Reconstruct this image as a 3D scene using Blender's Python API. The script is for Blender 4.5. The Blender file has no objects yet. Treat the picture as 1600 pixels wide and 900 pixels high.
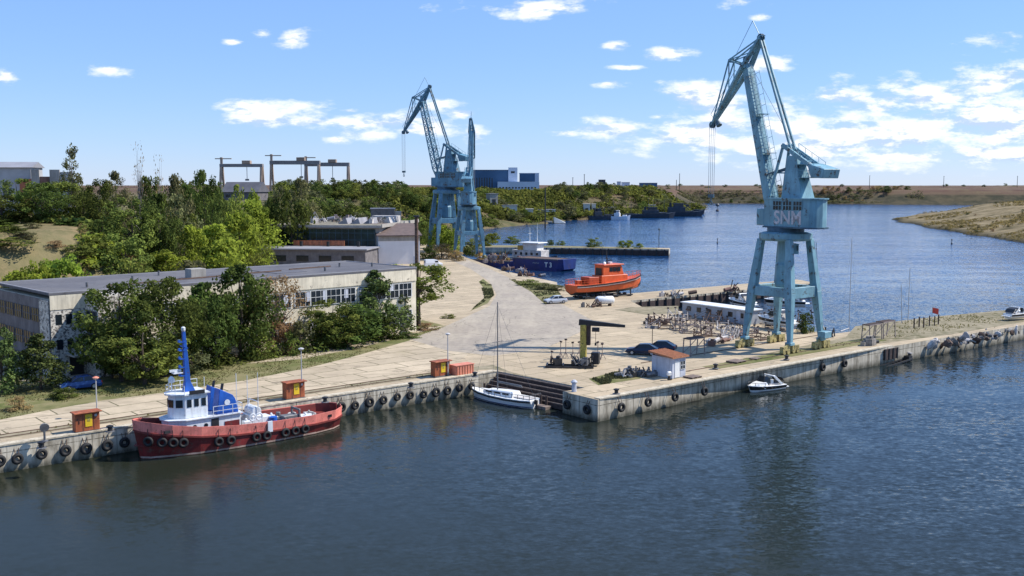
"""Harbour with blue portal cranes, red tug and quays - procedural scene."""
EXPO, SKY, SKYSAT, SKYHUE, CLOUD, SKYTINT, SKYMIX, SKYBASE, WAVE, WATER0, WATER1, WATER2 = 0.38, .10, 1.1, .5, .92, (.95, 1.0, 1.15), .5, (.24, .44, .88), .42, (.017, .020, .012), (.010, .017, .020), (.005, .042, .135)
import bpy, math, random
import numpy as np
from mathutils import Vector, Matrix
from mathutils.geometry import tessellate_polygon
random.seed(7); rng = np.random.default_rng(11)
SC = bpy.context.scene; COL = SC.collection
R = math.radians
# ---------------------------------------------------------------- camera maths (ground planes only)
F_ = 1600.; CH = 25.; PITCH = math.atan(160/F_); COSP, SINP = math.cos(PITCH), math.sin(PITCH)
def P(x, y, z=2.4):
    u = (x-800)/F_; v = (450-y)/F_
    d = (u, COSP+v*SINP, -SINP+v*COSP); t = (z-CH)/d[2]
    return Vector((d[0]*t, d[1]*t, z))
def W(x, y, Y):
    u = (x-800)/F_; v = (450-y)/F_
    d = (u, COSP+v*SINP, -SINP+v*COSP); t = Y/d[1]
    return Vector((d[0]*t, Y, CH+d[2]*t))
Q0 = Vector((-44.6, 87.5, 0)); EQ = Vector((.764, .645, 0)); NQ = Vector((.645, -.764, 0))
KP = Vector((9.1, 106.8, 0)); EP = Vector((.775, .632, 0)); NP = Vector((.632, -.775, 0))
AQ = math.atan2(EQ.y, EQ.x); AP = math.atan2(EP.y, EP.x)
def on_line(px, A, E, z):          # point of the line A + s*E that lies in the column px
    k = (px-800)/F_; zc = (z-CH)*SINP
    # F*X = (px-800)*(Y*c - (z-CH)*s)
    s = (k*(A.y*COSP-zc)-A.x)/(E.x-k*E.y*COSP)
    q = A+E*s; return Vector((q.x, q.y, z))

# ---------------------------------------------------------------- materials
def srgb(h):
    h = h.lstrip('#'); o = []
    for i in (0, 2, 4):
        v = int(h[i:i+2], 16)/255.; o.append(v/12.92 if v <= .04045 else ((v+.055)/1.055)**2.4)
    return tuple(o)
def newmat(name):
    m = bpy.data.materials.new(name); m.use_nodes = True
    nt = m.node_tree; nt.nodes.clear()
    out = nt.nodes.new('ShaderNodeOutputMaterial'); b = nt.nodes.new('ShaderNodeBsdfPrincipled')
    nt.links.new(b.outputs[0], out.inputs[0])
    return m, nt, b, out
def N(nt, t, **kw):
    n = nt.nodes.new(t)
    for k, v in kw.items():
        if k.startswith('i_'):
            key = k[2:]; key = int(key) if key.isdigit() else key.replace('_', ' ')
            n.inputs[key].default_value = v
        else: setattr(n, k, v)
    return n
def coords(nt, kind='Object', scale=(1, 1, 1), rot=(0, 0, 0)):
    tc = N(nt, 'ShaderNodeTexCoord'); mp = N(nt, 'ShaderNodeMapping')
    mp.inputs['Scale'].default_value = scale; mp.inputs['Rotation'].default_value = rot
    nt.links.new(tc.outputs[kind], mp.inputs[0]); return mp.outputs[0]
def wcoords(nt, scale=(1, 1, 1), rot=(0, 0, 0)):
    g = N(nt, 'ShaderNodeNewGeometry'); mp = N(nt, 'ShaderNodeMapping')
    mp.inputs['Scale'].default_value = scale; mp.inputs['Rotation'].default_value = rot
    nt.links.new(g.outputs['Position'], mp.inputs[0]); return mp.outputs[0]
def noise(nt, vec, scale, detail=4, rough=.55):
    n = N(nt, 'ShaderNodeTexNoise'); n.inputs['Scale'].default_value = scale
    n.inputs['Detail'].default_value = detail; n.inputs['Roughness'].default_value = rough
    nt.links.new(vec, n.inputs['Vector']); return n.outputs[0]
def ramp(nt, fac, stops):
    r = N(nt, 'ShaderNodeValToRGB'); e = r.color_ramp.elements
    while len(e) < len(stops): e.new(.5)
    for el, (p, col) in zip(e, stops):
        el.position = p; el.color = (*col, 1) if len(col) == 3 else col
    nt.links.new(fac, r.inputs[0]); return r.outputs[0]
def mix(nt, fac, a, b, mode='MIX'):
    m = N(nt, 'ShaderNodeMix', data_type='RGBA', blend_type=mode)
    for sock, v in ((m.inputs[0], fac), (m.inputs[6], a), (m.inputs[7], b)):
        if hasattr(v, 'links'): nt.links.new(v, sock)
        else: sock.default_value = v if not isinstance(v, tuple) else ((*v, 1) if len(v) == 3 else v)
    return m.outputs[2]
def bump(nt, b, h, strength=.3, dist=.1):
    n = N(nt, 'ShaderNodeBump'); n.inputs['Strength'].default_value = strength; n.inputs['Distance'].default_value = dist
    nt.links.new(h, n.inputs['Height']); nt.links.new(n.outputs[0], b.inputs['Normal'])
G1, G0 = (1, 1, 1), (0, 0, 0)
def paint(name, col, rough=.55, metal=0., vary=.25, scale=1.2, rust=0., rustcol=(.10, .045, .02), streak=False, bstr=.0, spec=.5):
    """weathered painted or plain surface: tone variation, rust / dirt spots, vertical streaks"""
    m, nt, b, _ = newmat(name)
    v = coords(nt); n1 = noise(nt, v, scale, 5)
    dk = tuple(x*(1-vary) for x in col); lt = tuple(min(1, x*(1+vary)) for x in col)
    c = ramp(nt, n1, [(.3, dk), (.7, lt)])
    if streak:
        vs = coords(nt, scale=(3, 3, .25)); n2 = noise(nt, vs, 1.5, 4)
        f = ramp(nt, n2, [(.45, G0), (.75, (.6, .6, .6))]); c = mix(nt, f, c, tuple(x*.55 for x in col))
    if rust > 0:
        n3 = noise(nt, v, scale*2.2, 6, .7)
        f = ramp(nt, n3, [(.66-rust*.22, G0), (.72-rust*.2, G1)]); c = mix(nt, f, c, rustcol)
    nt.links.new(c, b.inputs['Base Color'])
    b.inputs['Roughness'].default_value = rough; b.inputs['Metallic'].default_value = metal
    b.inputs['Specular IOR Level'].default_value = spec
    if bstr: bump(nt, b, n1, bstr, .05)
    return m
M = {}
M['crane'] = paint('crane_blue_paint', (.165, .32, .385), .5, vary=.28, scale=.45, rust=.40, rustcol=(.07, .06, .05), streak=True)
M['crane_far'] = paint('faded_blue_paint', (.095, .22, .31), .55, vary=.3, scale=.4, rust=.45, rustcol=(.06, .055, .05), streak=True)
M['crane_dark'] = paint('crane_dark_steel', (.05, .10, .14), .6, vary=.3)
M['white_rust'] = paint('chipped_white_paint', (.62, .62, .60), .5, vary=.12, rust=.3)
M['white'] = paint('white_gelcoat', (.78, .78, .76), .3, vary=.06)
M['lettering'] = paint('faded_grey_lettering', (.50, .48, .50), .6, vary=.25, rust=.4)
M['yellow_dirty'] = paint('dirty_yellow_paint', (.42, .33, .06), .6, vary=.4, scale=2.5, rust=.5, rustcol=(.05, .04, .025))
M['bogie'] = paint('pale_yellow_bogie', (.36, .30, .12), .6, vary=.4, scale=1.5, rust=.6, rustcol=(.05, .04, .025))
M['hull_red'] = paint('tug_dark_red', (.17, .018, .018), .5, vary=.4, scale=.9, rust=.5, rustcol=(.11, .05, .04), streak=True)
M['bulwark_red'] = paint('faded_bulwark_red', (.82, .24, .185), .5, vary=.22, scale=1.1, rust=.42, rustcol=(.45, .15, .11), streak=True)
M['deck_red'] = paint('deck_red', (.17, .025, .02), .65, vary=.3, rust=.2)
M['waterline'] = paint('pale_scum', (.36, .25, .2), .7, vary=.4, scale=1.5)
M['tug_blue'] = paint('tug_blue', (.012, .085, .38), .45, vary=.25, rust=.12)
M['tug_white'] = paint('tug_white', (.66, .69, .72), .45, vary=.12, scale=.8, rust=.22, rustcol=(.35, .3, .27), streak=True)
M['glass'] = paint('dark_glass', (.012, .018, .025), .16, vary=.2)
M['rubber'] = paint('black_rubber', (.012, .012, .013), .75, vary=.4)
M['orange'] = paint('pilot_orange', (.62, .10, .022), .42, vary=.15, rust=.12, rustcol=(.4, .12, .06))
M['orange_dark'] = paint('dark_orange', (.38, .06, .018), .5, vary=.15)
M['black'] = paint('black_paint', (.018, .018, .02), .5, vary=.3)
M['steel'] = paint('grey_steel', (.16, .16, .165), .55, metal=.3, vary=.3, rust=.2)
M['rusty'] = paint('rusty_steel', (.11, .065, .045), .8, vary=.4, scale=2)
M['cradle'] = paint('weathered_cradle_steel', (.22, .18, .17), .75, vary=.45, scale=1.5)
M['navy'] = paint('navy_hull', (.008, .022, .13), .45, vary=.3, scale=.4, rust=.15)
M['ship_grey'] = paint('dark_ship_grey', (.035, .042, .055), .55, vary=.3, scale=.3, rust=.1)
M['ship_light'] = paint('light_ship_grey', (.34, .36, .39), .55, vary=.2, scale=.3)
M['brown_kiosk'] = paint('orange_brown_box', (.32, .085, .03), .65, vary=.4, scale=1.5, rust=.5, rustcol=(.12, .05, .03), streak=True)
M['yellow'] = paint('yellow_panel', (.72, .48, .02), .5, vary=.15)
M['salmon'] = paint('salmon_box', (.62, .22, .14), .6, vary=.2)
M['timber'] = paint('dark_timber', (.055, .035, .03), .8, vary=.5, scale=2.5)
M['timber_edge'] = paint('pale_timber', (.19, .145, .12), .8, vary=.3, scale=2.5)
M['bark'] = paint('bark', (.07, .052, .04), .9, vary=.4, scale=4)
M['bare_bark'] = paint('bare_grey_bark', (.17, .15, .14), .9, vary=.3, scale=4)
M['light_pole'] = paint('pale_pole', (.45, .44, .43), .5, vary=.2)
M['tyre_rim'] = paint('wheel_rim', (.45, .45, .46), .35, metal=.6, vary=.15)
M['car_dark'] = paint('dark_blue_car_paint', (.012, .02, .045), .2, vary=.1)
M['car_silver'] = paint('silver_car_paint', (.52, .54, .56), .25, metal=.2, vary=.08)
M['car_white'] = paint('white_van_paint', (.74, .75, .77), .25, vary=.05)
M['car_blue'] = paint('blue_car_paint', (.02, .06, .2), .25, vary=.1)
M['lamp_glass'] = paint('lamp_lens', (.6, .6, .58), .2, vary=.1)
M['red_light'] = paint('red_lens', (.4, .02, .015), .2, vary=.1)
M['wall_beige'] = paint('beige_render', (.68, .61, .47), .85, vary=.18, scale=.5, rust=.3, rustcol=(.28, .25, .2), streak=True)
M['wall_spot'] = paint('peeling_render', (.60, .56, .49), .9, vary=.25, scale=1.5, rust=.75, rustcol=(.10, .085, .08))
M['wall_grey'] = paint('grey_and_shaded_render', (.15, .14, .145), .9, vary=.3, scale=.7, rust=.3, rustcol=(.06, .055, .055), streak=True)  # grey walls; also carries the office end wall's shade as colour
M['concrete_wall'] = paint('concrete', (.34, .32, .29), .9, vary=.2, scale=.6, streak=True)
M['wall_white'] = paint('white_render', (.68, .66, .66), .8, vary=.06, scale=.4)
M['roof_felt'] = paint('roof_felt', (.115, .115, .13), .9, vary=.2, scale=.3, rust=.25, rustcol=(.17, .165, .17), spec=.15)
M['roof_grey'] = paint('roof_sheet', (.25, .25, .275), .7, vary=.18, scale=.3, streak=False)
M['roof_brown'] = paint('brown_roof', (.12, .085, .075), .85, vary=.25, scale=.8)
M['roof_tile'] = paint('orange_tile', (.42, .17, .08), .8, vary=.25, scale=2.5)
M['roof_moss'] = paint('mossy_roof', (.20, .175, .13), .95, vary=.5, scale=.5, rust=.5, rustcol=(.09, .10, .045))
M['green_glass'] = paint('dark_green_glazing', (.012, .03, .03), .25, vary=.5, scale=.4)
M['frame_white'] = paint('white_window_frame', (.6, .6, .58), .6, vary=.1)
M['rust_sheet'] = paint('rust_red_sheet', (.40, .13, .06), .7, vary=.3, scale=2)
M['blue_building'] = paint('blue_cladding', (.04, .105, .20), .6, vary=.15, scale=.1)
M['pale_building'] = paint('pale_cladding', (.50, .56, .66), .6, vary=.1, scale=.1)
M['far_white'] = paint('far_white_render', (.55, .54, .5), .8, vary=.2, scale=.2)
M['gantry'] = paint('gantry_brown', (.34, .25, .19), .7, vary=.3, scale=.15)
M['gantry_blue'] = paint('gantry_slate', (.20, .19, .19), .7, vary=.3, scale=.15)
M['scrap_a'] = paint('scrap_brown', (.16, .085, .065), .8, vary=.5, scale=1)
M['scrap_b'] = paint('scrap_pale', (.46, .43, .41), .7, vary=.4, scale=1)
M['scrap_c'] = paint('scrap_ochre', (.42, .25, .05), .7, vary=.4, scale=1)
M['stone'] = paint('rubble_stone', (.22, .20, .18), .95, vary=.5, scale=1.5, bstr=.3)
M['house_wall'] = paint('grey_house_wall', (.40, .40, .41), .85, vary=.15, scale=.5)
M['red_cloth'] = paint('red_cloth', (.55, .06, .04), .8, vary=.2)
M['hut_wall'] = paint('pale_blue_hut', (.50, .52, .58), .8, vary=.15, scale=1, rust=.15, rustcol=(.3, .28, .26), streak=True)
M['cable'] = paint('steel_cable', (.22, .25, .28), .5, vary=.1)

def leafmat(name, col, var=.35, trans=.3):
    m, nt, b, out = newmat(name); nt.nodes.remove(b)
    oi = N(nt, 'ShaderNodeObjectInfo'); v = coords(nt)
    n1 = noise(nt, v, 4.5, 3)
    at = N(nt, 'ShaderNodeAttribute', attribute_name='tone')
    ad = N(nt, 'ShaderNodeMath', operation='ADD'); nt.links.new(at.outputs['Fac'], ad.inputs[0]); nt.links.new(n1, ad.inputs[1])
    hf = N(nt, 'ShaderNodeMath', operation='MULTIPLY'); nt.links.new(ad.outputs[0], hf.inputs[0]); hf.inputs[1].default_value = .5
    dk = tuple(x*(1-var) for x in col); lt = (col[0]*(1+var*1.5), col[1]*(1+var*1.25), col[2]*(1+var*.6))
    c = ramp(nt, hf.outputs[0], [(.3, dk), (.7, lt)])
    hs = N(nt, 'ShaderNodeHueSaturation')
    mr = N(nt, 'ShaderNodeMapRange'); nt.links.new(oi.outputs['Random'], mr.inputs[0]); mr.inputs[3].default_value = .465; mr.inputs[4].default_value = .505
    mv = N(nt, 'ShaderNodeMapRange'); nt.links.new(oi.outputs['Random'], mv.inputs[0]); mv.inputs[3].default_value = .8; mv.inputs[4].default_value = 1.25
    nt.links.new(mr.outputs[0], hs.inputs['Hue']); nt.links.new(mv.outputs[0], hs.inputs['Value']); nt.links.new(c, hs.inputs['Color'])
    d = N(nt, 'ShaderNodeBsdfDiffuse'); t = N(nt, 'ShaderNodeBsdfTranslucent'); ms = N(nt, 'ShaderNodeMixShader')
    ms.inputs[0].default_value = trans
    nt.links.new(hs.outputs[0], d.inputs[0]); nt.links.new(hs.outputs[0], t.inputs[0])
    nt.links.new(d.outputs[0], ms.inputs[1]); nt.links.new(t.outputs[0], ms.inputs[2]); nt.links.new(ms.outputs[0], out.inputs[0])
    return m
M['leaf_dark'] = leafmat('dark_green_leaves', (.070, .105, .030))
M['leaf_mid'] = leafmat('mid_green_leaves', (.120, .160, .042))
M['leaf_bright'] = leafmat('bright_green_leaves', (.185, .255, .042), .35, .4)
M['leaf_grey'] = leafmat('grey_green_leaves', (.135, .15, .075))
M['leaf_pine'] = leafmat('pine_needles', (.075, .115, .042), .35, .2)
M['leaf_brown'] = leafmat('dry_brown_leaves', (.26, .20, .105), .35, .4)
M['leaf_dry'] = leafmat('dry_grass_blades', (.23, .21, .085), .3, .5)

# ---------------------------------------------------------------- mesh builder
class MB:
    def __init__(s): s.v = []; s.f = []
    def add(s, vs, fs):
        o = len(s.v); s.v += [tuple(v) for v in vs]; s.f += [tuple(i+o for i in f) for f in fs]; return s
    def box(s, c, d, rz=0):
        x, y, z = c; a, b, h = d[0]/2, d[1]/2, d[2]/2; ca, sa = math.cos(rz), math.sin(rz)
        vs = [(x+ca*i*a-sa*j*b, y+sa*i*a+ca*j*b, z+k*h) for k in (-1, 1) for j in (-1, 1) for i in (-1, 1)]
        return s.add(vs, [(0, 2, 3, 1), (4, 5, 7, 6), (0, 1, 5, 4), (2, 6, 7, 3), (0, 4, 6, 2), (1, 3, 7, 5)])
    def bar(s, p, q, w, h=None, w2=None, h2=None, up=(0, 0, 1)):
        p, q = Vector(p), Vector(q); h = h or w; w2 = w2 or w; h2 = h2 or h
        d = (q-p).normalized(); u = Vector(up)
        if abs(d.dot(u)) > .98: u = Vector((1, 0, 0))
        a = d.cross(u).normalized(); b = a.cross(d)
        vs = [c+a*i*ww/2+b*j*hh/2 for c, ww, hh in ((p, w, h), (q, w2, h2)) for i, j in ((-1, -1), (1, -1), (1, 1), (-1, 1))]
        return s.add(vs, [(3, 2, 1, 0), (4, 5, 6, 7)]+[(i, (i+1) % 4, 4+(i+1) % 4, 4+i) for i in range(4)])
    def tube(s, p, q, r, r2=None, n=8, cap=True):
        p, q = Vector(p), Vector(q); r2 = r if r2 is None else r2
        d = (q-p).normalized(); u = Vector((0, 0, 1)) if abs(d.z) < .9 else Vector((1, 0, 0))
        a = d.cross(u).normalized(); b = d.cross(a)
        vs = [c+(a*math.cos(t)+b*math.sin(t))*rr for c, rr in ((p, r), (q, r2)) for t in [2*math.pi*i/n for i in range(n)]]
        fs = [(i, (i+1) % n, n+(i+1) % n, n+i) for i in range(n)]
        if cap: fs += [tuple(range(n-1, -1, -1)), tuple(range(n, 2*n))]
        return s.add(vs, fs)
    def path(s, pts, rs, n=6):
        for i in range(len(pts)-1): s.tube(pts[i], pts[i+1], rs[i], rs[i+1], n)
        return s
    def loft(s, rings, closed=True, caps=True):
        n = len(rings[0]); vs = [v for r in rings for v in r]; fs = []
        for i in range(len(rings)-1):
            for j in range(n if closed else n-1):
                a, b = i*n+j, i*n+(j+1) % n; fs.append((a, b, b+n, a+n))
        if caps and closed: fs += [tuple(range(n-1, -1, -1)), tuple(range((len(rings)-1)*n, len(rings)*n))]
        return s.add(vs, fs)
    def lathe(s, c, prof, n=14):
        c = Vector(c)
        return s.loft([[c+Vector((r*math.cos(t), r*math.sin(t), z)) for t in [2*math.pi*i/n for i in range(n)]] for r, z in prof])
    def torus(s, c, ax, Rr, r, n=18, m=8):
        c = Vector(c); ax = Vector(ax).normalized(); u = Vector((0, 0, 1)) if abs(ax.z) < .9 else Vector((1, 0, 0))
        a = ax.cross(u).normalized(); b = ax.cross(a); vs = []
        for i in range(n):
            t = 2*math.pi*i/n; d = a*math.cos(t)+b*math.sin(t)
            for j in range(m):
                q = 2*math.pi*j/m; vs.append(c+d*(Rr+r*math.cos(q))+ax*(r*math.sin(q)))
        fs = [(i*m+j, ((i+1) % n)*m+j, ((i+1) % n)*m+(j+1) % m, i*m+(j+1) % m) for i in range(n) for j in range(m)]
        return s.add(vs, fs)
    def poly(s, pts, z0, z1=None):
        """flat sheet (z1 None) or closed prism of a simple polygon"""
        p3 = [Vector((p[0], p[1], 0)) for p in pts]; n = len(pts)
        if sum(p3[i].x*p3[(i+1) % n].y-p3[(i+1) % n].x*p3[i].y for i in range(n)) < 0: p3.reverse()
        tri = [tuple(t) for t in tessellate_polygon([p3])]
        def orient(t):
            a, b, c = (p3[i] for i in t); return t if (b-a).cross(c-a).z > 0 else t[::-1]
        tri = [orient(t) for t in tri]
        if z1 is None: return s.add([(p.x, p.y, z0) for p in p3], tri)
        vs = [(p.x, p.y, z0) for p in p3]+[(p.x, p.y, z1) for p in p3]
        fs = [t[::-1] for t in tri]+[tuple(i+n for i in t) for t in tri]+[(i, (i+1) % n, n+(i+1) % n, n+i) for i in range(n)]
        return s.add(vs, fs)
    def build(s, name, mat, parent=None, smooth=False, bev=0, label=None, kind=None):
        me = bpy.data.meshes.new(name); me.from_pydata(s.v, [], s.f); me.update()
        if smooth: me.polygons.foreach_set('use_smooth', [True]*len(me.polygons))
        me.materials.append(mat if not isinstance(mat, str) else M[mat])
        o = bpy.data.objects.new(name, me); COL.objects.link(o)
        if parent: o.parent = parent
        if bev:
            md = o.modifiers.new('bevel', 'BEVEL'); md.width = bev; md.segments = 1; md.limit_method = 'ANGLE'
        if label: o['label'] = label
        if kind: o['kind'] = kind
        return o
def tag(o, label, cat, group=None):
    o['label'] = label; o['category'] = cat
    if group: o['group'] = group
    return o
def thing(name, label, cat, loc=(0, 0, 0), rz=0, group=None, scale=1):
    o = bpy.data.objects.new(name, None); COL.objects.link(o); o.empty_display_size = .5
    o.location = loc; o.rotation_euler = (0, 0, rz); o.scale = (scale,)*3
    return tag(o, label, cat, group)
def dup(root, loc, rz=None, label=None, scale=None, group=None):
    r = root.copy(); COL.objects.link(r); r.location = loc
    if rz is not None: r.rotation_euler = (0, 0, rz)
    if label: r['label'] = label
    if group: r['group'] = group
    if scale is not None: r.scale = scale if hasattr(scale, '__len__') else (scale,)*3
    for ch in list(root.children):
        c = ch.copy(); COL.objects.link(c); c.parent = r
        for g in list(ch.children):
            d = g.copy(); COL.objects.link(d); d.parent = c
    return r
def struct(o): o['kind'] = 'structure'; return o
ORD = 'first second third fourth fifth sixth seventh eighth ninth tenth eleventh twelfth thirteenth'.split()
def letters(txt, size, parent, loc, rot, mat, name='lettering', ext=.01):
    cu = bpy.data.curves.new(name, 'FONT'); cu.body = txt; cu.size = size; cu.extrude = ext; cu.align_x = 'CENTER'
    cu.offset = size*.02; cu.materials.append(M[mat])
    tmp = bpy.data.objects.new('tmp', cu); COL.objects.link(tmp); bpy.context.view_layer.update()
    me = bpy.data.meshes.new_from_object(tmp.evaluated_get(bpy.context.evaluated_depsgraph_get())); bpy.data.objects.remove(tmp)
    o = bpy.data.objects.new(name, me); COL.objects.link(o); o.parent = parent; o.location = loc; o.rotation_euler = rot
    if not me.materials: me.materials.append(M[mat])
    return o
# ================================================================ camera, sun, sky
cam = bpy.data.cameras.new('camera'); co = bpy.data.objects.new('camera', cam); COL.objects.link(co); SC.camera = co
co.location = (0, 0, CH); co.rotation_euler = (R(90)-PITCH, 0, 0); cam.sensor_width = 36; cam.lens = 36; cam.clip_start = .5; cam.clip_end = 40000
SUN_AZ, SUN_EL = R(10.5), R(47.5)
sd = Vector((math.cos(SUN_AZ)*math.cos(SUN_EL), math.sin(SUN_AZ)*math.cos(SUN_EL), math.sin(SUN_EL)))
sl = bpy.data.lights.new('sun', 'SUN'); sl.energy = 5.0; sl.angle = R(.5); sl.color = (1, .945, .86)
so = bpy.data.objects.new('sun', sl); COL.objects.link(so); so.rotation_euler = sd.to_track_quat('Z', 'Y').to_euler(); so.location = (60, 20, 80)
SC.view_settings.view_transform = 'Standard'; SC.view_settings.look = 'None'; SC.view_settings.gamma = 1; SC.view_settings.use_curve_mapping = False
SC.view_settings.exposure = EXPO
SC.cycles.max_bounces = 6; SC.cycles.transparent_max_bounces = 8
wd = bpy.data.worlds.new('World'); SC.world = wd; wd.use_nodes = True; nt = wd.node_tree; nt.nodes.clear()
out = N(nt, 'ShaderNodeOutputWorld'); bg = N(nt, 'ShaderNodeBackground'); nt.links.new(bg.outputs[0], out.inputs[0]); bg.inputs[1].default_value = SKY
sky = N(nt, 'ShaderNodeTexSky', sky_type='NISHITA'); sky.sun_disc = False; sky.sun_elevation = SUN_EL; sky.sun_rotation = R(90)-SUN_AZ
sky.altitude = 30; sky.air_density = 1.0; sky.dust_density = .0; sky.ozone_density = 3.0
hs = N(nt, 'ShaderNodeHueSaturation'); hs.inputs['Saturation'].default_value = SKYSAT; hs.inputs['Value'].default_value = 1.0; hs.inputs['Hue'].default_value = SKYHUE
nt.links.new(sky.outputs[0], hs.inputs['Color'])
tc = N(nt, 'ShaderNodeTexCoord'); sx = N(nt, 'ShaderNodeSeparateXYZ'); nt.links.new(tc.outputs['Generated'], sx.inputs[0])
def mth(op, a, b=None, c=None, clamp=False):
    n = N(nt, 'ShaderNodeMath', operation=op); n.use_clamp = clamp
    for i, v in enumerate((a, b, c)):
        if v is None: continue
        if hasattr(v, 'links'): nt.links.new(v, n.inputs[i])
        else: n.inputs[i].default_value = v
    return n.outputs[0]
ys = mth('MAXIMUM', sx.outputs['Y'], .05)
cu_, cv_ = mth('DIVIDE', sx.outputs['X'], ys), mth('DIVIDE', sx.outputs['Z'], ys)
cb = N(nt, 'ShaderNodeCombineXYZ'); nt.links.new(cu_, cb.inputs[0]); nt.links.new(cv_, cb.inputs[1]); uv = cb.outputs[0]
clouds = [(825, 12, 105, 16), (170, 109, 42, 11), (462, 59, 26, 16), (5, 120, 18, 11), (410, 52, 20, 8), (363, 66, 16, 5),
 (385, 168, 60, 16), (470, 166, 50, 16), (400, 184, 70, 12), (500, 190, 130, 12), (590, 192, 95, 18), (655, 200, 60, 15), (690, 162, 30, 14), (724, 178, 30, 12), (745, 212, 24, 18), (525, 218, 24, 8), (590, 210, 60, 10),
 (955, 72, 30, 9), (1045, 86, 38, 13), (948, 130, 28, 8), (1165, 4, 45, 10), (1190, 26, 16, 6), (1565, 64, 50, 17), (1200, 98, 32, 18), (975, 105, 30, 4),
 (968, 203, 62, 18), (1028, 182, 26, 8), (1090, 150, 60, 25), (1130, 165, 70, 20), (1060, 215, 90, 22), (1140, 222, 130, 24), (1150, 195, 80, 22),
 (1300, 215, 230, 45), (1500, 190, 200, 55), (1100, 205, 130, 30), (1310, 152, 50, 16), (1370, 165, 110, 30), (1470, 150, 140, 34), (1560, 130, 110, 32), (1270, 195, 130, 40), (1360, 215, 150, 34), (1480, 205, 170, 28), (1590, 205, 120, 32), (1230, 240, 140, 20), (1420, 245, 160, 20), (1560, 240, 120, 18), (880, 208, 30, 5), (545, 173, 18, 4)]
mind = None
for (x, y, rx, ry) in clouds:
    d0 = W(x, y, 1.); d0.z -= CH; v0 = d0.z
    sxx, syy = F_/rx, F_/ry
    vm = N(nt, 'ShaderNodeVectorMath', operation='MULTIPLY_ADD'); nt.links.new(uv, vm.inputs[0])
    vm.inputs[1].default_value = (sxx, syy, 0); vm.inputs[2].default_value = (-d0.x*sxx, -v0*syy, 0)
    ln = N(nt, 'ShaderNodeVectorMath', operation='LENGTH'); nt.links.new(vm.outputs[0], ln.inputs[0])
    mind = ln.outputs['Value'] if mind is None else mth('SMOOTH_MIN', mind, ln.outputs['Value'], .35)
mp = N(nt, 'ShaderNodeMapping'); mp.inputs['Scale'].default_value = (1, 2.7, 1); nt.links.new(uv, mp.inputs[0])
def cnoise(off):
    m2 = N(nt, 'ShaderNodeMapping'); m2.inputs['Location'].default_value = off; nt.links.new(mp.outputs[0], m2.inputs[0])
    return noise(nt, m2.outputs[0], 18, 8, .62)
na = cnoise((0, 0, 0)); nb = cnoise((.006, .022, 0))
den = mth('ADD', mth('SUBTRACT', .96, mind), mth('MULTIPLY', mth('SUBTRACT', na, .5), 4.4))
msk = N(nt, 'ShaderNodeMapRange', interpolation_type='SMOOTHSTEP'); nt.links.new(den, msk.inputs[0]); msk.inputs[1].default_value = -.15; msk.inputs[2].default_value = .95
# lit / shaded side of the clouds: density towards the sun (up-right)
lit = mth('ADD', .52, mth('MULTIPLY', mth('SUBTRACT', na, nb), 4.2), clamp=True)
front = N(nt, 'ShaderNodeMapRange'); nt.links.new(sx.outputs['Y'], front.inputs[0]); front.inputs[1].default_value = .1; front.inputs[2].default_value = .3
mk = mth('MULTIPLY', msk.outputs[0], front.outputs[0]); mk = mth('MULTIPLY', mk, .93)
CB = CLOUD/SKY
ccol = ramp(nt, lit, [(.15, (.50*CB, .62*CB, .84*CB)), (.6, (.98*CB, .99*CB, 1.0*CB))])
tint = mix(nt, SKYMIX, mix(nt, 1., hs.outputs[0], SKYTINT, 'MULTIPLY'), tuple(x/SKY for x in SKYBASE))
nt.links.new(mix(nt, mk, tint, ccol), bg.inputs[0])

# ================================================================ water
m, nt, b, out_ = newmat('river_water')
def mt(op, a, b_):
    n = N(nt, 'ShaderNodeMath', operation=op)
    for i, v in enumerate((a, b_)):
        if hasattr(v, 'links'): nt.links.new(v, n.inputs[i])
        else: n.inputs[i].default_value = v
    return n.outputs[0]
def vm(op, a, b_):
    n = N(nt, 'ShaderNodeVectorMath', operation=op)
    for i, v in enumerate((a, b_)):
        if hasattr(v, 'links'): nt.links.new(v, n.inputs[i])
        else: n.inputs[i].default_value = v
    return n.outputs[0]
def slope(scale, sc3, rot, amp, detail=3):      # random facet slopes of one wave length
    n = N(nt, 'ShaderNodeTexNoise'); n.inputs['Scale'].default_value = scale; n.inputs['Detail'].default_value = detail; n.inputs['Roughness'].default_value = .55
    nt.links.new(wcoords(nt, sc3, (0, 0, rot)), n.inputs['Vector'])
    return vm('MULTIPLY', vm('SUBTRACT', n.outputs['Color'], (.5, .5, .5)), (amp, amp, 0))
sl_ = vm('ADD', vm('ADD', slope(1.7, (.55, 1, 1), R(-28), WAVE*.8, 2), slope(3.4, (.7, 1, 1), R(12), WAVE*.9, 2)), slope(.2, (.6, 1, 1), R(-35), WAVE*.25, 3))
big = noise(nt, wcoords(nt, (.5, 1.3, 1), (0, 0, R(-24))), .012, 5, .62)
big2 = noise(nt, wcoords(nt, (.35, 1.6, 1), (0, 0, R(-18))), .004, 4, .55)
sp = N(nt, 'ShaderNodeSeparateXYZ'); g = N(nt, 'ShaderNodeNewGeometry'); nt.links.new(g.outputs['Position'], sp.inputs[0])
def mrange(v, a, b_, c, d):
    n = N(nt, 'ShaderNodeMapRange'); nt.links.new(v, n.inputs[0])
    for i, x in enumerate((a, b_, c, d)): n.inputs[i+1].default_value = x
    return n.outputs[0]
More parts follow.
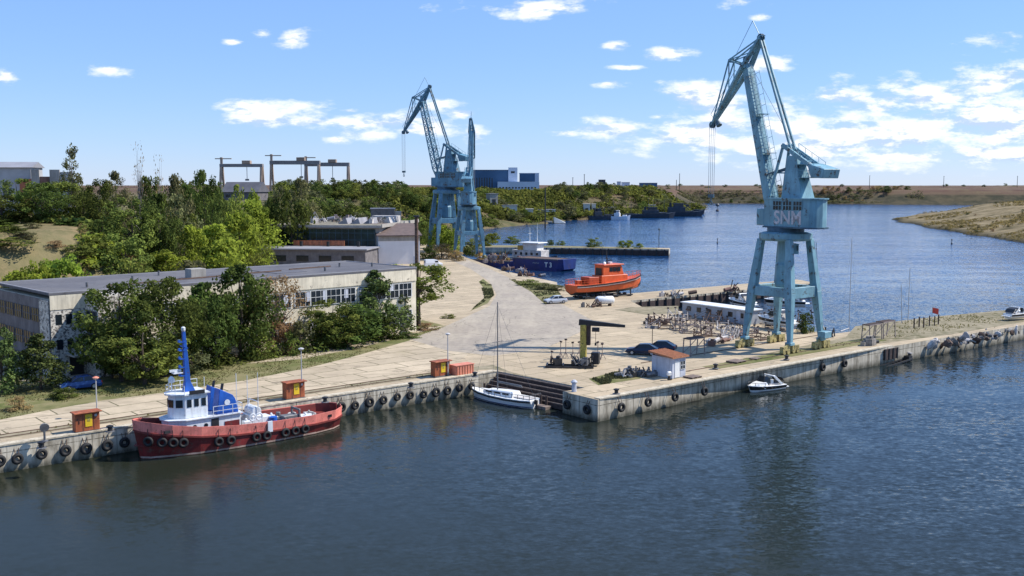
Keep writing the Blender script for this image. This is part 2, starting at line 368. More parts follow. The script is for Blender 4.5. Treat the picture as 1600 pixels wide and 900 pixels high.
# gusts and calm streaks; the basin under the quay lies in the lee
lee = mrange(mt('ADD', mt('MULTIPLY', sp.outputs['X'], .85), mt('MULTIPLY', sp.outputs['Y'], .42)), 0, 85, .33, 1.0)
big3 = noise(nt, wcoords(nt, (.35, 1.2, 1), (0, 0, R(-15))), .085, 4, .65)
amp = mt('MULTIPLY', mrange(mt('ADD', mt('MULTIPLY', big3, .45), mt('ADD', mt('MULTIPLY', big, .3), mt('MULTIPLY', big2, .25))), .40, .60, .35, 1.45), mt('MULTIPLY', lee, mrange(sp.outputs['Y'], 140, 420, 1.0, 1.7)))
am3 = N(nt, 'ShaderNodeCombineXYZ'); nt.links.new(amp, am3.inputs[0]); nt.links.new(amp, am3.inputs[1])
nrm = vm('NORMALIZE', vm('ADD', vm('MULTIPLY', sl_, am3.outputs[0]), (0, 0, 1)), (0, 0, 0))
nt.links.new(nrm, b.inputs['Normal'])
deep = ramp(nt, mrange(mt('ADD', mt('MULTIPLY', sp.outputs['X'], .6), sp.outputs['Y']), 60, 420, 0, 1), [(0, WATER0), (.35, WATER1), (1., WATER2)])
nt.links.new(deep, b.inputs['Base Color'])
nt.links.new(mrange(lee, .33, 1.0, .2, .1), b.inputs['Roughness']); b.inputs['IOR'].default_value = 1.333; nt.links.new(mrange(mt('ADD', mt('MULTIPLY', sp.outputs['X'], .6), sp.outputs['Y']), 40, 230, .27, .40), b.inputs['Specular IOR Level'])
M['water'] = m
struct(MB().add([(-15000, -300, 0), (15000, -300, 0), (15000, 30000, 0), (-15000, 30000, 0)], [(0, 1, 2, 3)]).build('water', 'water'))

# ================================================================ terrain
L1 = [(-3000, -200), (-100, 55), (-47, 93), (-10, 125), (-2, 135), (10, 150), (8, 200), (5, 225), (-6, 262), (-14, 300), (-20, 330), (-28, 370), (-30, 400), (-32, 480), (-18, 575), (10, 650), (45, 735), (100, 810), (161, 897), (205, 1080), (269, 1445), (360, 1420), (502, 1345), (900, 1250), (2500, 1200), (12000, 1500), (16000, 26000), (-16000, 26000), (-16000, -200)]
L2 = [(277, 760), (252, 640), (232, 520), (214, 427), (222, 330), (260, 200), (400, 0), (3000, -200), (9000, 300), (9000, 800), (2000, 1000), (900, 1020), (520, 960), (400, 900), (310, 800)]
UP = [(-200, 60), (-130, 95), (-80, 132), (-70, 142), (-56, 156), (-49, 172), (-60, 205), (-78, 245), (-112, 330), (-120, 390), (-80, 440), (-55, 500), (-30, 580), (2, 655), (38, 742), (93, 818), (154, 906), (198, 1090), (275, 1475), (420, 1420), (505, 1375), (900, 1280), (2500, 1240), (12000, 1600), (16000, 26000), (-16000, 26000), (-16000, 60)]
def sdist(X, Y, poly):
    p = np.array(poly, float); q = np.roll(p, -1, 0); d = np.full(X.shape, 1e9); ins = np.zeros(X.shape, bool)
    for (ax, ay), (bx, by) in zip(p, q):
        ex, ey = bx-ax, by-ay; t = np.clip(((X-ax)*ex+(Y-ay)*ey)/(ex*ex+ey*ey), 0, 1)
        d = np.minimum(d, np.hypot(X-ax-t*ex, Y-ay-t*ey))
        cnd = ((ay > Y) != (by > Y)); xs = ax+(Y-ay)*ex/(ey if ey else 1e-9); ins ^= cnd & (X < xs)
    return np.where(ins, d, -d)
def sst(a, b, x): t = np.clip((x-a)/(b-a), 0, 1); return t*t*(3-2*t)
def vnoise(X, Y, s, seed=0):
    x, y = X/s, Y/s; xi, yi = np.floor(x), np.floor(y); fx, fy = x-xi, y-yi; fx = fx*fx*(3-2*fx); fy = fy*fy*(3-2*fy)
    h = lambda i, j: np.modf(np.abs(np.sin(i*127.1+j*311.7+seed*74.7)*43758.5453))[0]
    return (h(xi, yi)*(1-fx)+h(xi+1, yi)*fx)*(1-fy)+(h(xi, yi+1)*(1-fx)+h(xi+1, yi+1)*fx)*fy
def height(X, Y):
    X = np.asarray(X, float); Y = np.asarray(Y, float)
    wob = np.where(Y > 430, (vnoise(X, Y, 30, 3)-.5)*14, 0)
    d1 = sdist(X, Y, L1)+wob; d2 = sdist(X, Y, L2)+(vnoise(X, Y, 25, 5)-.5)*10; du = sdist(X, Y, UP)
    w = np.where(Y < 260, 24., np.where(Y < 420, 26., np.where(Y < 560, 70., np.where(Y < 1000, 48., 45.))))
    rel = (vnoise(X, Y, 45, 1)-.5)*2.5+(vnoise(X, Y, 12, 2)-.5)*.9+np.where(Y > 1100, (vnoise(X, Y, 420, 8)-.5)*4.0+(vnoise(X, Y, 1900, 9)-.4)*9.0*sst(1300, 2600, Y), 0)
    up = sst(0, 1, du/w)
    h1 = np.where(d1 > 0, np.minimum(2.2, d1*.35)+16.2*up+rel*np.clip(du/20, 0, 1), -3.)
    h1 = np.where((d1 > 0) & (Y > 430), h1+rel*.5*np.clip(d1/15, 0, 1), h1)
    h1 = np.where(d1 > 0, np.minimum(h1+1.6*sst(800, 1500, Y)*up, 23.+4.5*sst(1300, 3500, Y)), h1)
    h2 = np.where(d2 > 0, np.minimum(1.2, d2*.25)+10.5*sst(0, 1, d2/75)+9.0*sst(0, 1, d2/330)+(vnoise(X, Y, 60, 4)-.5)*2.0*np.clip(d2/25, 0, 1)+(vnoise(X, Y, 15, 6)-.5)*.8*np.clip(d2/15, 0, 1), -3.)
    return np.maximum(h1, h2)
def hz(x, y): return float(height(np.array([x]), np.array([y]))[0])
def ray_ground(x, y):
    D = np.geomspace(60, 12000, 1500); d0 = W(x, y, 1.); X = d0.x*D; Z = CH+(d0.z-CH)*D; H = height(X, D); k = np.argmax(H >= Z); return float(D[k])
na_, nr_ = 560, 330
ang = np.linspace(R(-46), R(46), na_); rad = 60*np.power(26000/60, np.linspace(0, 1, nr_))
AA, RR = np.meshgrid(ang, rad); XX = np.sin(AA)*RR; YY = np.cos(AA)*RR; ZZ = height(XX, YY)
idx = np.arange(na_*nr_).reshape(nr_, na_)
quads = np.stack([idx[:-1, :-1], idx[:-1, 1:], idx[1:, 1:], idx[1:, :-1]], -1).reshape(-1, 4)
zq = ZZ.ravel()[quads]; quads = quads[(zq > -2.9).any(1)]
me = bpy.data.meshes.new('terrain'); me.from_pydata(np.stack([XX.ravel(), YY.ravel(), ZZ.ravel()], 1).tolist(), [], quads.tolist()); me.update()
me.polygons.foreach_set('use_smooth', [True]*len(me.polygons))
m, nt, b, _ = newmat('dry_land')
v = wcoords(nt); nA = noise(nt, v, .035, 6, .62); nB = noise(nt, v, .5, 5, .65); nC = noise(nt, wcoords(nt, (.0016, .007, 1), (0, 0, R(-4))), 1, 4, .6)
near_c = mix(nt, ramp(nt, nB, [(.4, G0), (.62, G1)]), (.25, .18, .10), (.11, .10, .045))
near_c = mix(nt, ramp(nt, nA, [(.42, G0), (.6, G1)]), near_c, (.17, .15, .075))
far_c = ramp(nt, nC, [(.30, (.055, .034, .027)), (.44, (.10, .058, .044)), (.53, (.13, .08, .058)), (.60, (.15, .12, .07)), (.70, (.07, .045, .035))])
far_c = mix(nt, ramp(nt, nA, [(.45, G0), (.7, (.55, .55, .55))]), far_c, (.16, .13, .07))
gp = N(nt, 'ShaderNodeNewGeometry'); sp = N(nt, 'ShaderNodeSeparateXYZ'); nt.links.new(gp.outputs['Position'], sp.inputs[0])
def mapr(s, a, b_):
    r_ = N(nt, 'ShaderNodeMapRange'); nt.links.new(s, r_.inputs[0]); r_.inputs[1].default_value = a; r_.inputs[2].default_value = b_; return r_.outputs[0]
fy = mapr(sp.outputs['Y'], 640, 1000)
mid_c = mix(nt, ramp(nt, nA, [(.45, G0), (.62, G1)]), mix(nt, ramp(nt, nB, [(.4, G0), (.62, G1)]), (.06, .068, .026), (.10, .095, .045)), (.16, .125, .07))
near_c = mix(nt, mapr(sp.outputs['Y'], 200, 330), near_c, mid_c)
c = mix(nt, fy, near_c, far_c)
# scrub on the low far bank, straw grass on the right bank
scr = mt('MULTIPLY', fy, mt('SUBTRACT', 1, mapr(sp.outputs['Z'], 11, 15)))
c = mix(nt, scr, c, mix(nt, ramp(nt, noise(nt, v, .05, 5, .7), [(.4, G0), (.6, G1)]), (.035, .036, .022), (.085, .07, .042)))
rb = mt('MULTIPLY', mapr(sp.outputs['X'], 180, 205), mt('SUBTRACT', 1, mapr(sp.outputs['Y'], 1000, 1060)))
straw = ramp(nt, noise(nt, v, .09, 7, .7), [(.36, (.09, .075, .035)), (.48, (.20, .155, .085)), (.68, (.31, .245, .145))])
straw = mix(nt, mt('SUBTRACT', 1, mapr(sp.outputs['Z'], .4, 2.4)), straw, (.07, .06, .035))
c = mix(nt, rb, c, straw)
nt.links.new(c, b.inputs['Base Color']); b.inputs['Roughness'].default_value = .95; b.inputs['Specular IOR Level'].default_value = .1
bump(nt, b, nB, .5, .6)
me.materials.append(m); o = bpy.data.objects.new('terrain', me); COL.objects.link(o); struct(o)

# ================================================================ quay platform and its sheets
PLAT = [tuple(Q0-EQ*70)[:2], tuple(Q0)[:2], (-1.7, 123.7), (8.2, 113.4), (5.6, 111.2), (9.1, 106.8), (28.5, 124.0), (54.5, 143.8), (84.2, 166), (96, 173), (125, 186), (150, 200), (150, 222), (120, 207), (92.2, 184), (61.9, 163.7), (48.9, 155.4), (42.5, 164), (40, 176), (24.5, 189), (23.3, 201), (52.5, 223.5), (71, 238), (69, 247), (54, 236), (24, 214), (17, 225), (9, 231), (0, 262), (-9, 300), (-16, 330), (-22, 366), (-20, 378), (16.4, 375.5), (56, 365), (57.5, 372), (16.4, 386), (-22, 392), (-45, 398), (-75, 345), (-62, 170), (-78, 134), (-140, 92), (-150, 40)]
def concrete(name, base, joint, sx_, sy_, rot, var=.2, mortar=.035):
    m, nt, b, _ = newmat(name)
    v = wcoords(nt, (1, 1, 1), (0, 0, rot)); n1 = noise(nt, wcoords(nt), .16, 6, .62); n2 = noise(nt, wcoords(nt), 1.6, 5, .65)
    br = N(nt, 'ShaderNodeTexBrick'); nt.links.new(v, br.inputs['Vector'])
    br.inputs['Scale'].default_value = 1; br.inputs['Brick Width'].default_value = sx_; br.inputs['Row Height'].default_value = sy_
    br.inputs['Mortar Size'].default_value = mortar; br.inputs['Mortar Smooth'].default_value = .4; br.inputs['Bias'].default_value = 0; br.offset = .35
    br.inputs['Color1'].default_value = (*(x*1.08 for x in base), 1); br.inputs['Color2'].default_value = (*(x*.88 for x in base), 1); br.inputs['Mortar'].default_value = (*joint, 1)
    c = mix(nt, ramp(nt, n1, [(.38, G0), (.68, (.75, .75, .75))]), br.outputs[0], tuple(x*.68 for x in base))
    c = mix(nt, ramp(nt, n2, [(.52, G0), (.72, (.5, .5, .5))]), c, tuple(x*.62 for x in base))
    # weeds and dirt spreading from the joints
    jm = N(nt, 'ShaderNodeMath', operation='MULTIPLY'); nt.links.new(br.outputs['Fac'], jm.inputs[0]); nt.links.new(ramp(nt, n2, [(.4, G0), (.55, G1)]), jm.inputs[1])
    c = mix(nt, jm.outputs[0], c, (.085, .085, .035))
    n5 = noise(nt, wcoords(nt, (.25, 1, 1), (0, 0, rot)), .9, 5, .7); c = mix(nt, ramp(nt, n5, [(.5, G0), (.66, (.55, .55, .55))]), c, (.26, .21, .15))
    n6 = noise(nt, wcoords(nt), .35, 6, .75); c = mix(nt, ramp(nt, n6, [(.60, G0), (.66, (.7, .7, .7))]), c, (.15, .125, .09))
    n3 = noise(nt, wcoords(nt), .07, 5, .7)
    c = mix(nt, ramp(nt, n3, [(.60, G0), (.70, (.8, .8, .8))]), c, (.27, .225, .14))
    nt.links.new(c, b.inputs['Base Color']); b.inputs['Roughness'].default_value = .92; b.inputs['Specular IOR Level'].default_value = .2
    bump(nt, b, n2, .25, .05); return m
M['quay_top'] = concrete('quay_slabs', (.47, .378, .258), (.11, .10, .07), 5.5, 3.2, -AP, mortar=.065)
M['quay_slab'] = concrete('quay_road_slabs', (.50, .41, .29), (.09, .08, .06), 6.0, 3.4, -AQ, mortar=.10)
# vertical quay faces: stained concrete
m, nt, b, _ = newmat('quay_wall_concrete')
g = N(nt, 'ShaderNodeNewGeometry'); sp = N(nt, 'ShaderNodeSeparateXYZ'); nt.links.new(g.outputs['Position'], sp.inputs[0])
n1 = noise(nt, wcoords(nt, (1, 1, .35)), .8, 6, .65); n2 = noise(nt, wcoords(nt, (1, 1, .5)), 2.5, 5)
c = ramp(nt, n1, [(.34, (.20, .175, .13)), (.48, (.46, .41, .32)), (.62, (.60, .54, .43)), (.75, (.68, .62, .51))])
wl = N(nt, 'ShaderNodeMapRange'); nt.links.new(sp.outputs['Z'], wl.inputs[0]); wl.inputs[1].default_value = .15; wl.inputs[2].default_value = .95; wl.inputs[3].default_value = 1; wl.inputs[4].default_value = 0
ad = N(nt, 'ShaderNodeMath', operation='MULTIPLY'); nt.links.new(wl.outputs[0], ad.inputs[0]); nt.links.new(ramp(nt, n2, [(.2, (.5, .5, .5)), (.6, G1)]), ad.inputs[1])
jt = N(nt, 'ShaderNodeTexBrick'); cmb = N(nt, 'ShaderNodeCombineXYZ'); dt = N(nt, 'ShaderNodeVectorMath', operation='DOT_PRODUCT'); nt.links.new(g.outputs['Position'], dt.inputs[0]); dt.inputs[1].default_value = (.77, .64, 0)
nt.links.new(dt.outputs['Value'], cmb.inputs[0]); nt.links.new(sp.outputs['Z'], cmb.inputs[1]); nt.links.new(cmb.outputs[0], jt.inputs['Vector']); jt.offset = 0
jt.inputs['Scale'].default_value = 1; jt.inputs['Brick Width'].default_value = 4.2; jt.inputs['Row Height'].default_value = 1.75; jt.inputs['Mortar Size'].default_value = .05; jt.inputs['Mortar Smooth'].default_value = .3
jf = N(nt, 'ShaderNodeMath', operation='MULTIPLY'); nt.links.new(jt.outputs['Fac'], jf.inputs[0]); nt.links.new(ramp(nt, n2, [(.3, (.2, .2, .2)), (.6, G1)]), jf.inputs[1])
c = mix(nt, jf.outputs[0], c, (.10, .085, .06))
c = mix(nt, ad.outputs[0], c, (.045, .045, .03))
ns = noise(nt, wcoords(nt, (2.5, 2.5, .08)), 1, 4); c = mix(nt, ramp(nt, ns, [(.5, G0), (.68, (.65, .65, .65))]), c, (.12, .10, .07))
nt.links.new(c, b.inputs['Base Color']); b.inputs['Roughness'].default_value = .95; bump(nt, b, n2, .4, .06)
M['quay_wall'] = m
o = MB().poly(PLAT, -2.5, 2.4).build('quay', 'quay_top'); o.data.materials.append(M['quay_wall'])
for p in o.data.polygons:
    if abs(p.normal.z) < .5: p.material_index = 1
struct(o)
def noise3(nt, sc):
    n = N(nt, 'ShaderNodeTexNoise'); n.inputs['Scale'].default_value = sc; nt.links.new(wcoords(nt), n.inputs['Vector']); return n.outputs['Color']
def vmx(nt, a, b_, k):
    n = N(nt, 'ShaderNodeVectorMath', operation='MULTIPLY_ADD'); nt.links.new(b_, n.inputs[0]); n.inputs[1].default_value = (k, k, k); nt.links.new(a, n.inputs[2]); return n.outputs[0]
def sheet(name, pts, z, mat):
    return struct(MB().poly(pts, z).build(name, mat))
def px(*pts): return [P(x, y)[:2] for x, y in pts]
q = lambda s, t: tuple((Q0+EQ*s-NQ*t))[:2]          # along the quay edge, metres inland
kq = lambda s, t: tuple((KP+EP*s-NP*t))[:2]
INN = px((700, 510), (640, 532), (560, 555), (485, 574), (385, 594), (260, 613), (160, 626), (80, 640), (0, 656))+[q(-30, 8.5), q(-68, 8)]
sheet('quay_road', [q(-68, 4.6), q(46, 4.6), q(57, 9), P(740, 548)[:2]]+INN, 2.404, 'quay_slab')
# asphalt road curving inland
m, nt, b, _ = newmat('worn_asphalt')
n1 = noise(nt, wcoords(nt), .12, 6, .65); n2 = noise(nt, wcoords(nt), 1.2, 6, .7)
c = mix(nt, ramp(nt, n1, [(.4, G0), (.62, G1)]), (.30, .255, .205), (.38, .325, .25)); c = mix(nt, ramp(nt, n2, [(.45, G0), (.65, (.6, .6, .6))]), c, (.21, .18, .145))
vo = N(nt, 'ShaderNodeTexVoronoi', feature='DISTANCE_TO_EDGE'); vo.inputs['Scale'].default_value = .16; wv = vmx(nt, wcoords(nt), noise3(nt, .5), 1.6); nt.links.new(wv, vo.inputs['Vector'])
c = mix(nt, ramp(nt, vo.outputs[0], [(0, (.75, .75, .75)), (.012, G0)]), c, (.09, .08, .055))
n4 = noise(nt, wcoords(nt, (1, .12, 1), (0, 0, R(28))), .5, 4); c = mix(nt, ramp(nt, n4, [(.5, G0), (.68, (.5, .5, .5))]), c, (.42, .36, .275))
nt.links.new(c, b.inputs['Base Color']); b.inputs['Roughness'].default_value = .95; bump(nt, b, n2, .2, .05); M['asphalt'] = m
m, nt, b, _ = newmat('roof_felt_strips')
br = N(nt, 'ShaderNodeTexBrick'); nt.links.new(wcoords(nt, (1, 1, 1), (0, 0, -.7674)), br.inputs['Vector']); br.offset = .4
for k_, v_ in (('Scale', 1), ('Brick Width', 13.), ('Row Height', 1.6), ('Mortar Size', .06), ('Mortar Smooth', .4)): br.inputs[k_].default_value = v_
br.inputs['Color1'].default_value = (.125, .125, .14, 1); br.inputs['Color2'].default_value = (.105, .105, .12, 1); br.inputs['Mortar'].default_value = (.055, .055, .06, 1)
n1 = noise(nt, wcoords(nt), .12, 6, .7); n2 = noise(nt, wcoords(nt), .8, 5, .7)
c = mix(nt, ramp(nt, n1, [(.42, G0), (.62, (.8, .8, .8))]), br.outputs[0], (.155, .15, .155)); c = mix(nt, ramp(nt, n2, [(.55, G0), (.7, (.6, .6, .6))]), c, (.06, .058, .055))
nt.links.new(c, b.inputs['Base Color']); b.inputs['Roughness'].default_value = .92; b.inputs['Specular IOR Level'].default_value = .15; M['roof_strips'] = m
sheet('asphalt_road', px((640, 530), (700, 548), (770, 556), (850, 545), (905, 520), (925, 500), (900, 487), (872, 472), (835, 455), (800, 436), (765, 420), (735, 408), (712, 398), (690, 400), (735, 420), (765, 440), (776, 460), (765, 478), (735, 492), (700, 508)), 2.408, 'asphalt')
# dirt / grass ground
def groundmat(name, a, b_, c3, sc=.5):
    m, nt, b, _ = newmat(name); n1 = noise(nt, wcoords(nt), sc, 6, .68); n2 = noise(nt, wcoords(nt), sc*.22, 5, .6)
    c = ramp(nt, n1, [(.34, a), (.5, b_), (.66, c3)]); c = mix(nt, ramp(nt, n2, [(.4, G0), (.62, (.7, .7, .7))]), c, c3)
    nt.links.new(c, b.inputs['Base Color']); b.inputs['Roughness'].default_value = .97; b.inputs['Specular IOR Level'].default_value = .1; bump(nt, b, n1, .6, .12); return m
M['verge'] = groundmat('dry_verge', (.065, .085, .026), (.12, .13, .045), (.22, .19, .10))
M['sand'] = groundmat('sandy_soil', (.24, .2, .14), (.36, .30, .21), (.44, .375, .27), .8)
M['weedy'] = groundmat('weedy_gravel', (.085, .088, .036), (.19, .165, .105), (.31, .265, .185), .9)
sheet('verge', INN[::-1]+[P(660, 500)[:2], (-19, 152), (-34, 137), (-50, 120), (-60, 116), (-85, 100), (-130, 70)], 2.406, 'verge')
sheet('dirt_path', px((470, 561), (560, 544), (640, 524), (698, 508), (655, 513), (560, 535), (470, 553), (380, 569)), 2.412, 'sand')
sheet('weed_strip', [q(-68, 2.7), q(50, 2.7), q(54.5, 3.4), q(50, 4.5), q(-68, 4.5)], 2.412, 'weedy')
sheet('weed_island', px((672, 582), (770, 570), (800, 582), (880, 600), (905, 606), (880, 600), (770, 577)), 2.416, 'weedy')
sheet('roundabout_verge', px((735, 486), (762, 474), (772, 460), (768, 446), (755, 436), (748, 440), (757, 452), (756, 466), (742, 478)), 2.414, 'verge')
sheet('shore_verge', px((795, 436), (868, 448), (880, 466), (852, 476), (830, 456)), 2.414, 'verge')
sheet('back_verge', px((985, 480), (1060, 478), (1060, 490), (1010, 492), (960, 484)), 2.414, 'weedy')
sheet('pier_weeds', px((920, 592), (962, 580), (1010, 584), (1000, 592), (935, 602)), 2.412, 'verge')
sheet('pier_verge', [kq(30, 4.5), kq(52, 4), kq(60, 2.2), kq(75, .6), kq(98, .2), kq(118, .6), kq(116, 9), kq(95, 13), kq(72, 15), kq(60, 9), kq(40, 7.5), kq(30, 6.5)], 2.412, 'weedy')
sheet('rail_grass', [kq(24, 3.9), kq(40, 3.6), kq(62, 3.4), kq(62, 6.6), kq(40, 6.6), kq(24, 6.2)], 2.416, 'verge')
sheet('far_pier_grass', [(-20, 380.5), (16.4, 377), (52, 367.5), (53, 371.5), (16.4, 384.5), (-20, 390)], 2.412, 'verge')
sheet('slipway', px((795, 425), (870, 441), (872, 449), (800, 433)), 2.418, 'quay_slab')
# quay edge beams (slightly proud) and rails
M['edge'] = paint('edge_beam_concrete', (.46, .40, .30), .9, vary=.35, scale=1.6, rust=.45, rustcol=(.2, .175, .12))
e = MB()
for a, b2 in ((Q0-EQ*68, Q0+EQ*56), ):
    e.bar(a-NQ*.38+Vector((0, 0, 2.43)), b2-NQ*.38+Vector((0, 0, 2.43)), .9, .14)
e.bar(KP-NP*.42+EP*.3+Vector((0, 0, 2.43)), KP+EP*58-NP*.5+Vector((0, 0, 2.43)), .9, .14)
struct(e.build('kerb', 'edge'))
r = MB()
for t in (5.2, 12.8): r.bar(Vector((*kq(20, t), 2.43)), Vector((*kq(60, t), 2.43)), .1, .1)
for t in (3.05, 4.2): r.bar(Vector((*q(-60, t), 2.44)), Vector((*q(52, t), 2.44)), .09, .08)
struct(r.build('crane_rails', 'rusty'))
# ================================================================ portal cranes
def portal_crane(label, loc, rail_rot, slew, mat, scale=1., lattice=False, detail=True, text=None, group='portal harbour cranes'):
    t = thing('portal_crane', label, 'crane', loc, 0, group, scale)
    Rr = Matrix.Rotation(rail_rot, 4, 'Z'); Rs = Matrix.Rotation(slew, 4, 'Z')
    def rr(x, y, z): return Rr @ Vector((x, y, z))
    def ss(x, y, z): return Rs @ Vector((x, y, z))
    class SB(MB):      # builder whose points are given in the slewing frame
        def done(s, name, mt_, **k):
            s.v = [tuple(Rs @ Vector(v)) for v in s.v]; return s.build(name, mt_, t, **k)
    # --- portal
    for sx_ in (-1, 1):
        for sy_ in (-1, 1):
            b = MB()
            p0, p1, p2 = rr(3.6*sx_, 3.75*sy_, 1.25), rr(3.0*sx_, 3.1*sy_, 8.0), rr(2.35*sx_, 2.3*sy_, 15.2)
            up = rr(1, 0, 0)
            b.bar(p0, p1, .62, .55, 1.15, 1.0, up=up); b.bar(p1, p2, 1.15, 1.0, .85, .8, up=up)
            b.bar(p0+Vector((0, 0, -.15)), p0+Vector((0, 0, .25)), .95, .95, up=up)
            leg = b.build('leg', mat, t, bev=.04)
            k = MB()
            for d in (-1.05, 1.05):
                c = rr(3.6*sx_+d, 3.75*sy_, .62)
                k.bar(c-rr(.75, 0, -.12), c+rr(.75, 0, .12), .55, .55)
                k.bar(c+Vector((0, 0, .2)), rr(3.6*sx_+d*.15, 3.75*sy_, 1.25), .4, .35)
                for e in (-.45, .45): k.tube(c+rr(e, -.3, -.3), c+rr(e, .3, -.3), .33, n=12)
            k.build('bogie', 'bogie', leg)
    for sy_ in (-1, 1):
        MB().bar(rr(-3.0, 3.1*sy_, 8.0), rr(3.0, 3.1*sy_, 8.0), .7, 1.5).build('cross_beam', mat, t, bev=.04)
    for sx_ in (-1, 1):
        MB().bar(rr(3.0*sx_, -3.1, 8.05), rr(3.0*sx_, 3.1, 8.05), .7, 1.3).build('cross_beam', mat, t, bev=.04)
    MB().lathe((0, 0, 0), [(3.3, 15.0), (3.6, 15.3), (3.6, 16.0), (2.9, 16.2)], 24).build('portal_ring', mat, t)
    cl = MB().lathe((0, 0, 0), [(1.15, 8.6), (1.3, 9.0), (1.3, 11.6), (1.05, 12.0), (1.05, 15.0)], 16).build('central_column', mat, t)
    cb_ = MB().bar(rr(-.2, -1.2, 13.2), rr(-.2, -1.2, 14.6), 1.7, 1.5); cb_.build('operator_platform', mat, cl)
    MB().bar(rr(-.2, -1.97, 13.7), rr(-.2, -1.97, 14.4), 1.3, .05).build('window', 'glass', cl)
    lad = MB()
    a, b2 = rr(3.75, -3.3, 2.6), rr(2.95, -2.75, 14.8)
    for o_ in (-.2, .2): lad.bar(a+rr(0, o_, 0), b2+rr(0, o_, 0), .06)
    for i in range(26):
        c = a.lerp(b2, i/25.); lad.bar(c+rr(0, -.2, 0), c+rr(0, .2, 0), .05)
    lad.build('ladder', mat, t)
    MB().bar(rr(2.7, -4.35, 2.0), rr(4.3, -4.35, 2.0), 1.2, .9).build('cable_box', mat, t, bev=.05)
    # --- slewing part
    MB().lathe((0, 0, 0), [(2.5, 16.2), (2.5, 16.75), (1.9, 17.0)], 20).build('slewing_ring', 'crane_dark', t)
    pts = [(2.1, -2.1), (2.1, 2.1), (-4.7, 2.1), (-5.7, 1.7), (-6.3, .9), (-6.5, 0), (-6.3, -.9), (-5.7, -1.7), (-4.7, -2.1)]
    h = SB().poly(pts, 17.0, 20.7); mh = h.done('machine_house', mat)
    SB().poly([(x*1.03-.05, y*1.06) for x, y in pts], 20.7, 20.86).done('house_roof', mat)
    SB().poly([(x*1.04-.05, y*1.10) for x, y in pts], 16.78, 17.0).done('house_floor', 'crane_dark')
    for y_ in (2.1, -2.1):
        for i in range(3):
            w = SB().box((-.35-1.85*i, y_, 19.85), (1.55, .06, 1.15)); w.done('window', 'glass')
            f = SB()
            for dx in (-.78, -.26, .26, .78): f.box((-.35-1.85*i+dx, y_+math.copysign(.04, y_), 19.85), (.08, .05, 1.2))
            f.box((-.35-1.85*i, y_+math.copysign(.05, y_), 19.85), (1.6, .04, .07)); f.done('window_frame', mat)
    if text:
        for y_, sgn in ((2.1, 1),):
            pos = ss(-2.3, y_+.03, 17.4)
            letters(text, 2.5, t, pos, (R(90), 0, slew+R(180)), 'lettering')
    # driver cab at the front, left of the jib
    SB().box((2.8, 1.35, 18.2), (1.5, 1.6, 2.3)).done('driver_cab', mat, bev=.1)
    SB().box((3.57, 1.35, 18.5), (.05, 1.3, 1.1)).done('cab_window', 'glass')
    # tower (A frame): tapered box + sloping legs
    SB().loft([[(x, y, z) for x, y in ((x1, -w_), (x1, w_), (x0, w_), (x0, -w_))] for z, x0, x1, w_ in ((20.8, -3.9, -.3, 1.3), (24.2, -2.9, -.5, 1.0), (26.6, -2.3, -.7, .75))]).done('tower', mat, bev=.05)
    a_ = SB()
    for y_ in (-1, 1): a_.bar((2.0, y_*1.35, 20.8), (.3, y_*.6, 28.0), .32, .32); a_.bar((-2.2, y_*.65, 26.4), (.3, y_*.6, 28.0), .3, .3)
    a_.bar((.3, -.9, 28), (.3, .9, 28), .3, .3); a_.bar((1.2, -.95, 24.3), (1.2, .95, 24.3), .18, .18); a_.done('tower_frame', mat)
    pl = SB()
    pl.box((-3.9, 0, 23.6), (1.9, 2.2, .08)); pl.box((-3.3, 0, 25.4), (1.6, 2.0, .08))
    for y_ in (-1.05, 1.05):
        for x_ in (-4.8, -3.9, -3.0): pl.bar((x_, y_, 23.6), (x_, y_, 24.6), .05)
        pl.bar((-4.8, y_, 24.6), (-3.0, y_, 24.6), .05); pl.bar((-4.8, y_, 24.1), (-3.0, y_, 24.1), .04)
    pl.bar((-4.8, -1.05, 24.6), (-4.8, 1.05, 24.6), .05); pl.bar((-3.4, 0, 23.6), (-2.9, 0, 22.6), .15); pl.done('walkway', mat)
    # counterweight lever
    cw = SB()
    for y_ in (-.75, .75): cw.bar((.3, y_, 28.1), (-6.0, y_*1.2, 24.6), .28, .55)
    for x_ in (-1.6, -3.8): cw.bar((x_, -.8, 28.1-.555*(.3-x_)), (x_, .8, 28.1-.555*(.3-x_)), .25, .3)
    cwo = cw.done('counterweight_lever', mat)
    w = SB().loft([[(x, y, z) for x, z in ((-4.9, 25.5), (-7.9, 24.7), (-7.6, 23.5), (-5.6, 23.6))] for y in (-1.55, 1.55)])
    w.done('counterweight', mat, bev=.06)
    rl = SB()
    for y_ in (-1.4, 1.4):
        for k in range(5): x_ = -1.0-k*1.2; z_ = 27.4-.555*(k*1.2+.2); rl.bar((x_, y_*.8, z_), (x_+.1, y_*.8, z_+1), .05)
        rl.bar((-1.0, y_*.8, 28.3), (-5.8, y_*.8, 25.63), .05)
    rl.done('railing', mat)
    # jib
    f0, f1 = Vector((2.2, 0, 18.3)), Vector((8.2, 0, 39.4)); up = (0, 1, 0)
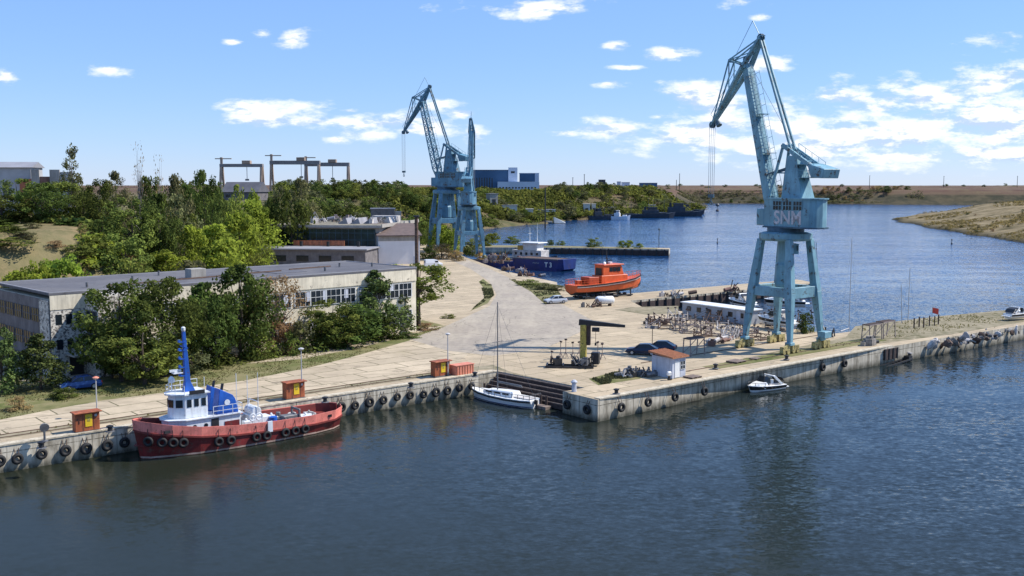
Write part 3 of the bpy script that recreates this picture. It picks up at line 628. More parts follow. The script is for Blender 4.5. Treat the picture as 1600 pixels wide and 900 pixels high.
    if not lattice:
        SB().bar(f0, f0.lerp(f1, .12), .7, .9, 1.35, 1.7, up=up).bar(f0.lerp(f1, .12), f1, 1.35, 1.7, 1.0, 1.15, up=up).done('jib', mat, bev=.05)
    else:
        j = SB(); cs = [(-1, -1), (1, -1), (1, 1), (-1, 1)]; d = (f1-f0).normalized(); nx = Vector((d.z, 0, -d.x))
        def cr(i, a): wd_ = .35+.75*min(1, a*6)*(1-.45*a); return f0.lerp(f1, a)+nx*(cs[i][0]*wd_*.8)+Vector((0, cs[i][1]*wd_*.8, 0))
        K = 12
        for i in range(4):
            for k in range(K):
                j.bar(cr(i, k/K), cr(i, (k+1)/K), .26); j.bar(cr(i, k/K), cr((i+1) % 4, (k+1)/K), .13); j.bar(cr(i, k/K), cr((i+1) % 4, k/K), .13)
        j.done('jib', mat)
    lf = SB(); d = (f1-f0).normalized(); nx = Vector((-d.z, 0, d.x)); bk = -nx*-1
    off = Vector((-d.z, 0, d.x))*1.05
    for y_ in (-.3, .3): lf.bar(f0.lerp(f1, .1)+off+Vector((0, y_, 0)), f0.lerp(f1, .98)+off*.8+Vector((0, y_, 0)), .07)
    for k in range(40):
        c = f0.lerp(f1, .1+.88*k/39)+off*(1-.2*k/39); lf.bar(c-Vector((0, .3, 0)), c+Vector((0, .3, 0)), .05)
    off2 = off*1.9
    for y_ in (-.45, .45): lf.bar(f0.lerp(f1, .14)+off2+Vector((0, y_, 0)), f0.lerp(f1, .95)+off2*.85+Vector((0, y_, 0)), .045)
    for k in range(12):
        c = f0.lerp(f1, .14+.8*k/11)
        for y_ in (-.45, .45): lf.bar(c+off*.9+Vector((0, y_, 0)), c+off2*(1-.14*k/11)+Vector((0, y_, 0)), .045)
    for a in (.4, .66): lf.box(tuple(f0.lerp(f1, a)+off*1.25), (1.2, 1.5, .07))
    lf.done('jib_ladder', mat)
    rk = SB()
    for y_ in (-.45, .45): rk.bar((-1.4, y_, 25.2), f0.lerp(f1, .27)+Vector((0, y_, 0)), .16, .2)
    rk.done('luffing_rack', 'crane_dark')
    # front lever (triangular)
    tp, hd, tip, kp_ = Vector((5.6, 0, 43.2)), Vector((8.2, 0, 39.6)), Vector((15.2, 0, 31.6)), Vector((11.4, 0, 40.7))
    lv = SB()
    for y_ in (-.55, .55):
        Y = Vector((0, y_, 0))
        lv.bar(tp+Y*.5, hd+Y*1.3, .32, .5, .4, .8, up=up); lv.bar(hd+Y*1.3, tip+Y*.3, .42, .85, .22, .38, up=up)
        lv.bar(tp+Y*.5, kp_+Y, .16); lv.bar(kp_+Y, tip+Y*.3, .16); lv.bar(kp_+Y, hd+Y*1.3, .2)
        lv.bar(kp_+Y, hd.lerp(tip, .45)+Y*.8, .12); lv.bar(kp_+Y*1.0, hd.lerp(tp, .5)+Y*.8, .12)
    for a in (.1, .3, .5, .7, .9): c = hd.lerp(tip, a); w_ = .72*(1-.7*a); lv.bar(c-Vector((0, w_, 0)), c+Vector((0, w_, 0)), .2)
    lv.bar(kp_-Vector((0, .6, 0)), kp_+Vector((0, .6, 0)), .25); lv.bar(hd-Vector((0, .9, 0)), hd+Vector((0, .9, 0)), .7); lv.bar(tp-Vector((0, .55, 0)), tp+Vector((0, .55, 0)), .5)
    lvo = lv.done('front_lever', mat)
    fr = SB()
    for a in (.15, .4, .65, .9):
        c = hd.lerp(tip, a)
        for y_ in (-.6, .6): fr.bar(c+Vector((0, y_*(1-.5*a), 0)), c+Vector((.75, y_*(1-.5*a), .75)), .05)
    for y_ in (-.6, .6): fr.bar(hd.lerp(tip, .15)+Vector((.75, y_*.92, .75)), hd.lerp(tip, .9)+Vector((.75, y_*.55, .75)), .05)
    fr.bar(tp, tp+Vector((1.7, 0, 2.6)), .09); fr.bar(tp+Vector((1.7, 0, 2.6)), hd+Vector((2.2, 0, 2.0)), .05); fr.bar(tp+Vector((0, .3, .3)), tp+Vector((-1.1, .3, .2)), .12)
    fr.done('railing', mat)
    for c, r_ in ((tip, .5), (hd+Vector((.2, 0, .9)), .45), (tp+Vector((0, 0, .1)), .5), (kp_, .35)):
        sh = SB(); sh.tube(c+Vector((0, -.28, 0)), c+Vector((0, .28, 0)), r_*.45, n=10)
        for y_ in (-.18, .18): sh.tube(c+Vector((0, y_-.06, 0)), c+Vector((0, y_+.06, 0)), r_, n=14)
        sh.done('pulley', 'crane_dark')
    SB().tube((13.5, .2, 31.4), (14.0, .2, 32.1), .45, .3, 10).done('floodlight', 'crane_dark')
    tr = SB()
    for y_ in (-.42, .42): tr.bar(tp+Vector((0, y_*.6, 0)), Vector((-1.0, y_, 27.4)), .22, .34)
    tr.done('tie_rod', mat)
    rp = SB()
    for dx, y_, z_ in ((.45, .18, 21.4), (.45, -.18, 21.4), (-.4, .18, 21.0), (-.4, -.18, 21.0)): rp.tube(tip+Vector((dx, y_, 0)), (tip.x+dx*.9, y_, z_), .03, n=5)
    rp.tube(tip+Vector((0, 0, .4)), hd+Vector((.2, 0, 1.3)), .03, n=5); rp.tube(hd+Vector((.2, 0, 1.3)), (-2.0, 0, 26.8), .03, n=5)
    ro = rp.done('hoist_rope', 'cable')
    hk = SB(); hk.box((tip.x, 0, 21.0), (1.1, .3, .5)); hk.tube((tip.x, 0, 20.8), (tip.x, 0, 20.2), .09); hk.torus((tip.x, 0, 19.95), (0, 1, 0), .25, .08, 12, 6); hk.done('hook_block', 'crane_dark')
    return t
CC = KP+EP*44.5-NP*9.0; CC.z = 2.45
portal_crane('tall blue portal crane with SNM lettering on the pier', CC, AP, R(121.3), 'crane', text='SNM')
portal_crane('blue crane with its jib seen end on, in front of the lattice crane', (-13.3, 318, 2.4), R(110), R(86), 'crane_far')
portal_crane('large blue lattice jib crane standing behind the end-on crane among trees', (-22.5, 353, 2.6), R(112), R(143), 'crane_far', scale=1.3, lattice=True)

# ================================================================ tug
def hullrings(secs):
    return [[(x, yb, zb), (x, yw, zw), (x, yd, zd), (x, -yd, zd), (x, -yw, zw), (x, -yb, zb)] for x, yd, zd, yw, zw, yb, zb in secs]
tg = thing('tugboat', 'red tugboat with blue mast and funnels moored along the left quay', 'tugboat', tuple(Q0+EQ*20.9+NQ*2.95), AQ+math.pi)
S = [(10.35, .12, 2.75), (10.0, .75, 2.65), (9.2, 1.45, 2.5), (7.6, 2.1, 2.2), (5.0, 2.5, 1.75), (1.5, 2.62, 1.4), (-3, 2.62, 1.2), (-7, 2.5, 1.15), (-9.5, 2.1, 1.2), (-10.7, 1.3, 1.3), (-11.1, .35, 1.35)]
WLf = [.10, .4, .9, 1.5, 2.2, 2.5, 2.5, 2.2, 1.6, .8, .1]
def xs(i): return S[i][0]-(.45 if i < 3 else 0)*(1-i/3)
MB().loft([[(x-(.7 if i == 0 else .45 if i == 1 else .2 if i == 2 else 0), WLf[i]*.8, -.8), (x-(.5 if i == 0 else .3 if i == 1 else 0), WLf[i], .1), (x, yd*.97, zd), (x, -yd*.97, zd), (x-(.5 if i == 0 else .3 if i == 1 else 0), -WLf[i], .1), (x-(.7 if i == 0 else .45 if i == 1 else .2 if i == 2 else 0), -WLf[i]*.8, -.8)] for i, (x, yd, zd) in enumerate(S)]).build('hull', 'hull_red', tg)
wlm = MB()
for sg in (1, -1):
    wlm.loft([[(x-(.5 if i == 0 else .3 if i == 1 else 0)*.95, sg*(WLf[i]+.02), .05), (x-(.5 if i == 0 else .3 if i == 1 else 0)*.95, sg*(WLf[i]+.035), .22)] for i, (x, yd, zd) in enumerate(S)], closed=False)
wlm.build('boot_stripe', 'waterline', tg)
def belt(y0f, z0, y1f, z1, mat, name, th=.07, parent=tg):
    b = MB()
    for sg in (1, -1):
        b.loft([[(x+.0, sg*yd*y0f, zd+z0), (x+(.12 if i == 0 else 0), sg*(yd*y1f+.02), zd+z1(i)), (x+(.02 if i == 0 else -.0), sg*max(.02, yd*y1f-th), zd+z1(i)), (x-(.1 if i == 0 else 0), sg*max(.01, yd*y0f-th), zd+z0)] for i, (x, yd, zd) in enumerate(S)])
    return b.build(name, mat, parent)
bwk = belt(.98, -.08, 1.03, lambda i: .95 if i < 3 else .9, 'bulwark_red', 'bulwark')
inn = MB()
for sg in (1, -1):
    inn.loft([[(x-(.16 if i == 0 else .05 if i == 1 else 0)+(.16 if i == 10 else 0), sg*max(.01, yd*.97-.13), zd-.02), (x-(.12 if i == 0 else .05 if i == 1 else 0)+(.16 if i == 10 else 0), sg*max(.012, yd*1.02-.12), zd+.86)] for i, (x, yd, zd) in enumerate(S)], closed=False)
inn.build('bulwark_inner_shade', 'deck_red', bwk)  # inner bulwark face: its shade is put into the darker red
ru = MB()
for sg in (1, -1):
    for i in range(len(S)-1):
        ru.bar((S[i][0], sg*(S[i][1]*.99+.03), S[i][2]-.06), (S[i+1][0], sg*(S[i+1][1]*.99+.03), S[i+1][2]-.06), .14, .16)
ru.build('rubbing_strake', 'deck_red', tg)
po = MB()
for x_ in (8.0, -8.6): po.box((x_, (2.02 if x_ > 0 else 2.22), 2.55 if x_ > 0 else 1.65), (.7, .18, .24), .25 if x_ > 0 else -.2)
po.build('fairlead', 'black', tg)
MB().poly([(x, yd*.93) for x, yd, zd in S]+[(x, -yd*.93) for x, yd, zd in reversed(S)], 1.22, 1.26).build('deck', 'deck_red', tg)
for x_, z_ in ((9.55, 1.75), (8.5, 1.6), (7.6, 1.5), (6.7, 1.38), (3.4, 1.0), (2.2, .95), (-.4, .85), (-1.5, .82), (-3.5, .8), (-4.6, .8), (-5.7, .8)):
    yd = np.interp(x_, [s[0] for s in reversed(S)], [s[1] for s in reversed(S)])
    dy = np.interp(x_+.3, [s[0] for s in reversed(S)], [s[1] for s in reversed(S)])-np.interp(x_-.3, [s[0] for s in reversed(S)], [s[1] for s in reversed(S)])
    for sg in (1,):
        f = MB().torus((x_, sg*(yd+.14), z_), (-dy/.6, sg*1., .0), .33, .15); fo = f.build('tyre_fender', 'rubber', tg, smooth=True)
        MB().tube((x_, sg*(yd+.12), z_+.3), (x_, sg*(yd+.06), z_+1.15), .03, n=5).build('chain', 'black', fo)
# superstructure
DX = 1.3; keep = len(COL.objects)
MB().poly([(6.1, -1.0), (6.4, 0), (6.1, 1.0), (4.8, 1.75), (-.6, 1.75), (-.6, -1.75), (4.8, -1.75)], 1.25, 3.25).build('deckhouse', 'tug_white', tg, bev=.05)
MB().poly([(6.3, -1.1), (6.6, 0), (6.3, 1.1), (4.9, 1.95), (-.8, 1.95), (-.8, -1.95), (4.9, -1.95)], 3.25, 3.33).build('boat_deck', 'tug_white', tg)
wh = MB().loft([[(x, y, z) for x, y in ((5.6+e, -.75), (5.85+e, 0), (5.6+e, .75), (4.7, 1.35), (2.5, 1.35), (2.5, -1.35), (4.7, -1.35))] for z, e in ((3.33, 0), (5.55, -.12))]).build('wheelhouse', 'tug_white', tg, bev=.05)
MB().poly([(5.8, -.9), (6.1, 0), (5.8, .9), (4.8, 1.55), (2.3, 1.55), (2.3, -1.55), (4.8, -1.55)], 5.55, 5.67).build('roof', 'tug_white', wh)
wn = [((4.3, 1.36), 0), ((3.6, 1.36), 0), ((2.9, 1.36), 0), ((5.15, 1.07), -.58), ((5.68, .40), -1.25), ((5.68, -.40), -1.9), ((5.15, -1.07), -2.56)]
for (c, a) in wn:
    MB().box((c[0], c[1], 4.75), (.42 if a == 0 else .62, .07, .72), a).build('window', 'glass', wh)
for x_ in (5.3, 4.0, 2.9): MB().tube((x_, 1.7 if x_ < 5 else 1.48, 2.55), (x_, 1.78 if x_ < 5 else 1.58, 2.55), .2, n=12).build('porthole', 'glass', tg)
MB().box((2.0, 1.76, 2.2), (.75, .06, 1.75)).build('door', 'black', tg)
MB().box((.3, 1.77, 2.35), (1.5, .05, .55)).build('nameplate', 'hull_red', tg)
MB().box((3.6, 1.56, 5.78), (1.5, .06, .36)).build('nameboard', 'black', wh)
def railing(b, pts, h=.95, n=2):
    for i in range(len(pts)-1):
        p, q_ = Vector(pts[i]), Vector(pts[i+1]); k = max(1, int((q_-p).length/.8))
        for j in range(k+1): c = p.lerp(q_, j/k); b.bar(c, c+Vector((0, 0, h)), .05)
        for m_ in range(n): z = Vector((0, 0, h*(m_+1)/n)); b.bar(p+z, q_+z, .045)
    return b
railing(MB(), [(2.3, -1.5, 5.67), (4.8, -1.5, 5.67), (5.95, 0, 5.67), (4.8, 1.5, 5.67)], .8).build('railing', 'tug_white', wh)
railing(MB(), [(2.2, 1.9, 3.33), (-.7, 1.9, 3.33), (-.7, -1.9, 3.33), (2.2, -1.9, 3.33)], .9).build('railing', 'tug_white', tg)
ms = MB().loft([[(x0, -w_, z), (x1, -w_, z), (x1, w_, z), (x0, w_, z)] for z, x0, x1, w_ in ((5.6, 3.2, 4.3, .36), (6.6, 3.62, 4.15, .22), (9.5, 3.82, 4.2, .17), (11.4, 3.95, 4.22, .13))]).build('mast', 'tug_blue', tg, bev=.03)
for z in (7.2, 8.0, 8.8, 9.6, 10.4): MB().box((4.35, 0, z), (.55, .5, .07)).box((4.55, 0, z+.12), (.2, .2, .2)).build('mast_light', 'tug_blue', ms)
MB().bar((4.1, -.9, 9.9), (4.1, .9, 9.9), .07).build('yard_arm', 'tug_blue', ms)
MB().lathe((4.1, 0, 11.4), [(.16, 0), (.2, .1), (.2, .35), (.1, .42)], 10).build('mast_lamp', 'tug_white', ms)
rd = MB().box((5.0, 0, 7.75), (1.1, .16, .22)); rd.box((4.8, 0, 7.5), (.9, .5, .08)); rd.box((5.0, 0, 7.6), (.3, .3, .2)); rd.build('radar', 'tug_white', ms)
MB().lathe((5.2, -.5, 5.7), [(.06, 0), (.06, .9), (.3, .9), (.32, 1.2), (.12, 1.45)], 10).build('searchlight', 'tug_white', wh)
for y_, x_ in ((.95, .1), (-.95, 1.5)):
    x_ = .4; fn = MB().loft([[(x, y, z) for x, y in ((x1, -.6+y_), (x1, .6+y_), (x0, .6+y_), (x0, -.6+y_))] for z, x0, x1 in ((3.33, -.5, 1.7), (3.6, -.45, 1.65), (4.65, -.2, 1.5))]+[[(x, y, z) for x, y, z in ((1.35, -.55+y_, 5.75), (1.35, .55+y_, 5.75), (.05, .55+y_, 5.05), (.05, -.55+y_, 5.05))]]).build('funnel', 'tug_blue', tg, bev=.04)
    MB().tube((.95, y_, 5.4), (.8, y_, 6.15), .14, n=8).build('exhaust_pipe', 'black', fn)
    if y_ > 0: MB().lathe((0, 0, 0), [(.0, 0), (.28, 0), (.28, .03), (0, .03)], 14).build('funnel_badge', 'tug_white', fn); COL.objects['funnel_badge'].location = (.65, 1.56, 4.4); COL.objects['funnel_badge'].rotation_euler = (R(-90), 0, 0)
for o in list(COL.objects)[keep:]:
    if o.parent == tg: o.location.x += DX
# deck gear
MB().box((-1.9, 2.66, 1.65), (.5, .16, 1.05)).build('boarding_gate', 'tug_white', tg)
for k, (x_, y_, sx_, sz) in enumerate(((-.3, .9, .8, .9), (-.4, -.6, .7, 1.2), (-2.3, -1.2, .6, .7), (-3.9, -.9, .7, .6), (-6.9, .7, 1.5, .45), (-7.9, -.4, 1.2, .4), (-4.3, 1.2, .5, .5))):
    b = MB(); b.box((x_, y_, 1.26+sz/2), (sx_, sx_*.8, sz), .3*k); b.tube((x_, y_, 1.26+sz), (x_+.1, y_, 1.5+sz), .12); b.build('deck_locker', ['tug_white', 'scrap_b', 'steel', 'tug_white'][k % 4], tg, bev=.04)
tm = MB(); tm.box((-1.4, 0, 1.9), (1.2, 2.2, 1.3)); tm.tube((-1.4, -.9, 2.9), (-1.4, .9, 2.9), .5, n=14); tm.box((-2.6, 0, 1.75), (.9, 1.2, 1.0)); tm.bar((-1.5, 1.0, 2.4), (-1.5, 1.0, 3.9), .1); tm.bar((-1.5, -1, 2.4), (-1.5, -1, 3.9), .1); tm.bar((-1.5, 1, 3.9), (-1.5, -1, 3.9), .1)
tm.build('towing_winch', 'tug_white', tg, bev=.05)
MB().lathe((-3.2, .7, 1.25), [(.05, 0), (.42, .02), (.42, .85), (.1, .9)], 14).build('barrel', 'tug_blue', tg)
for i in range(5):
    x_, y_ = -4.0-rng.random()*4, rng.uniform(-1.3, 1.2)
    b = MB(); b.torus((x_, y_, 1.4), (0, 0, 1), .38, .13, 14, 6); b.torus((x_+.1, y_, 1.6), (.1, 0, 1), .34, .12, 14, 6); b.build('rope_coil', 'scrap_b' if i % 2 else 'steel', tg)
b = MB().box((-5.2, .3, 1.6), (1.7, 1.0, .7)); b.bar((-6.1, -.8, 1.3), (-6.1, -.8, 2.5), .2); b.bar((-6.1, .8, 1.3), (-6.1, .8, 2.5), .2); b.bar((-6.1, -.8, 2.4), (-6.1, .8, 2.4), .2); b.tube((-4.6, -.9, 1.3), (-4.6, -.9, 2.1), .25); b.build('towing_bitts', 'steel', tg, bev=.04)
b = MB(); b.lathe((8.2, 0, 1.9), [(.25, 0), (.25, .6), (.4, .65), (.4, .75), (0, .8)], 12); b.lathe((7.2, .5, 1.9), [(.16, 0), (.16, .5), (.22, .52), (.2, .7), (0, .72)], 10); b.lathe((7.2, -.5, 1.9), [(.16, 0), (.16, .5), (.22, .52), (.2, .7), (0, .72)], 10)
b.poly([(7.0, -1.5), (9.4, -1.0), (9.9, 0), (9.4, 1.0), (7.0, 1.5)], 1.86, 1.93); b.build('anchor_windlass', 'steel', tg)
an = MB()
for x_, y_ in ((3.0, -1.2), (-.2, -1.0), (-.5, .8), (-2.0, 0)): an.tube((x_, y_, 3.3 if x_ < 2 else 5.6), (x_, y_, 6.6), .03, n=5)
an.build('antenna', 'tug_white', tg)
for x_ in (-.9, -1.6): MB().torus((x_+.4, 1.8, 2.6), (0, 1, 0), .32, .08, 14, 6).build('lifebuoy', 'tug_white', tg)

# ================================================================ tyre fenders along the quays
def tyre(x, y, z, nrm, label, group):
    t = thing('tyre_fender', label, 'tyre fender', (x, y, z), math.atan2(nrm.y, nrm.x), group)
    for d, z_ in ((0, 0),):
        MB().torus((.28, 0, 0), (1, 0, .0), .36, .19, 18, 8).build('tyre', 'rubber', t, smooth=True)
    c = MB()
    for s_ in (-.15, .15): c.tube((.2, s_, .5), (-.15, s_*1.5, 1.25), .035, n=5)
    c.build('chain', 'rusty', t)
    return t
pxs = [4, 32, 70, 107, 139, 172, 199]
t0 = None
for i, x in enumerate(pxs):
    c = on_line(x-6, Q0, EQ, 1.15); k = len(pxs)-1-i
    lab = 'black tyre fender nearest the bow of the red tug' if k == 0 else f'black tyre fender, {ORD[k]} from the red tug bow along the left quay'
    if t0 is None: t0 = tyre(c.x, c.y, c.z, NQ, lab, 'tyres hung on the left quay wall')
    else: c.z += random.uniform(-.14, .1); dup(t0, c, None, lab, scale=random.uniform(.9, 1.15))
pxs = [535, 557, 579, 601, 623, 643, 664, 683, 701, 720, 739]
for i, x in enumerate(pxs):
    c = on_line(x-4, Q0, EQ, 1.15)
    lab = 'black tyre fender just behind the red tug stern' if i == 0 else ('black tyre fender beside the bow of the sailboat' if i == 10 else f'black tyre fender, {ORD[i]} from the red tug stern towards the sailboat')
    c.z += random.uniform(-.14, .1); dup(t0, c, None, lab, group='tyres hung between tug and sailboat', scale=random.uniform(.86, 1.12))
NS = Vector((-.78, -.62, 0))
A = Vector((5.6, 111.2, 0)); B = Vector((9.1, 106.8, 0))
for a, lab in ((.18, 'black tyre fender on shaded pier end, beside the timber steps'), (.75, 'black tyre fender on shaded pier end, beside the pier corner')):
    c = A.lerp(B, a); dup(t0, (c.x, c.y, 1.15), math.atan2(NS.y, NS.x), lab, group='tyres hung on the pier')
for x, lab in ((968, 'stacked black tyre fender on sunny pier wall nearest the corner'), (1010, 'black tyre fender on sunny pier wall, second from the corner'), (1052, 'black tyre fender on pier wall below the small white hut'), (1098, 'black tyre fender on pier wall left of the motorboat'), (1283, 'black tyre fender on pier wall just right of the crane legs'), (1317, 'black tyre fender on pier wall, rightmost one past the crane legs')):
    c = on_line(x, KP, EP, 1.2) if x < 1160 else on_line(x, Vector((28.5, 124., 0)), Vector((26, 19.8, 0)).normalized(), 1.2)
    dup(t0, c, math.atan2(NP.y, NP.x), lab, group='tyres hung on the pier')

# ================================================================ timber steps and pontoon in the slip
s0, s1 = Vector((-1.5, 123.5, 0)), Vector((8.2, 113.4, 0)); sd_ = (s1-s0).normalized(); sn = Vector((-abs(sd_.y), -abs(sd_.x), 0)); sn = Vector((sd_.y, -sd_.x, 0)); sn = sn if sn.x < 0 else -sn
st = thing('timber_steps', 'dark ribbed timber steps running down to the sailboat slip', 'steps', tuple(s0+Vector((0, 0, 0))))
for k in range(5):
    a = s0+sn*(.05+.5*k); b2 = s1+sn*(.05+.5*k)-sd_*(.0 if k < 4 else .6); z = 2.25-.4*k
    MB().bar(a-s0+sn*.25+Vector((0, 0, z-.3)), b2-s0+sn*.25+Vector((0, 0, z-.3)), .5, .6).build('step', 'timber', st)
    MB().bar(a-s0+sn*.5+Vector((0, 0, z+.02)), b2-s0+sn*.5+Vector((0, 0, z+.02)), .09, .1).build('step_edge', 'timber_edge', st)
pn = thing('pontoon', 'narrow pale floating pontoon between the sailboat and the timber steps', 'pontoon', tuple(s0+sn*3.3))
MB().bar(sd_*.3+Vector((0, 0, .15)), sd_*11.5+Vector((0, 0, .15)), 1.0, .4).build('deck', 'timber_edge', pn, bev=.03)
MB().bar(sd_*.3+Vector((0, 0, -.2)), sd_*11.5+Vector((0, 0, -.2)), 1.2, .3).build('float', 'black', pn)
for a in (.4, 9.9, 10.8): MB().tube(sd_*a+Vector((0, 0, -.5))-sn*.4, sd_*a+Vector((0, 0, 1.4))-sn*.4, .14).build('pile', 'timber', pn)
# ================================================================ boats
sb = thing('sailboat', 'white sailing yacht with bare mast moored by the timber steps', 'sailboat', (-1.0, 117.0, 0), math.atan2(.66, -.75))
SS = [(5.0, .05, 1.15, .03), (4.4, .55, 1.08, .3), (3.0, 1.1, 1.0, .8), (1, 1.45, .92, 1.2), (-1.5, 1.5, .88, 1.25), (-3.6, 1.3, .9, 1.0), (-4.9, 1.05, .95, .6)]
MB().loft([[(x-(.5 if i == 0 else .15 if i == 1 else 0), yw*.7, -.4), (x-(.3 if i == 0 else .1 if i == 1 else 0), yw, .1), (x, yd, zd), (x, -yd, zd), (x-(.3 if i == 0 else .1 if i == 1 else 0), -yw, .1), (x-(.5 if i == 0 else .15 if i == 1 else 0), -yw*.7, -.4)] for i, (x, yd, zd, yw) in enumerate(SS)]).build('hull', 'white', sb, bev=.03)
b = MB()
for sg in (1, -1): b.loft([[(x, sg*(yd*.985+.02), zd-.28), (x, sg*(yd*.995+.02), zd-.1)] for x, yd, zd, yw in SS], closed=False)
b.build('stripe', 'black', sb)
b = MB()
for sg in (1, -1): b.loft([[(x, sg*(yw+.025), .06), (x, sg*(yw+(yd-yw)*.12+.025), .16)] for x, yd, zd, yw in SS[1:]], closed=False)
b.build('boot_stripe', 'navy', sb)
cbn = MB().loft([[(x, y, z) for y, z in ((-w_, .9), (-w_*.85, .9+h_), (w_*.85, .9+h_), (w_, .9))] for x, w_, h_ in ((3.0, .4, .12), (2.2, .75, .4), (0, .95, .5), (-1.8, .95, .55), (-2.0, .9, .3))]).build('cabin', 'white', sb, bev=.04)
for x_ in (1.5, .2, -1.1):
    for sg in (1, -1): MB().box((x_, sg*.90, 1.2), (.95, .06, .17)).build('window', 'glass', cbn)
MB().box((-3.3, 0, .98), (2.3, 1.3, .1)).build('cockpit', 'scrap_b', sb)
mst = MB().tube((.9, 0, 1.3), (.9, 0, 11.6), .075, .05, 8).build('mast', 'steel', sb)
b = MB()
for p in ((4.9, 0, 1.2), (-4.8, 0, 1.0), (.6, 1.4, .95), (.6, -1.4, .95)): b.tube(p, (.9, 0, 11.3), .015, n=4)
b.build('rigging', 'steel', mst)
MB().bar((.85, -.9, 7), (.85, .9, 7), .05).build('spreader', 'steel', mst)
b = MB().tube((.8, 0, 2.2), (-2.9, 0, 2.1), .06); b.tube((.8, 0, 2.3), (-2.8, 0, 2.22), .11, n=8); b.build('boom', 'steel', sb)
b = MB(); railing(b, [(5.0, 0, 1.15), (4.0, .7, 1.05), (3.9, .75, 1.05)], .55, 1); railing(b, [(5.0, 0, 1.15), (4.0, -.7, 1.05)], .55, 1); railing(b, [(-4.8, 1, .95), (-4.8, -1, .95)], .6, 1); railing(b, [(3.9, .75, 1.0), (1, 1.4, .92), (-4.8, 1.0, .95)], .5, 1); b.build('pulpit', 'steel', sb)
b = MB().box((-5.15, .25, .75), (.35, .35, .55)); b.box((-5.2, .25, .2), (.18, .18, .9)); b.build('outboard_motor', 'black', sb, bev=.06)

def motorboat(label, loc, rz, sc=1., hull='black', group=None):
    t = thing('motorboat', label, 'motorboat', loc, rz, group, sc)
    H = [(3.3, .05, .95, .02), (2.9, .5, .92, .2), (1.9, .95, .85, .6), (.3, 1.18, .78, .95), (-1.5, 1.2, .72, 1.0), (-2.8, 1.12, .7, .95)]
    MB().loft([[(x-(.7 if i == 0 else .3 if i == 1 else 0), yw*.5, -.25), (x-(.4 if i == 0 else .15 if i == 1 else 0), yw, .12), (x, yd, zd), (x, -yd, zd), (x-(.4 if i == 0 else .15 if i == 1 else 0), -yw, .12), (x-(.7 if i == 0 else .3 if i == 1 else 0), -yw*.5, -.25)] for i, (x, yd, zd, yw) in enumerate(H)]).build('hull', 'white', t, bev=.03)
    b = MB()
    for sg in (1, -1): b.loft([[(x-(.3 if i == 0 else .1 if i == 1 else 0), sg*(yw+(yd-yw)*.25+.025), .12+(zd-.12)*.25), (x-.05, sg*(yd*.99+.02), zd-.1)] for i, (x, yd, zd, yw) in enumerate(H)], closed=False)
    b.build('hull_band', hull, t)
    MB().loft([[(x, y, z) for y, z in ((-w_, .72), (-w_*.8, .72+h_), (w_*.8, .72+h_), (w_, .72))] for x, w_, h_ in ((3.0, .25, .22), (1.9, .8, .42), (.7, 1.0, .58), (.5, 1.0, .3))]).build('foredeck', 'white', t, bev=.04)
    MB().loft([[(x, y, z) for y, z in ((-w_, z0), (-w_*.9, z1), (w_*.9, z1), (w_, z0))] for x, w_, z0, z1 in ((1.1, .75, 1.2, 1.25), (.3, .98, 1.15, 1.85), (.15, .98, 1.15, 1.86))]).build('windscreen', 'glass', t)
    MB().box((-1.1, 0, .85), (2.6, 1.7, .2)).build('cockpit', 'scrap_b', t)
    for sg in (1, -1): MB().box((-.4, sg*.5, 1.15), (.5, .5, .6)).build('seat', 'white', t, bev=.05)
    b = MB()
    for sg in (1, -1): b.bar((-1.9, sg*1.05, .8), (-.6, sg*.9, 1.95), .14, .3)
    b.bar((-.6, -.9, 1.95), (-.6, .9, 1.95), .3, .14); b.build('radar_arch', 'white', t, bev=.03)
    MB().loft([[(-1.0, -1.0, 1.9), (-1.0, 1.0, 1.9)], [(-1.9, -1.05, 1.65), (-1.9, 1.05, 1.65)], [(-2.5, -1.05, 1.0), (-2.5, 1.05, 1.0)]], closed=False).build('canopy', 'black', t)
    MB().box((-3.1, 0, .3), (.7, 1.8, .12)).build('swim_platform', 'white', t)
    railing(MB(), [(1.2, 1.05, .85), (2.6, .62, .92), (3.25, 0, .97), (2.6, -.62, .92), (1.2, -1.05, .85)], .35, 1).build('bow_rail', 'steel', t)
    b = MB().torus((0.2, 1.3, .45), (1, 0, 0), .001, .13, 8, 8); b.build('fender', 'rubber', t)
    return t
mb = motorboat('white motorboat with black hull band moored against the pier wall', (31.2, 124.0, 0), AP+math.pi-.12, .92)
# yachts laid up ashore around the crane
def cradle_under(loc, rz, L, w, h, label, group):
    t = thing('boat_cradle', label, 'boat cradle', loc, rz, group)
    b = MB()
    for x in (-L/2, L/2):
        for y in (-w, w): b.bar((x, y, 0), (x, y*.8, h), .1)
        b.bar((x, -w, .1), (x, w, .1), .14)
    for y in (-w, w): b.bar((-L/2, y, .08), (L/2, y, .08), .12)
    b.build('frame', 'cradle', t)
    for x in (-L/2, L/2):
        for y in (-w*.8, w*.8): MB().box((x, y, h), (.3, .2, .25)).build('pad', 'timber', t)
    return t
for i, (x, y, rz, sc, lab) in enumerate(((1212, 512, 2.2, 1.1, 'white motorboat ashore behind the left legs of the lettered crane'), (1228, 482, 2.9, 1.2, 'small white yacht ashore by the basin, seen between the lettered crane legs'), (1158, 482, 2.0, 1.1, 'white motorboat ashore at the right end of the long white cabin'))):
    p = P(x, y+2); n = dup(mb, (p.x, p.y, 3.3), rz, lab, sc); n['group'] = 'motorboats laid up ashore'
    cradle_under((p.x, p.y, 2.41), rz, 3.0, .8, .95, 'steel cradle under the '+lab.split(' ashore')[0]+' '+lab.split('ashore ')[1].split(',')[0], 'cradles under laid up boats')

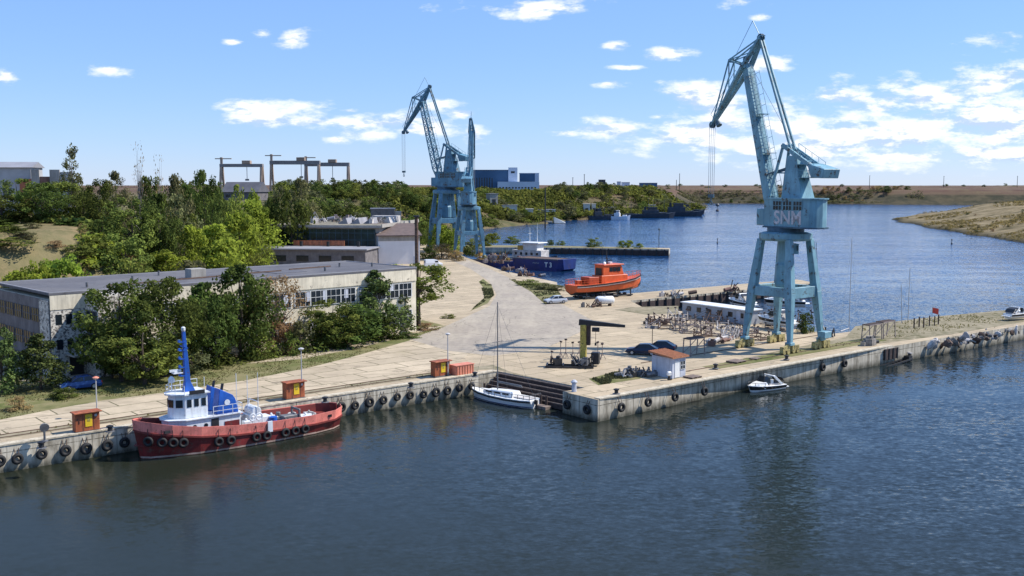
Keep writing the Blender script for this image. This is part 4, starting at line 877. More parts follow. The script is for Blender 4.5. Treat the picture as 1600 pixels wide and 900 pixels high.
# orange pilot boat on cradle
ob = thing('pilot_boat', 'orange pilot boat standing on a cradle at the yard edge', 'boat', (19.2, 208.2, 3.3), math.atan2(10.4, 15.3))
OS = [(9.3, .05, 3.3, .02, 1.6), (8.6, .7, 3.15, .3, 1.0), (6.5, 1.7, 2.8, 1.0, .55), (3, 2.3, 2.4, 1.8, .3), (-2, 2.4, 2.1, 2.0, .2), (-7, 2.3, 1.95, 1.9, .2), (-9, 2.1, 1.95, 1.7, .3)]
MB().loft([[(x, 0.02, zk-.35), (x, yw, zk+.35), (x, yd, zd), (x, -yd, zd), (x, -yw, zk+.35)] for x, yd, zd, yw, zk in OS]).build('hull', 'orange', ob, bev=.05)
MB().loft([[(x, .02, zk-.40), (x, yw+.03, zk+.33), (x, yw*.9, zk+.34), (x, .01, zk-.2), (x, -yw*.9, zk+.34), (x, -yw-.03, zk+.33)] for x, yd, zd, yw, zk in OS]).build('bottom_paint', 'black', ob)
b = MB()
for sg in (1, -1):
    for i in range(len(OS)-1): b.bar((OS[i][0], sg*(OS[i][1]+.05), OS[i][2]-.1), (OS[i+1][0], sg*(OS[i+1][1]+.05), OS[i+1][2]-.1), .2, .22)
b.build('rubber_fender', 'black', ob)
b = MB()
for sg in (1, -1): b.loft([[(x, sg*(yw+(yd-yw)*.55+.04), zk+.35+(zd-zk-.35)*.55), (x, sg*(yw+(yd-yw)*.68+.04), zk+.35+(zd-zk-.35)*.68)] for x, yd, zd, yw, zk in OS[1:]], closed=False)
b.build('stripe', 'orange_dark', ob)
dk = MB().loft([[(x, y, z) for x, y in ((4.6, -1.4), (5.0, 0), (4.6, 1.4), (-2.4, 1.6), (-2.4, -1.6))] for z in (2.1, 3.6)]).build('deckhouse', 'orange', ob, bev=.06)
pw = MB().loft([[(x, y, z) for x, y in ((3.7+e, -1.25), (4.0+e, 0), (3.7+e, 1.25), (-1.9, 1.4), (-1.9, -1.4))] for z, e in ((3.6, .0), (5.6, -.7))]).build('wheelhouse', 'orange', ob, bev=.06)
MB().box((.8, 0, 5.7), (5.4, 3.1, .2)).build('roof', 'orange', pw, bev=.04)
for x_ in (2.2, 1.2, .2): 
    for sg in (1, -1): MB().box((x_, sg*1.35, 4.75), (.85, .1, .85)).build('window', 'glass', pw)
for y_ in (-.6, .6): MB().box((3.45, y_, 4.7), (.12, .9, .8), y_*.4).build('window', 'glass', pw)
b = MB().tube((.3, 0, 5.7), (.1, 0, 8.6), .12, .06); b.bar((.25, -.9, 6.9), (.25, .9, 6.9), .1); b.box((.8, 0, 6.5), (1.4, .16, .2)); b.tube((-.5, .6, 5.7), (-.5, .6, 9.2), .03); b.tube((-.5, -.6, 5.7), (-.5, -.6, 8.8), .03); b.build('mast', 'black', ob)
b = MB().box((-4.2, 0, 2.7), (2.6, 2.8, 1.4)); b.box((-6.4, .9, 2.35), (1.4, .9, .8)); b.build('engine_casing', 'orange_dark', ob, bev=.06)
MB().box((-1.95, 0, 4.3), (.08, 1.9, 1.5)).build('dark_interior', 'black', pw)  # black panel stands in for the unlit wheelhouse interior
MB().box((1.4, .5, 6.0), (.7, .7, .35)).build('roof_hatch', 'white', pw); MB().lathe((-.9, -.5, 5.8), [(.3, 0), (.32, .25), (.1, .5)], 10).build('radar_dome', 'white', pw)
b = MB()
for sg in (1, -1): b.loft([[(x, sg*(yd*.97+.06), zd-.45), (x, sg*(yd+.06), zd-.3)] for x, yd, zd, yw, zk in OS[1:]], closed=False)
b.build('white_line', 'white_rust', ob)
b = MB(); railing(b, [(4.8, 1.9, 2.6), (8.7, .6, 3.2), (8.7, -.6, 3.2), (4.8, -1.9, 2.6)], .9); b.build('bow_rail', 'orange', ob); b = MB(); railing(b, [(-2.2, 2.2, 2.1), (-8.8, 2.0, 1.95), (-8.8, -2.0, 1.95), (-2.2, -2.2, 2.1)], 1.0); b.build('railing', 'orange', ob)
ck = thing('boat_cradle', 'long dark steel cradle under the orange pilot boat', 'boat cradle', (19.2, 208.2, 2.41), math.atan2(10.4, 15.3))
b = MB()
for x in (-6.5, -2.5, 1.5, 5.0):
    b.bar((x, -2.0, .15), (x, 2.0, .15), .25)
    for y in (-1.9, 1.9): b.bar((x, y, .1), (x, y*.95, 1.55), .2)
for y in (-1.9, 1.9): b.bar((-7, y, .3), (5.5, y, .3), .25)
b.build('frame', 'black', ck)
for x in (-6.5, -2.5, 1.5, 5.0): MB().box((x, 0, .45), (.5, .6, .35)).build('keel_block', 'timber', ck)

# navy deck barge and the scrap loaded dark barge, workboat behind
def barge(name, label, cat, loc, rz, L, w, h, mat, bowlift=.8):
    t = thing(name, label, cat, loc, rz)
    MB().loft([[(x, -w*f, zb), (x, -w, zt), (x, w, zt), (x, w*f, zb)] for x, f, zb, zt in ((-L/2, .9, -.2, h), (-L/2+1.2, .95, -.5, h), (L/2-3, .95, -.5, h), (L/2-1, .9, .0, h+bowlift*.6), (L/2, .85, .5, h+bowlift))]).build('hull', mat, t, bev=.05)
    b = MB()
    for y in (-w, w): b.bar((-L/2, y, h), (L/2-2, y, h+.05), .18, .3)
    b.build('gunwale', 'steel', t)
    MB().box((-1, 0, h+.03), (L-4, 2*w-.5, .1)).build('deck', 'rusty', t)
    return t
nb_ = barge('navy_barge', 'navy blue barge with white T3 marking beside the shore', 'barge', (9.6, 306.5, 0), math.atan2(-10.5, 13), 19, 3.4, 3.3, 'navy', 0.25)
letters('T 3', 2.0, nb_, (4.2, -3.5, 1.05), (R(90), 0, 0), 'white'); 
b = MB()
for k in range(5): b.bar((-1.6+.5*k, -3.5, 2.0+.12*(k % 2)), (-1.2+.5*k, -3.5, 2.05+.12*((k+1) % 2)), .05, .14)
b.build('faded_script', 'ship_light', nb_)
db = barge('scrap_barge', 'dark low barge heaped with rusty machinery left of the navy barge', 'barge', (-4.0, 318.5, 0), math.atan2(-10.5, 13), 18, 3.2, 1.9, 'navy', .2)
def junkpile(parent, n, ext, z0, mats, seed, name='scrap_piece', big=1.):
    rg = np.random.default_rng(seed)
    for i in range(n):
        x, y = rg.uniform(-ext[0], ext[0]), rg.uniform(-ext[1], ext[1]); k = rg.integers(0, 3); b = MB(); sz = rg.uniform(.5, 1.4)*big
        if k == 0:
            b.box((x, y, z0+sz*.4), (sz, sz*rg.uniform(.5, 1.2), sz*.8), rg.uniform(0, 3)); b.box((x+.1, y, z0+sz*.9), (sz*.5, sz*.4, sz*.4), rg.uniform(0, 3))
        elif k == 1: b.tube((x, y, z0+.4*sz), (x+sz*1.2, y+rg.uniform(-1, 1)*sz, z0+.6*sz), .32*sz, n=10)
        else:
            for _ in range(5): b.bar((x+rg.uniform(-1, 1)*sz, y+rg.uniform(-.6, .6)*sz, z0+.05), (x+rg.uniform(-1, 1)*sz, y+rg.uniform(-.6, .6)*sz, z0+rg.uniform(.4, 1.8)*sz), .14)
        b.build(name, mats[rg.integers(0, len(mats))], parent)
junkpile(db, 22, (8, 2.4), 1.95, ['scrap_a', 'scrap_b', 'scrap_c', 'scrap_a', 'steel', 'cradle'], 4, 'machinery', 1.5)
wk = thing('workboat', 'white workboat with twin masts moored behind the navy barge', 'workboat', (5.0, 324, 0), math.atan2(-9, 13))
MB().loft([[(x, -w_*.8, -.3), (x, -w_, z), (x, w_, z), (x, w_*.8, -.3)] for x, w_, z in ((-10, 2.6, 2.4), (-4, 3, 2.2), (4, 3, 2.2), (8, 2.2, 2.7), (11, .2, 3.4))]).build('hull', 'ship_grey', wk)
w1_ = MB().box((1, 0, 3.5), (11, 4.6, 2.6)).build('deckhouse', 'scrap_b', wk, bev=.06)
MB().box((2, 0, 5.9), (5.5, 3.8, 2.2)).build('wheelhouse', 'white_rust', wk, bev=.06)
MB().box((2, 0, 7.1), (7.5, 5.4, .3)).build('roof', 'white', wk, bev=.06)
for k in range(5): MB().box((-3+2*k, -2.32, 3.7), (.8, .08, .8)).build('window', 'glass', w1_)
MB().box((-1.5, -1.9, 5.0), (2, .5, 2.4)).build('ochre_locker', 'scrap_c', wk, bev=.05)
b = MB().tube((.8, 0, 7.2), (.8, 0, 11.8), .09, .05); b.tube((3.6, 0, 7.2), (3.6, 0, 13.2), .09, .04); b.bar((.8, -.9, 10), (.8, .9, 10), .07); b.build('mast', 'white', wk)

# moored ships at the far left shore
def ship(label, loc, rz, L, bm, hh, mat, sup, masts, group='grey ships moored on the far shore', bridge_x=-.15, sh=5, sup_l=.28):
    t = thing('ship', label, 'ship', loc, rz, group); a = L/2
    MB().loft([[(x*a-(.04*L if x > .9 else 0), -w_*bm*.7, -.3), (x*a, -w_*bm, z*hh), (x*a, w_*bm, z*hh), (x*a-(.04*L if x > .9 else 0), w_*bm*.7, -.3)] for x, w_, z in ((-1, .7, 1.1), (-.8, .95, 1), (-.2, 1, .95), (.4, 1, 1), (.75, .7, 1.15), (1, .05, 1.45))]).build('hull', mat, t)
    s1_ = MB().box((bridge_x*L, 0, hh+sh*.3), (sup_l*L, bm*1.5, sh*.6)).build('superstructure', sup, t, bev=.08)
    b_ = MB().box((bridge_x*L+sup_l*L*.1, 0, hh+sh*.8), (sup_l*L*.55, bm*1.25, sh*.42)).build('bridge', sup, t, bev=.08)
    MB().box((bridge_x*L+sup_l*L*.1, 0, hh+sh*.84), (sup_l*L*.56, bm*1.27, sh*.13)).build('window', 'glass', b_)
    MB().box((bridge_x*L+sup_l*L*.1, 0, hh+sh*1.03), (sup_l*L*.6, bm*1.35, .2)).build('roof', sup, b_)
    MB().loft([[(x, y, z) for x, y in ((bridge_x*L-sup_l*L*.35-r_, -r_), (bridge_x*L-sup_l*L*.35+r_, -r_), (bridge_x*L-sup_l*L*.35+r_, r_), (bridge_x*L-sup_l*L*.35-r_, r_))] for z, r_ in ((hh+sh*.55, .9), (hh+sh*1.1, .7))]).build('funnel', 'black', t)
    for mx, mz in masts:
        b = MB().tube((mx*L, 0, hh), (mx*L, 0, mz), .22, .12, 6); b.bar((mx*L, -1.4, mz*.8), (mx*L, 1.4, mz*.8), .18); b.build('mast', 'ship_grey', t)
    railing(MB(), [(L*.1, bm*.95, hh), (L*.42, bm*.8, hh*1.1)], 1.1, 1).build('railing', 'ship_grey', t)
    h_ = MB().box((L*.22, 0, hh+.5), (L*.2, bm*1.1, 1.0)); h_.build('hatch', mat, t, bev=.05); return t
def sea(x, y): p = P(x, y, 0); return (p.x, p.y, 0)
ship('dark grey patrol ship, leftmost of the moored row', sea(940, 343.5), R(15), 20, 2.6, 3, 'ship_grey', 'ship_grey', ((-.1, 12), (.1, 9)))
ship('dark grey ship with tall mast second in the moored row', sea(958, 340), R(60), 26, 3.2, 3.2, 'ship_grey', 'ship_light', ((0, 15),))
ship('small white boat moored in front of the grey ships', sea(969, 343.5), R(-15), 15, 2.2, 2.6, 'car_white', 'wall_white', ((-.1, 8),), sh=4)
ship('long dark ship with low deck in the middle of the moored row', sea(1012, 340.5), R(5), 44, 3.6, 3.2, 'ship_grey', 'ship_grey', ((.1, 13), (-.3, 11)), bridge_x=.05)
ship('dark ship with pale bridge moored behind the long low ship', sea(1020, 336), R(-8), 38, 3.6, 3.6, 'ship_grey', 'far_white', ((-.1, 14),), bridge_x=-.05)
ship('large dark naval ship at the right end of the moored row', sea(1052, 338), R(-2), 50, 4, 3.4, 'ship_grey', 'ship_grey', ((.05, 18), (-.15, 15), (.22, 12)), bridge_x=.05, sh=7)
ship('dark tug at the outer end, right of the large naval ship', sea(1078, 334.5), R(-10), 26, 3.2, 3.2, 'ship_grey', 'ship_grey', ((0, 14),))
by_ = thing('channel_buoy', 'dark channel buoy floating alone off the far ships', 'buoy', sea(1121, 330))
MB().lathe((0, 0, 0), [(1.6, -.3), (1.8, .6), (1.5, 1.0), (.5, 1.6)], 12).build('float', 'black', by_)
b = MB()
for a in range(4): b.bar((1.1*math.cos(a*1.57), 1.1*math.sin(a*1.57), 1), (.5*math.cos(a*1.57), .5*math.sin(a*1.57), 5), .15)
b.lathe((0, 0, 5), [(1.9, 0), (1.9, 1.4), (.8, 2.6)], 8); b.build('cage', 'ship_grey', by_)
for x, y, lab in ((1121+0, 379.5, None),):
    b2 = thing('marker_buoy', 'tiny dark marker buoy in the open channel', 'buoy', sea(1121, 380)); MB().lathe((0, 0, 0), [(.3, -.2), (.45, .3), (.12, .5), (.12, 1.6), (.3, 1.6), (.2, 2.1)], 10).build('float', 'black', b2)
b2 = thing('marker_buoy', 'tiny dark marker buoy below the right bank', 'buoy', sea(1487, 381)); MB().lathe((0, 0, 0), [(.3, -.2), (.45, .3), (.12, .5), (.12, 1.6), (.3, 1.6), (.2, 2.1)], 10).build('float', 'black', b2)

# ================================================================ vehicles
def car(label, loc, rz, paintm, van=False, cat='car', group=None, name=None, L=None):
    t = thing(name or ('parked_van' if van else 'parked_car'), label, cat, loc, rz, group)
    if van:
        body = [(2.45, .35, .95), (2.4, .3, 1.1), (1.75, .28, 1.25), (1.0, .28, 1.95), (.4, .28, 2.1), (-2.35, .28, 2.1), (-2.5, .3, 1.6), (-2.5, .4, .9)]
    else:
        body = [(2.15, .35, .6), (2.1, .3, .75), (1.9, .27, .82), (1.0, .25, .95), (-1.75, .25, 1.0), (-2.1, .3, .95), (-2.2, .4, .7)]
    hw = .95 if van else .88
    MB().loft([[(x, -hw*.97, zb), (x, -hw, (zb+zt)/2), (x, -hw*.86, zt), (x, hw*.86, zt), (x, hw, (zb+zt)/2), (x, hw*.97, zb)] for x, zb, zt in body]).build('body', paintm, t, bev=.06)
    if van:
        ws_ = MB().loft([[(1.72, -.8, 1.28), (1.72, .8, 1.28)], [(1.02, -.76, 1.93), (1.02, .76, 1.93)]], closed=False).build('windscreen', 'glass', t); ws_.location = (.03, 0, .03)
        for sg in (1, -1): MB().box((.75, sg*.9, 1.5), (.9, .08, .45)).build('window', 'glass', t)
        MB().box((-2.5, 0, 1.5), (.06, 1.5, .5)).build('window', 'glass', t)
    else:
        cab = [(1.05, .93, .95), (.3, .9, 1.42), (-.9, .9, 1.46), (-1.85, .95, 1.0)]
        MB().loft([[(x, -hw*.86, z0), (x, -hw*.66, z1), (x, hw*.66, z1), (x, hw*.86, z0)] for x, z0, z1 in cab]).build('windows', 'glass', t)
        MB().loft([[(x, -hw*.68, z0), (x, -hw*.6, z1), (x, hw*.6, z1), (x, hw*.68, z0)] for x, z0, z1 in ((.4, 1.40, 1.44), (-.2, 1.44, 1.5), (-.9, 1.45, 1.51), (-1.1, 1.38, 1.43))]).build('roof', paintm, t)
        for sg in (1, -1):
            for x0, z0, x1, z1 in ((1.05, .95, .32, 1.43), (-.3, .95, -.3, 1.46), (-1.8, 1.0, -.95, 1.47)): MB().bar((x0, sg*hw*.87, z0), (x1, sg*hw*.665, z1), .08, .06).build('pillar', paintm, t)
    for x in ((1.5, -1.5) if van else (1.32, -1.32)):
        for sg in (1, -1):
            w = MB().tube((x, sg*(hw-.2), .33), (x, sg*(hw+.01), .33), .33, n=16).build('wheel', 'rubber', t)
            MB().tube((x, sg*(hw+.0), .33), (x, sg*(hw+.025), .33), .2, n=12).build('rim', 'tyre_rim', w)
    fx = body[0][0]
    for sg in (1, -1):
        MB().box((fx-.06, sg*hw*.7, .66 if not van else .85), (.2, .34, .16)).build('headlight', 'lamp_glass', t)
        MB().box((body[-1][0]+.04, sg*hw*.78, .75 if not van else 1.1), (.14, .26, .2)).build('tail_light', 'red_light', t)
    MB().box((fx+.02, 0, .42), (.16, hw*1.8, .2)).build('bumper', 'black', t, bev=.04)
    return t
p = P(1004, 554); c1 = car('dark blue car parked with its boot to the hut, left of the pair', (p.x, p.y, 2.42), R(165), 'car_dark', group='dark cars parked by the hut')
p = P(1031, 549); dup(c1, (p.x, p.y, 2.42), R(158), 'dark blue car behind and right of its twin near the hut')
p = P(868, 474); car('silver car parked under the stern of the orange pilot boat', (p.x, p.y, 2.42), R(200), 'car_silver')
p = P(683, 433); v1_ = car('white van parked nearest the road, in front of the other white van', (p.x, p.y, 2.42), R(100), 'car_white', True, 'van', 'white vans by the garage')
p = P(677, 417); dup(v1_, (p.x, p.y, 2.42), R(20), 'white van parked by the garage, behind the other white van')
p = P(125, 608); car('blue car in tree shade in front of the flat-roofed building', (p.x, p.y, 2.42), R(215), 'car_blue')
# ================================================================ small quay furniture
def kiosk(label, x, y, sc=1.):
    p = P(x, y); t = thing('switch_box', label, 'switch box', (p.x, p.y, 2.42), AQ, 'orange brown boxes along the quay', sc)
    MB().box((0, 0, .95), (2.2, .9, 1.7)).build('cabinet', 'brown_kiosk', t, bev=.04)
    MB().box((0, -.12, 1.86), (2.5, 1.3, .12)).build('roof', 'brown_kiosk', t, bev=.03)
    MB().box((.1, -.47, 1.1), (.62, .05, 1.15)).build('sign_panel', 'yellow', t)
    b = MB(); b.box((.1, -.5, 1.2), (.26, .02, .4)); b.build('pictogram', 'yellow_dirty', t)
    b = MB()
    for x_ in (-.42, .55): b.box((x_, -.455, .95), (.03, .02, 1.6))
    b.box((-.75, -.46, 1.0), (.06, .05, .3)); b.build('door_seam', 'black', t)
    MB().box((.75, -.47, 1.5), (.22, .04, .22)).build('meter', 'light_pole', t)
    MB().box((0, 0, .06), (2.3, 1.0, .12)).build('plinth', 'steel', t); return t
kk = kiosk('orange brown box with yellow panel left of the red tug bow', 135, 674)
p = P(459, 623); dup(kk, (p.x, p.y, 2.42), AQ, 'orange brown box with yellow panel behind the red tug stern')
p = P(688, 588); dup(kk, (p.x, p.y, 2.42), AQ, 'orange brown box with yellow panel joined to the salmon container')
p = P(719, 585); t = thing('low_container', 'faded salmon container on the quay beside an orange brown box', 'container', (p.x+.2, p.y, 2.42), AQ)
MB().box((0, 0, .62), (2.7, 1.3, 1.15)).build('body', 'salmon', t, bev=.05); MB().box((0, 0, 1.23), (2.8, 1.4, .08)).build('lid', 'salmon', t)
b = MB()
for k in range(7): b.box((-1.2+.4*k, -.66, .62), (.08, .05, 1.05))
b.build('rib', 'brown_kiosk', t)
def lamp(label, x, y, top, first=[None]):
    p = P(x, y); h = W(x, top, p.y).z-2.42
    t = thing('lamp_post', label, 'lamp post', (p.x, p.y, 2.42), AQ, 'lamp posts on the quay')
    MB().tube((0, 0, 0), (0, 0, h-.2), .075, .05, 8).build('post', 'light_pole', t)
    MB().lathe((0, 0, 0), [(.16, 0), (.16, .35), (.09, .42)], 10).build('base', 'steel', t)
    MB().lathe((0, 0, h-.2), [(.06, 0), (.32, .05), (.30, .1), (.08, .2)], 14).build('lamp_shade', 'salmon' if x < 300 else 'light_pole', t)
    MB().lathe((0, 0, h-.26), [(.2, 0), (.25, .06)], 12).build('lamp_lens', 'lamp_glass', t)
lamp('slim lamp post beside the orange brown box nearest the tug bow', 152, 652, 588)
lamp('slim lamp post behind the red tug stern', 472, 622, 543)
lamp('slim lamp post by the salmon container', 700, 588, 520)
p = P(70, 690); t = thing('mushroom_vent', 'round grey vent cowl on a short pipe at the far left quay', 'vent', (p.x, p.y, 2.42), AQ)
MB().tube((0, 0, 0), (0, 0, 1.0), .1).build('pipe', 'steel', t); MB().tube((0, -.14, 1.25), (0, .1, 1.3), .42, .36, 16).build('cowl', 'steel', t, bev=.03)
MB().lathe((0, 0, 0), [(.3, 0), (.3, .08), (.1, .1)], 12).build('base', 'steel', t)
def bollard(label, pos, first=[None]):
    if first[0]: return dup(first[0], pos, None, label)
    t = thing('bollard', label, 'bollard', pos, 0, 'black bollards along the quay edges')
    MB().lathe((0, 0, 0), [(.3, 0), (.22, .08), (.2, .38), (.32, .45), (.32, .55), (.1, .62)], 14).build('post', 'black', t, smooth=False)
    MB().lathe((0, 0, 0), [(.42, 0), (.42, .05), (.3, .06)], 12).build('base', 'steel', t); first[0] = t
Zb = 2.5
for (x, y, lab) in ((65, 702, 'black bollard at the far left of the quay, below the round vent'), (172, 676, 'black bollard on the quay edge just left of the red tug bow'), (508, 630, 'black bollard on the quay edge over the tug stern'), (742, 590, 'black bollard at the quay end beside the salmon container'), (963, 617, 'black bollard near the pier corner'), (1118, 577, 'black bollard on the pier right of the white hut'), (1229, 563, 'black bollard in front of the right crane legs'), (642, 607, 'black bollard on the quay edge between tug and salmon container'), (1285, 541, 'black bollard right of the lettered crane bogies')):
    p = P(x, y); bollard(lab, (p.x, p.y, 2.5))
p = P(897, 612); t = thing('mooring_post', 'short pale blue post at the top of the timber steps', 'post', (p.x, p.y, 2.42))
MB().tube((0, 0, 0), (0, 0, 1.0), .28, .26, 10).build('post', 'hut_wall', t); MB().lathe((0, 0, 1.0), [(.36, 0), (.36, .12), (.15, .3)], 10).build('cap', 'hut_wall', t)

# yellow jib crane
p = P(912, 571); t = thing('jib_crane', 'small dirty yellow column jib crane with dark arm in the yard', 'jib crane', (p.x, p.y, 2.42), R(-14))
MB().box((-.05, 0, 2.6), (.75, .8, 5.2)).build('column', 'yellow_dirty', t, bev=.05)
MB().box((.62, 0, 3.9), (.45, .5, 2.6)).build('side_post', 'timber', t, bev=.04)
MB().box((1.5, 0, 1.0), (1.0, 1.1, 1.5)).build('winch_box', 'black', t, bev=.05)
MB().bar((-.6, 0, 5.5), (5.2, 0, 5.15), .75, .75, .3, .32).build('jib', 'black', t, bev=.03)
b = MB().box((1.5, 0, 4.6), (.9, .5, .5)); b.tube((1.5, 0, 4.4), (1.5, 0, 2.9), .03, n=5); b.box((1.5, 0, 2.75), (.22, .2, .35)); b.build('hoist', 'black', t)
MB().box((0, 0, .1), (1.6, 1.6, .2)).build('base_plate', 'steel', t)
p = P(900, 574); t = thing('machine_sledge', 'grey engine parts on a low sledge at the yellow jib crane foot', 'machinery', (p.x-.6, p.y, 2.42), R(-5))
b = MB()
for y_ in (-.8, .8): b.bar((-3.2, y_, .15), (2.8, y_, .15), .2, .25)
for x_ in (-3, -1, 1, 2.6): b.bar((x_, -.9, .3), (x_, .9, .3), .18)
b.build('sledge_frame', 'black', t)
junkpile(t, 9, (2.4, .7), .35, ['steel', 'black', 'steel', 'rusty'], 9, 'engine_part', .75)
for i, (x, y, h, w_) in enumerate(((862, 566, 1.3, 'leftmost'), (876, 561, 2.2, 'tallest left'), (884, 560, 2.4, 'second tall left'), (895, 560, 2.0, ''), (905, 559, 2.0, ''), (934, 562, 2.2, ''), (941, 562, 2.0, ''))):
    p = P(x, y); labs = ['short jack stand at the left end of the machine sledge', 'jack stand behind the sledge, left of its close twin', 'jack stand behind the sledge, right of its close twin', 'thin jack stand left of the yellow jib crane, further one', 'thin jack stand right against the yellow jib crane column', 'jack stand right of the yellow jib crane, nearer one', 'jack stand right of the yellow jib crane, outer one']
    t = thing('jack_stand', labs[i], 'jack stand', (p.x, p.y, 2.42), i*.7, 'boat jack stands by the yellow crane')
    b = MB().tube((0, 0, .5), (0, 0, h), .05, n=6)
    for a in range(3): b.bar((0, 0, .9), (.45*math.cos(a*2.09), .45*math.sin(a*2.09), .03), .06)
    b.build('tripod', 'cradle', t); MB().tube((0, 0, h), (.06, 0, h+.16), .17, .2, 10).build('pad', 'timber', t)
p = P(855, 473)

# white tank and scrap near the pilot boat
p = P(945, 478); t = thing('storage_tank', 'white cylindrical tank lying on saddles before the pilot boat', 'tank', (p.x, p.y, 2.42), R(12))
MB().loft([[(x, r_*math.cos(a), 1.35+r_*math.sin(a)) for a in [2*math.pi*i/16 for i in range(16)]] for x, r_ in ((-2.3, .3), (-2.1, .75), (-1.8, .95), (1.8, .95), (2.1, .75), (2.3, .3))]).build('shell', 'white', t, smooth=True)
t.scale = (.8,)*3; MB().box((-1.2, 0, .3), (.4, 1.6, .6)).build('saddle', 'rusty', t); MB().box((1.2, 0, .3), (.4, 1.6, .6)).build('saddle', 'rusty', t); MB().tube((0, 0, 2.2), (0, 0, 2.55), .28).build('hatch', 'steel', t)
def heap(name, label, cat, x, y, rz, ext, n, mats, seed, big=.7, z=2.42):
    p = P(x, y); t = thing(name, label, cat, (p.x, p.y, z), rz); junkpile(t, n, ext, 0, mats, seed, 'scrap_piece', big); return t
heap('scrap_heap', 'low rusty scrap heap left of the white tank', 'scrap heap', 917, 480, R(10), (2.4, .9), 8, ['rusty', 'steel', 'cradle'], 21)
heap('scrap_heap', 'low stone and scrap heap left of the white hut in weeds', 'scrap heap', 990, 587, AP, (2.6, .9), 14, ['steel', 'stone', 'black', 'scrap_b'], 22, .75)
heap('scrap_heap', 'dark machine parts and boat engine at the left corner of the white hut', 'scrap heap', 1012, 588, AP, (.9, .7), 5, ['black', 'steel'], 23, .8)

# hut
p = P(1046, 589); t = thing('hut', 'small whitewashed hut with orange tile roof on the pier', 'hut', (p.x, p.y+.8, 2.42), AP)
w_ = MB().box((0, 0, 1.2), (2.3, 3.3, 2.4)).build('wall', 'hut_wall', t)
rf = MB().loft([[(-1.45, -1.95, 2.40), (1.45, -1.95, 2.40), (1.45, 1.95, 2.72), (-1.45, 1.95, 2.72)], [(-1.45, -1.95, 2.54), (1.45, -1.95, 2.54), (1.45, 1.95, 2.9), (-1.45, 1.95, 2.9)]]).build('roof', 'roof_tile', t)
b = MB()
for k in range(10): b.bar((-1.4+.31*k, -1.96, 2.55), (-1.4+.31*k, 1.96, 2.91), .09, .07)
b.build('roof_rib', 'roof_tile', rf)
MB().box((-.35, -1.67, 1.05), (.85, .06, 2.0)).build('door', 'white', t, bev=.02)
f = MB().box((.6, -1.67, 1.45), (.8, .06, .95)).build('window', 'glass', t)
b = MB()
for x_ in (.2, .6, 1.0): b.box((x_, -1.71, 1.45), (.06, .04, 1.0))
for z_ in (.97, 1.45, 1.93): b.box((.6, -1.71, z_), (.86, .04, .06))
b.build('window_frame', 'frame_white', f)
p = P(1052, 594); t = thing('outboard_engine', 'small covered outboard engine leaning by the hut door', 'outboard engine', (p.x-.5, p.y, 2.42), .4)
MB().box((0, 0, .75), (.5, .4, .5)).build('cowl', 'white', t, bev=.08); b = MB().box((0, 0, .3), (.2, .18, .6)); b.box((.1, 0, .08), (.5, .3, .1)); b.build('leg', 'black', t)
# pallets and planks on the pier
for i, (x, y, s_, lab) in enumerate(((1082, 590, 1.0, 'loose bleached planks stacked right of the white hut'), (1150, 566, 1.2, 'flat timber pallet in the crane shadow'), (1180, 561, .8, 'small flat timber pallet near the left crane bogie'))):
    p = P(x, y); t = thing('pallet', lab, 'pallet', (p.x, p.y, 2.42), AP+.1*i, None, s_); b = MB()
    for k in range(5): b.box((0, -.6+.3*k, .16), (1.8, .2, .05))
    b.build('planks', 'timber_edge', t); b = MB()
    for x_ in (-.8, 0, .8): b.box((x_, 0, .07), (.12, 1.4, .12))
    b.build('bearers', 'timber', t)

# white office cabin
a_, b_ = P(1066, 493), P(1168, 508); d = (b_-a_); L = d.length; ang_ = math.atan2(d.y, d.x)
t = thing('site_cabin', 'long white flat roofed site cabin at the yard back', 'cabin', tuple(a_), ang_)
w_ = MB().box((L/2, 1.5, 1.15), (L, 3.0, 2.3)).build('wall', 'ship_light', t)
MB().box((L/2, 1.5, 2.38), (L+.5, 3.5, .16)).build('roof', 'white', t)
for k in range(6): MB().box((1.6+k*(L-3)/5, -.02, 1.4), (1.0, .06, .8)).build('window', 'glass', t)
MB().box((-.02, 1.0, 1.4), (.06, .8, .8)).build('window', 'glass', t); MB().box((L*.87, -.03, 1.1), (.9, .05, 2.0)).build('door', 'hut_wall', t)

# boat cradles, trestles and steel lattice junk in the yard
rg = np.random.default_rng(5)
def trestle(label, x, y, rz, L, h, group='steel trestles in the yard'):
    p = P(x, y); t = thing('trestle', label, 'trestle', (p.x, p.y, 2.41), rz, group); b = MB()
    for sx_ in (-1, 1):
        for sy_ in (-1, 1): b.bar((sx_*L/2, sy_*.7, 0), (sx_*L/2, sy_*.55, h), .11)
        b.bar((sx_*L/2, -.6, h), (sx_*L/2, .6, h), .12)
    for sy_ in (-1, 1): b.bar((-L/2, sy_*.55, h), (L/2, sy_*.55, h), .13); b.bar((-L/2, sy_*.68, .3), (L/2, sy_*.56, h*.95), .07)
    b.build('frame', 'cradle', t)
    b = MB()
    for k in range(4): b.bar((-L/2-.2, -.5+.33*k, h+.09), (L/2+.2, -.45+.33*k, h+.09), .16, .05)
    b.build('top_planks', 'timber', t); return t
trestle('tall steel trestle with plank top just behind the white hut', 1084, 555, AP, 2.8, 2.3)
trestle('plank topped shelter frame left of the masts on the far pier', 1362, 531, AP, 3.2, 2.3, 'steel frames on the far pier')
trestle('plank topped shelter frame right of its twin on the far pier', 1383, 527, AP, 3.2, 2.4, 'steel frames on the far pier')
spots = [(1030, 503), (1042, 512), (1058, 500), (1072, 508), (1090, 500), (1100, 512), (1115, 505), (1130, 514), (1142, 505), (1152, 516), (1118, 524), (1098, 526), (1140, 528), (1078, 520), (1060, 516), (1170, 520), (1185, 530), (1020, 512), (1200, 505), (1192, 495), (1242, 512), (1258, 505)]
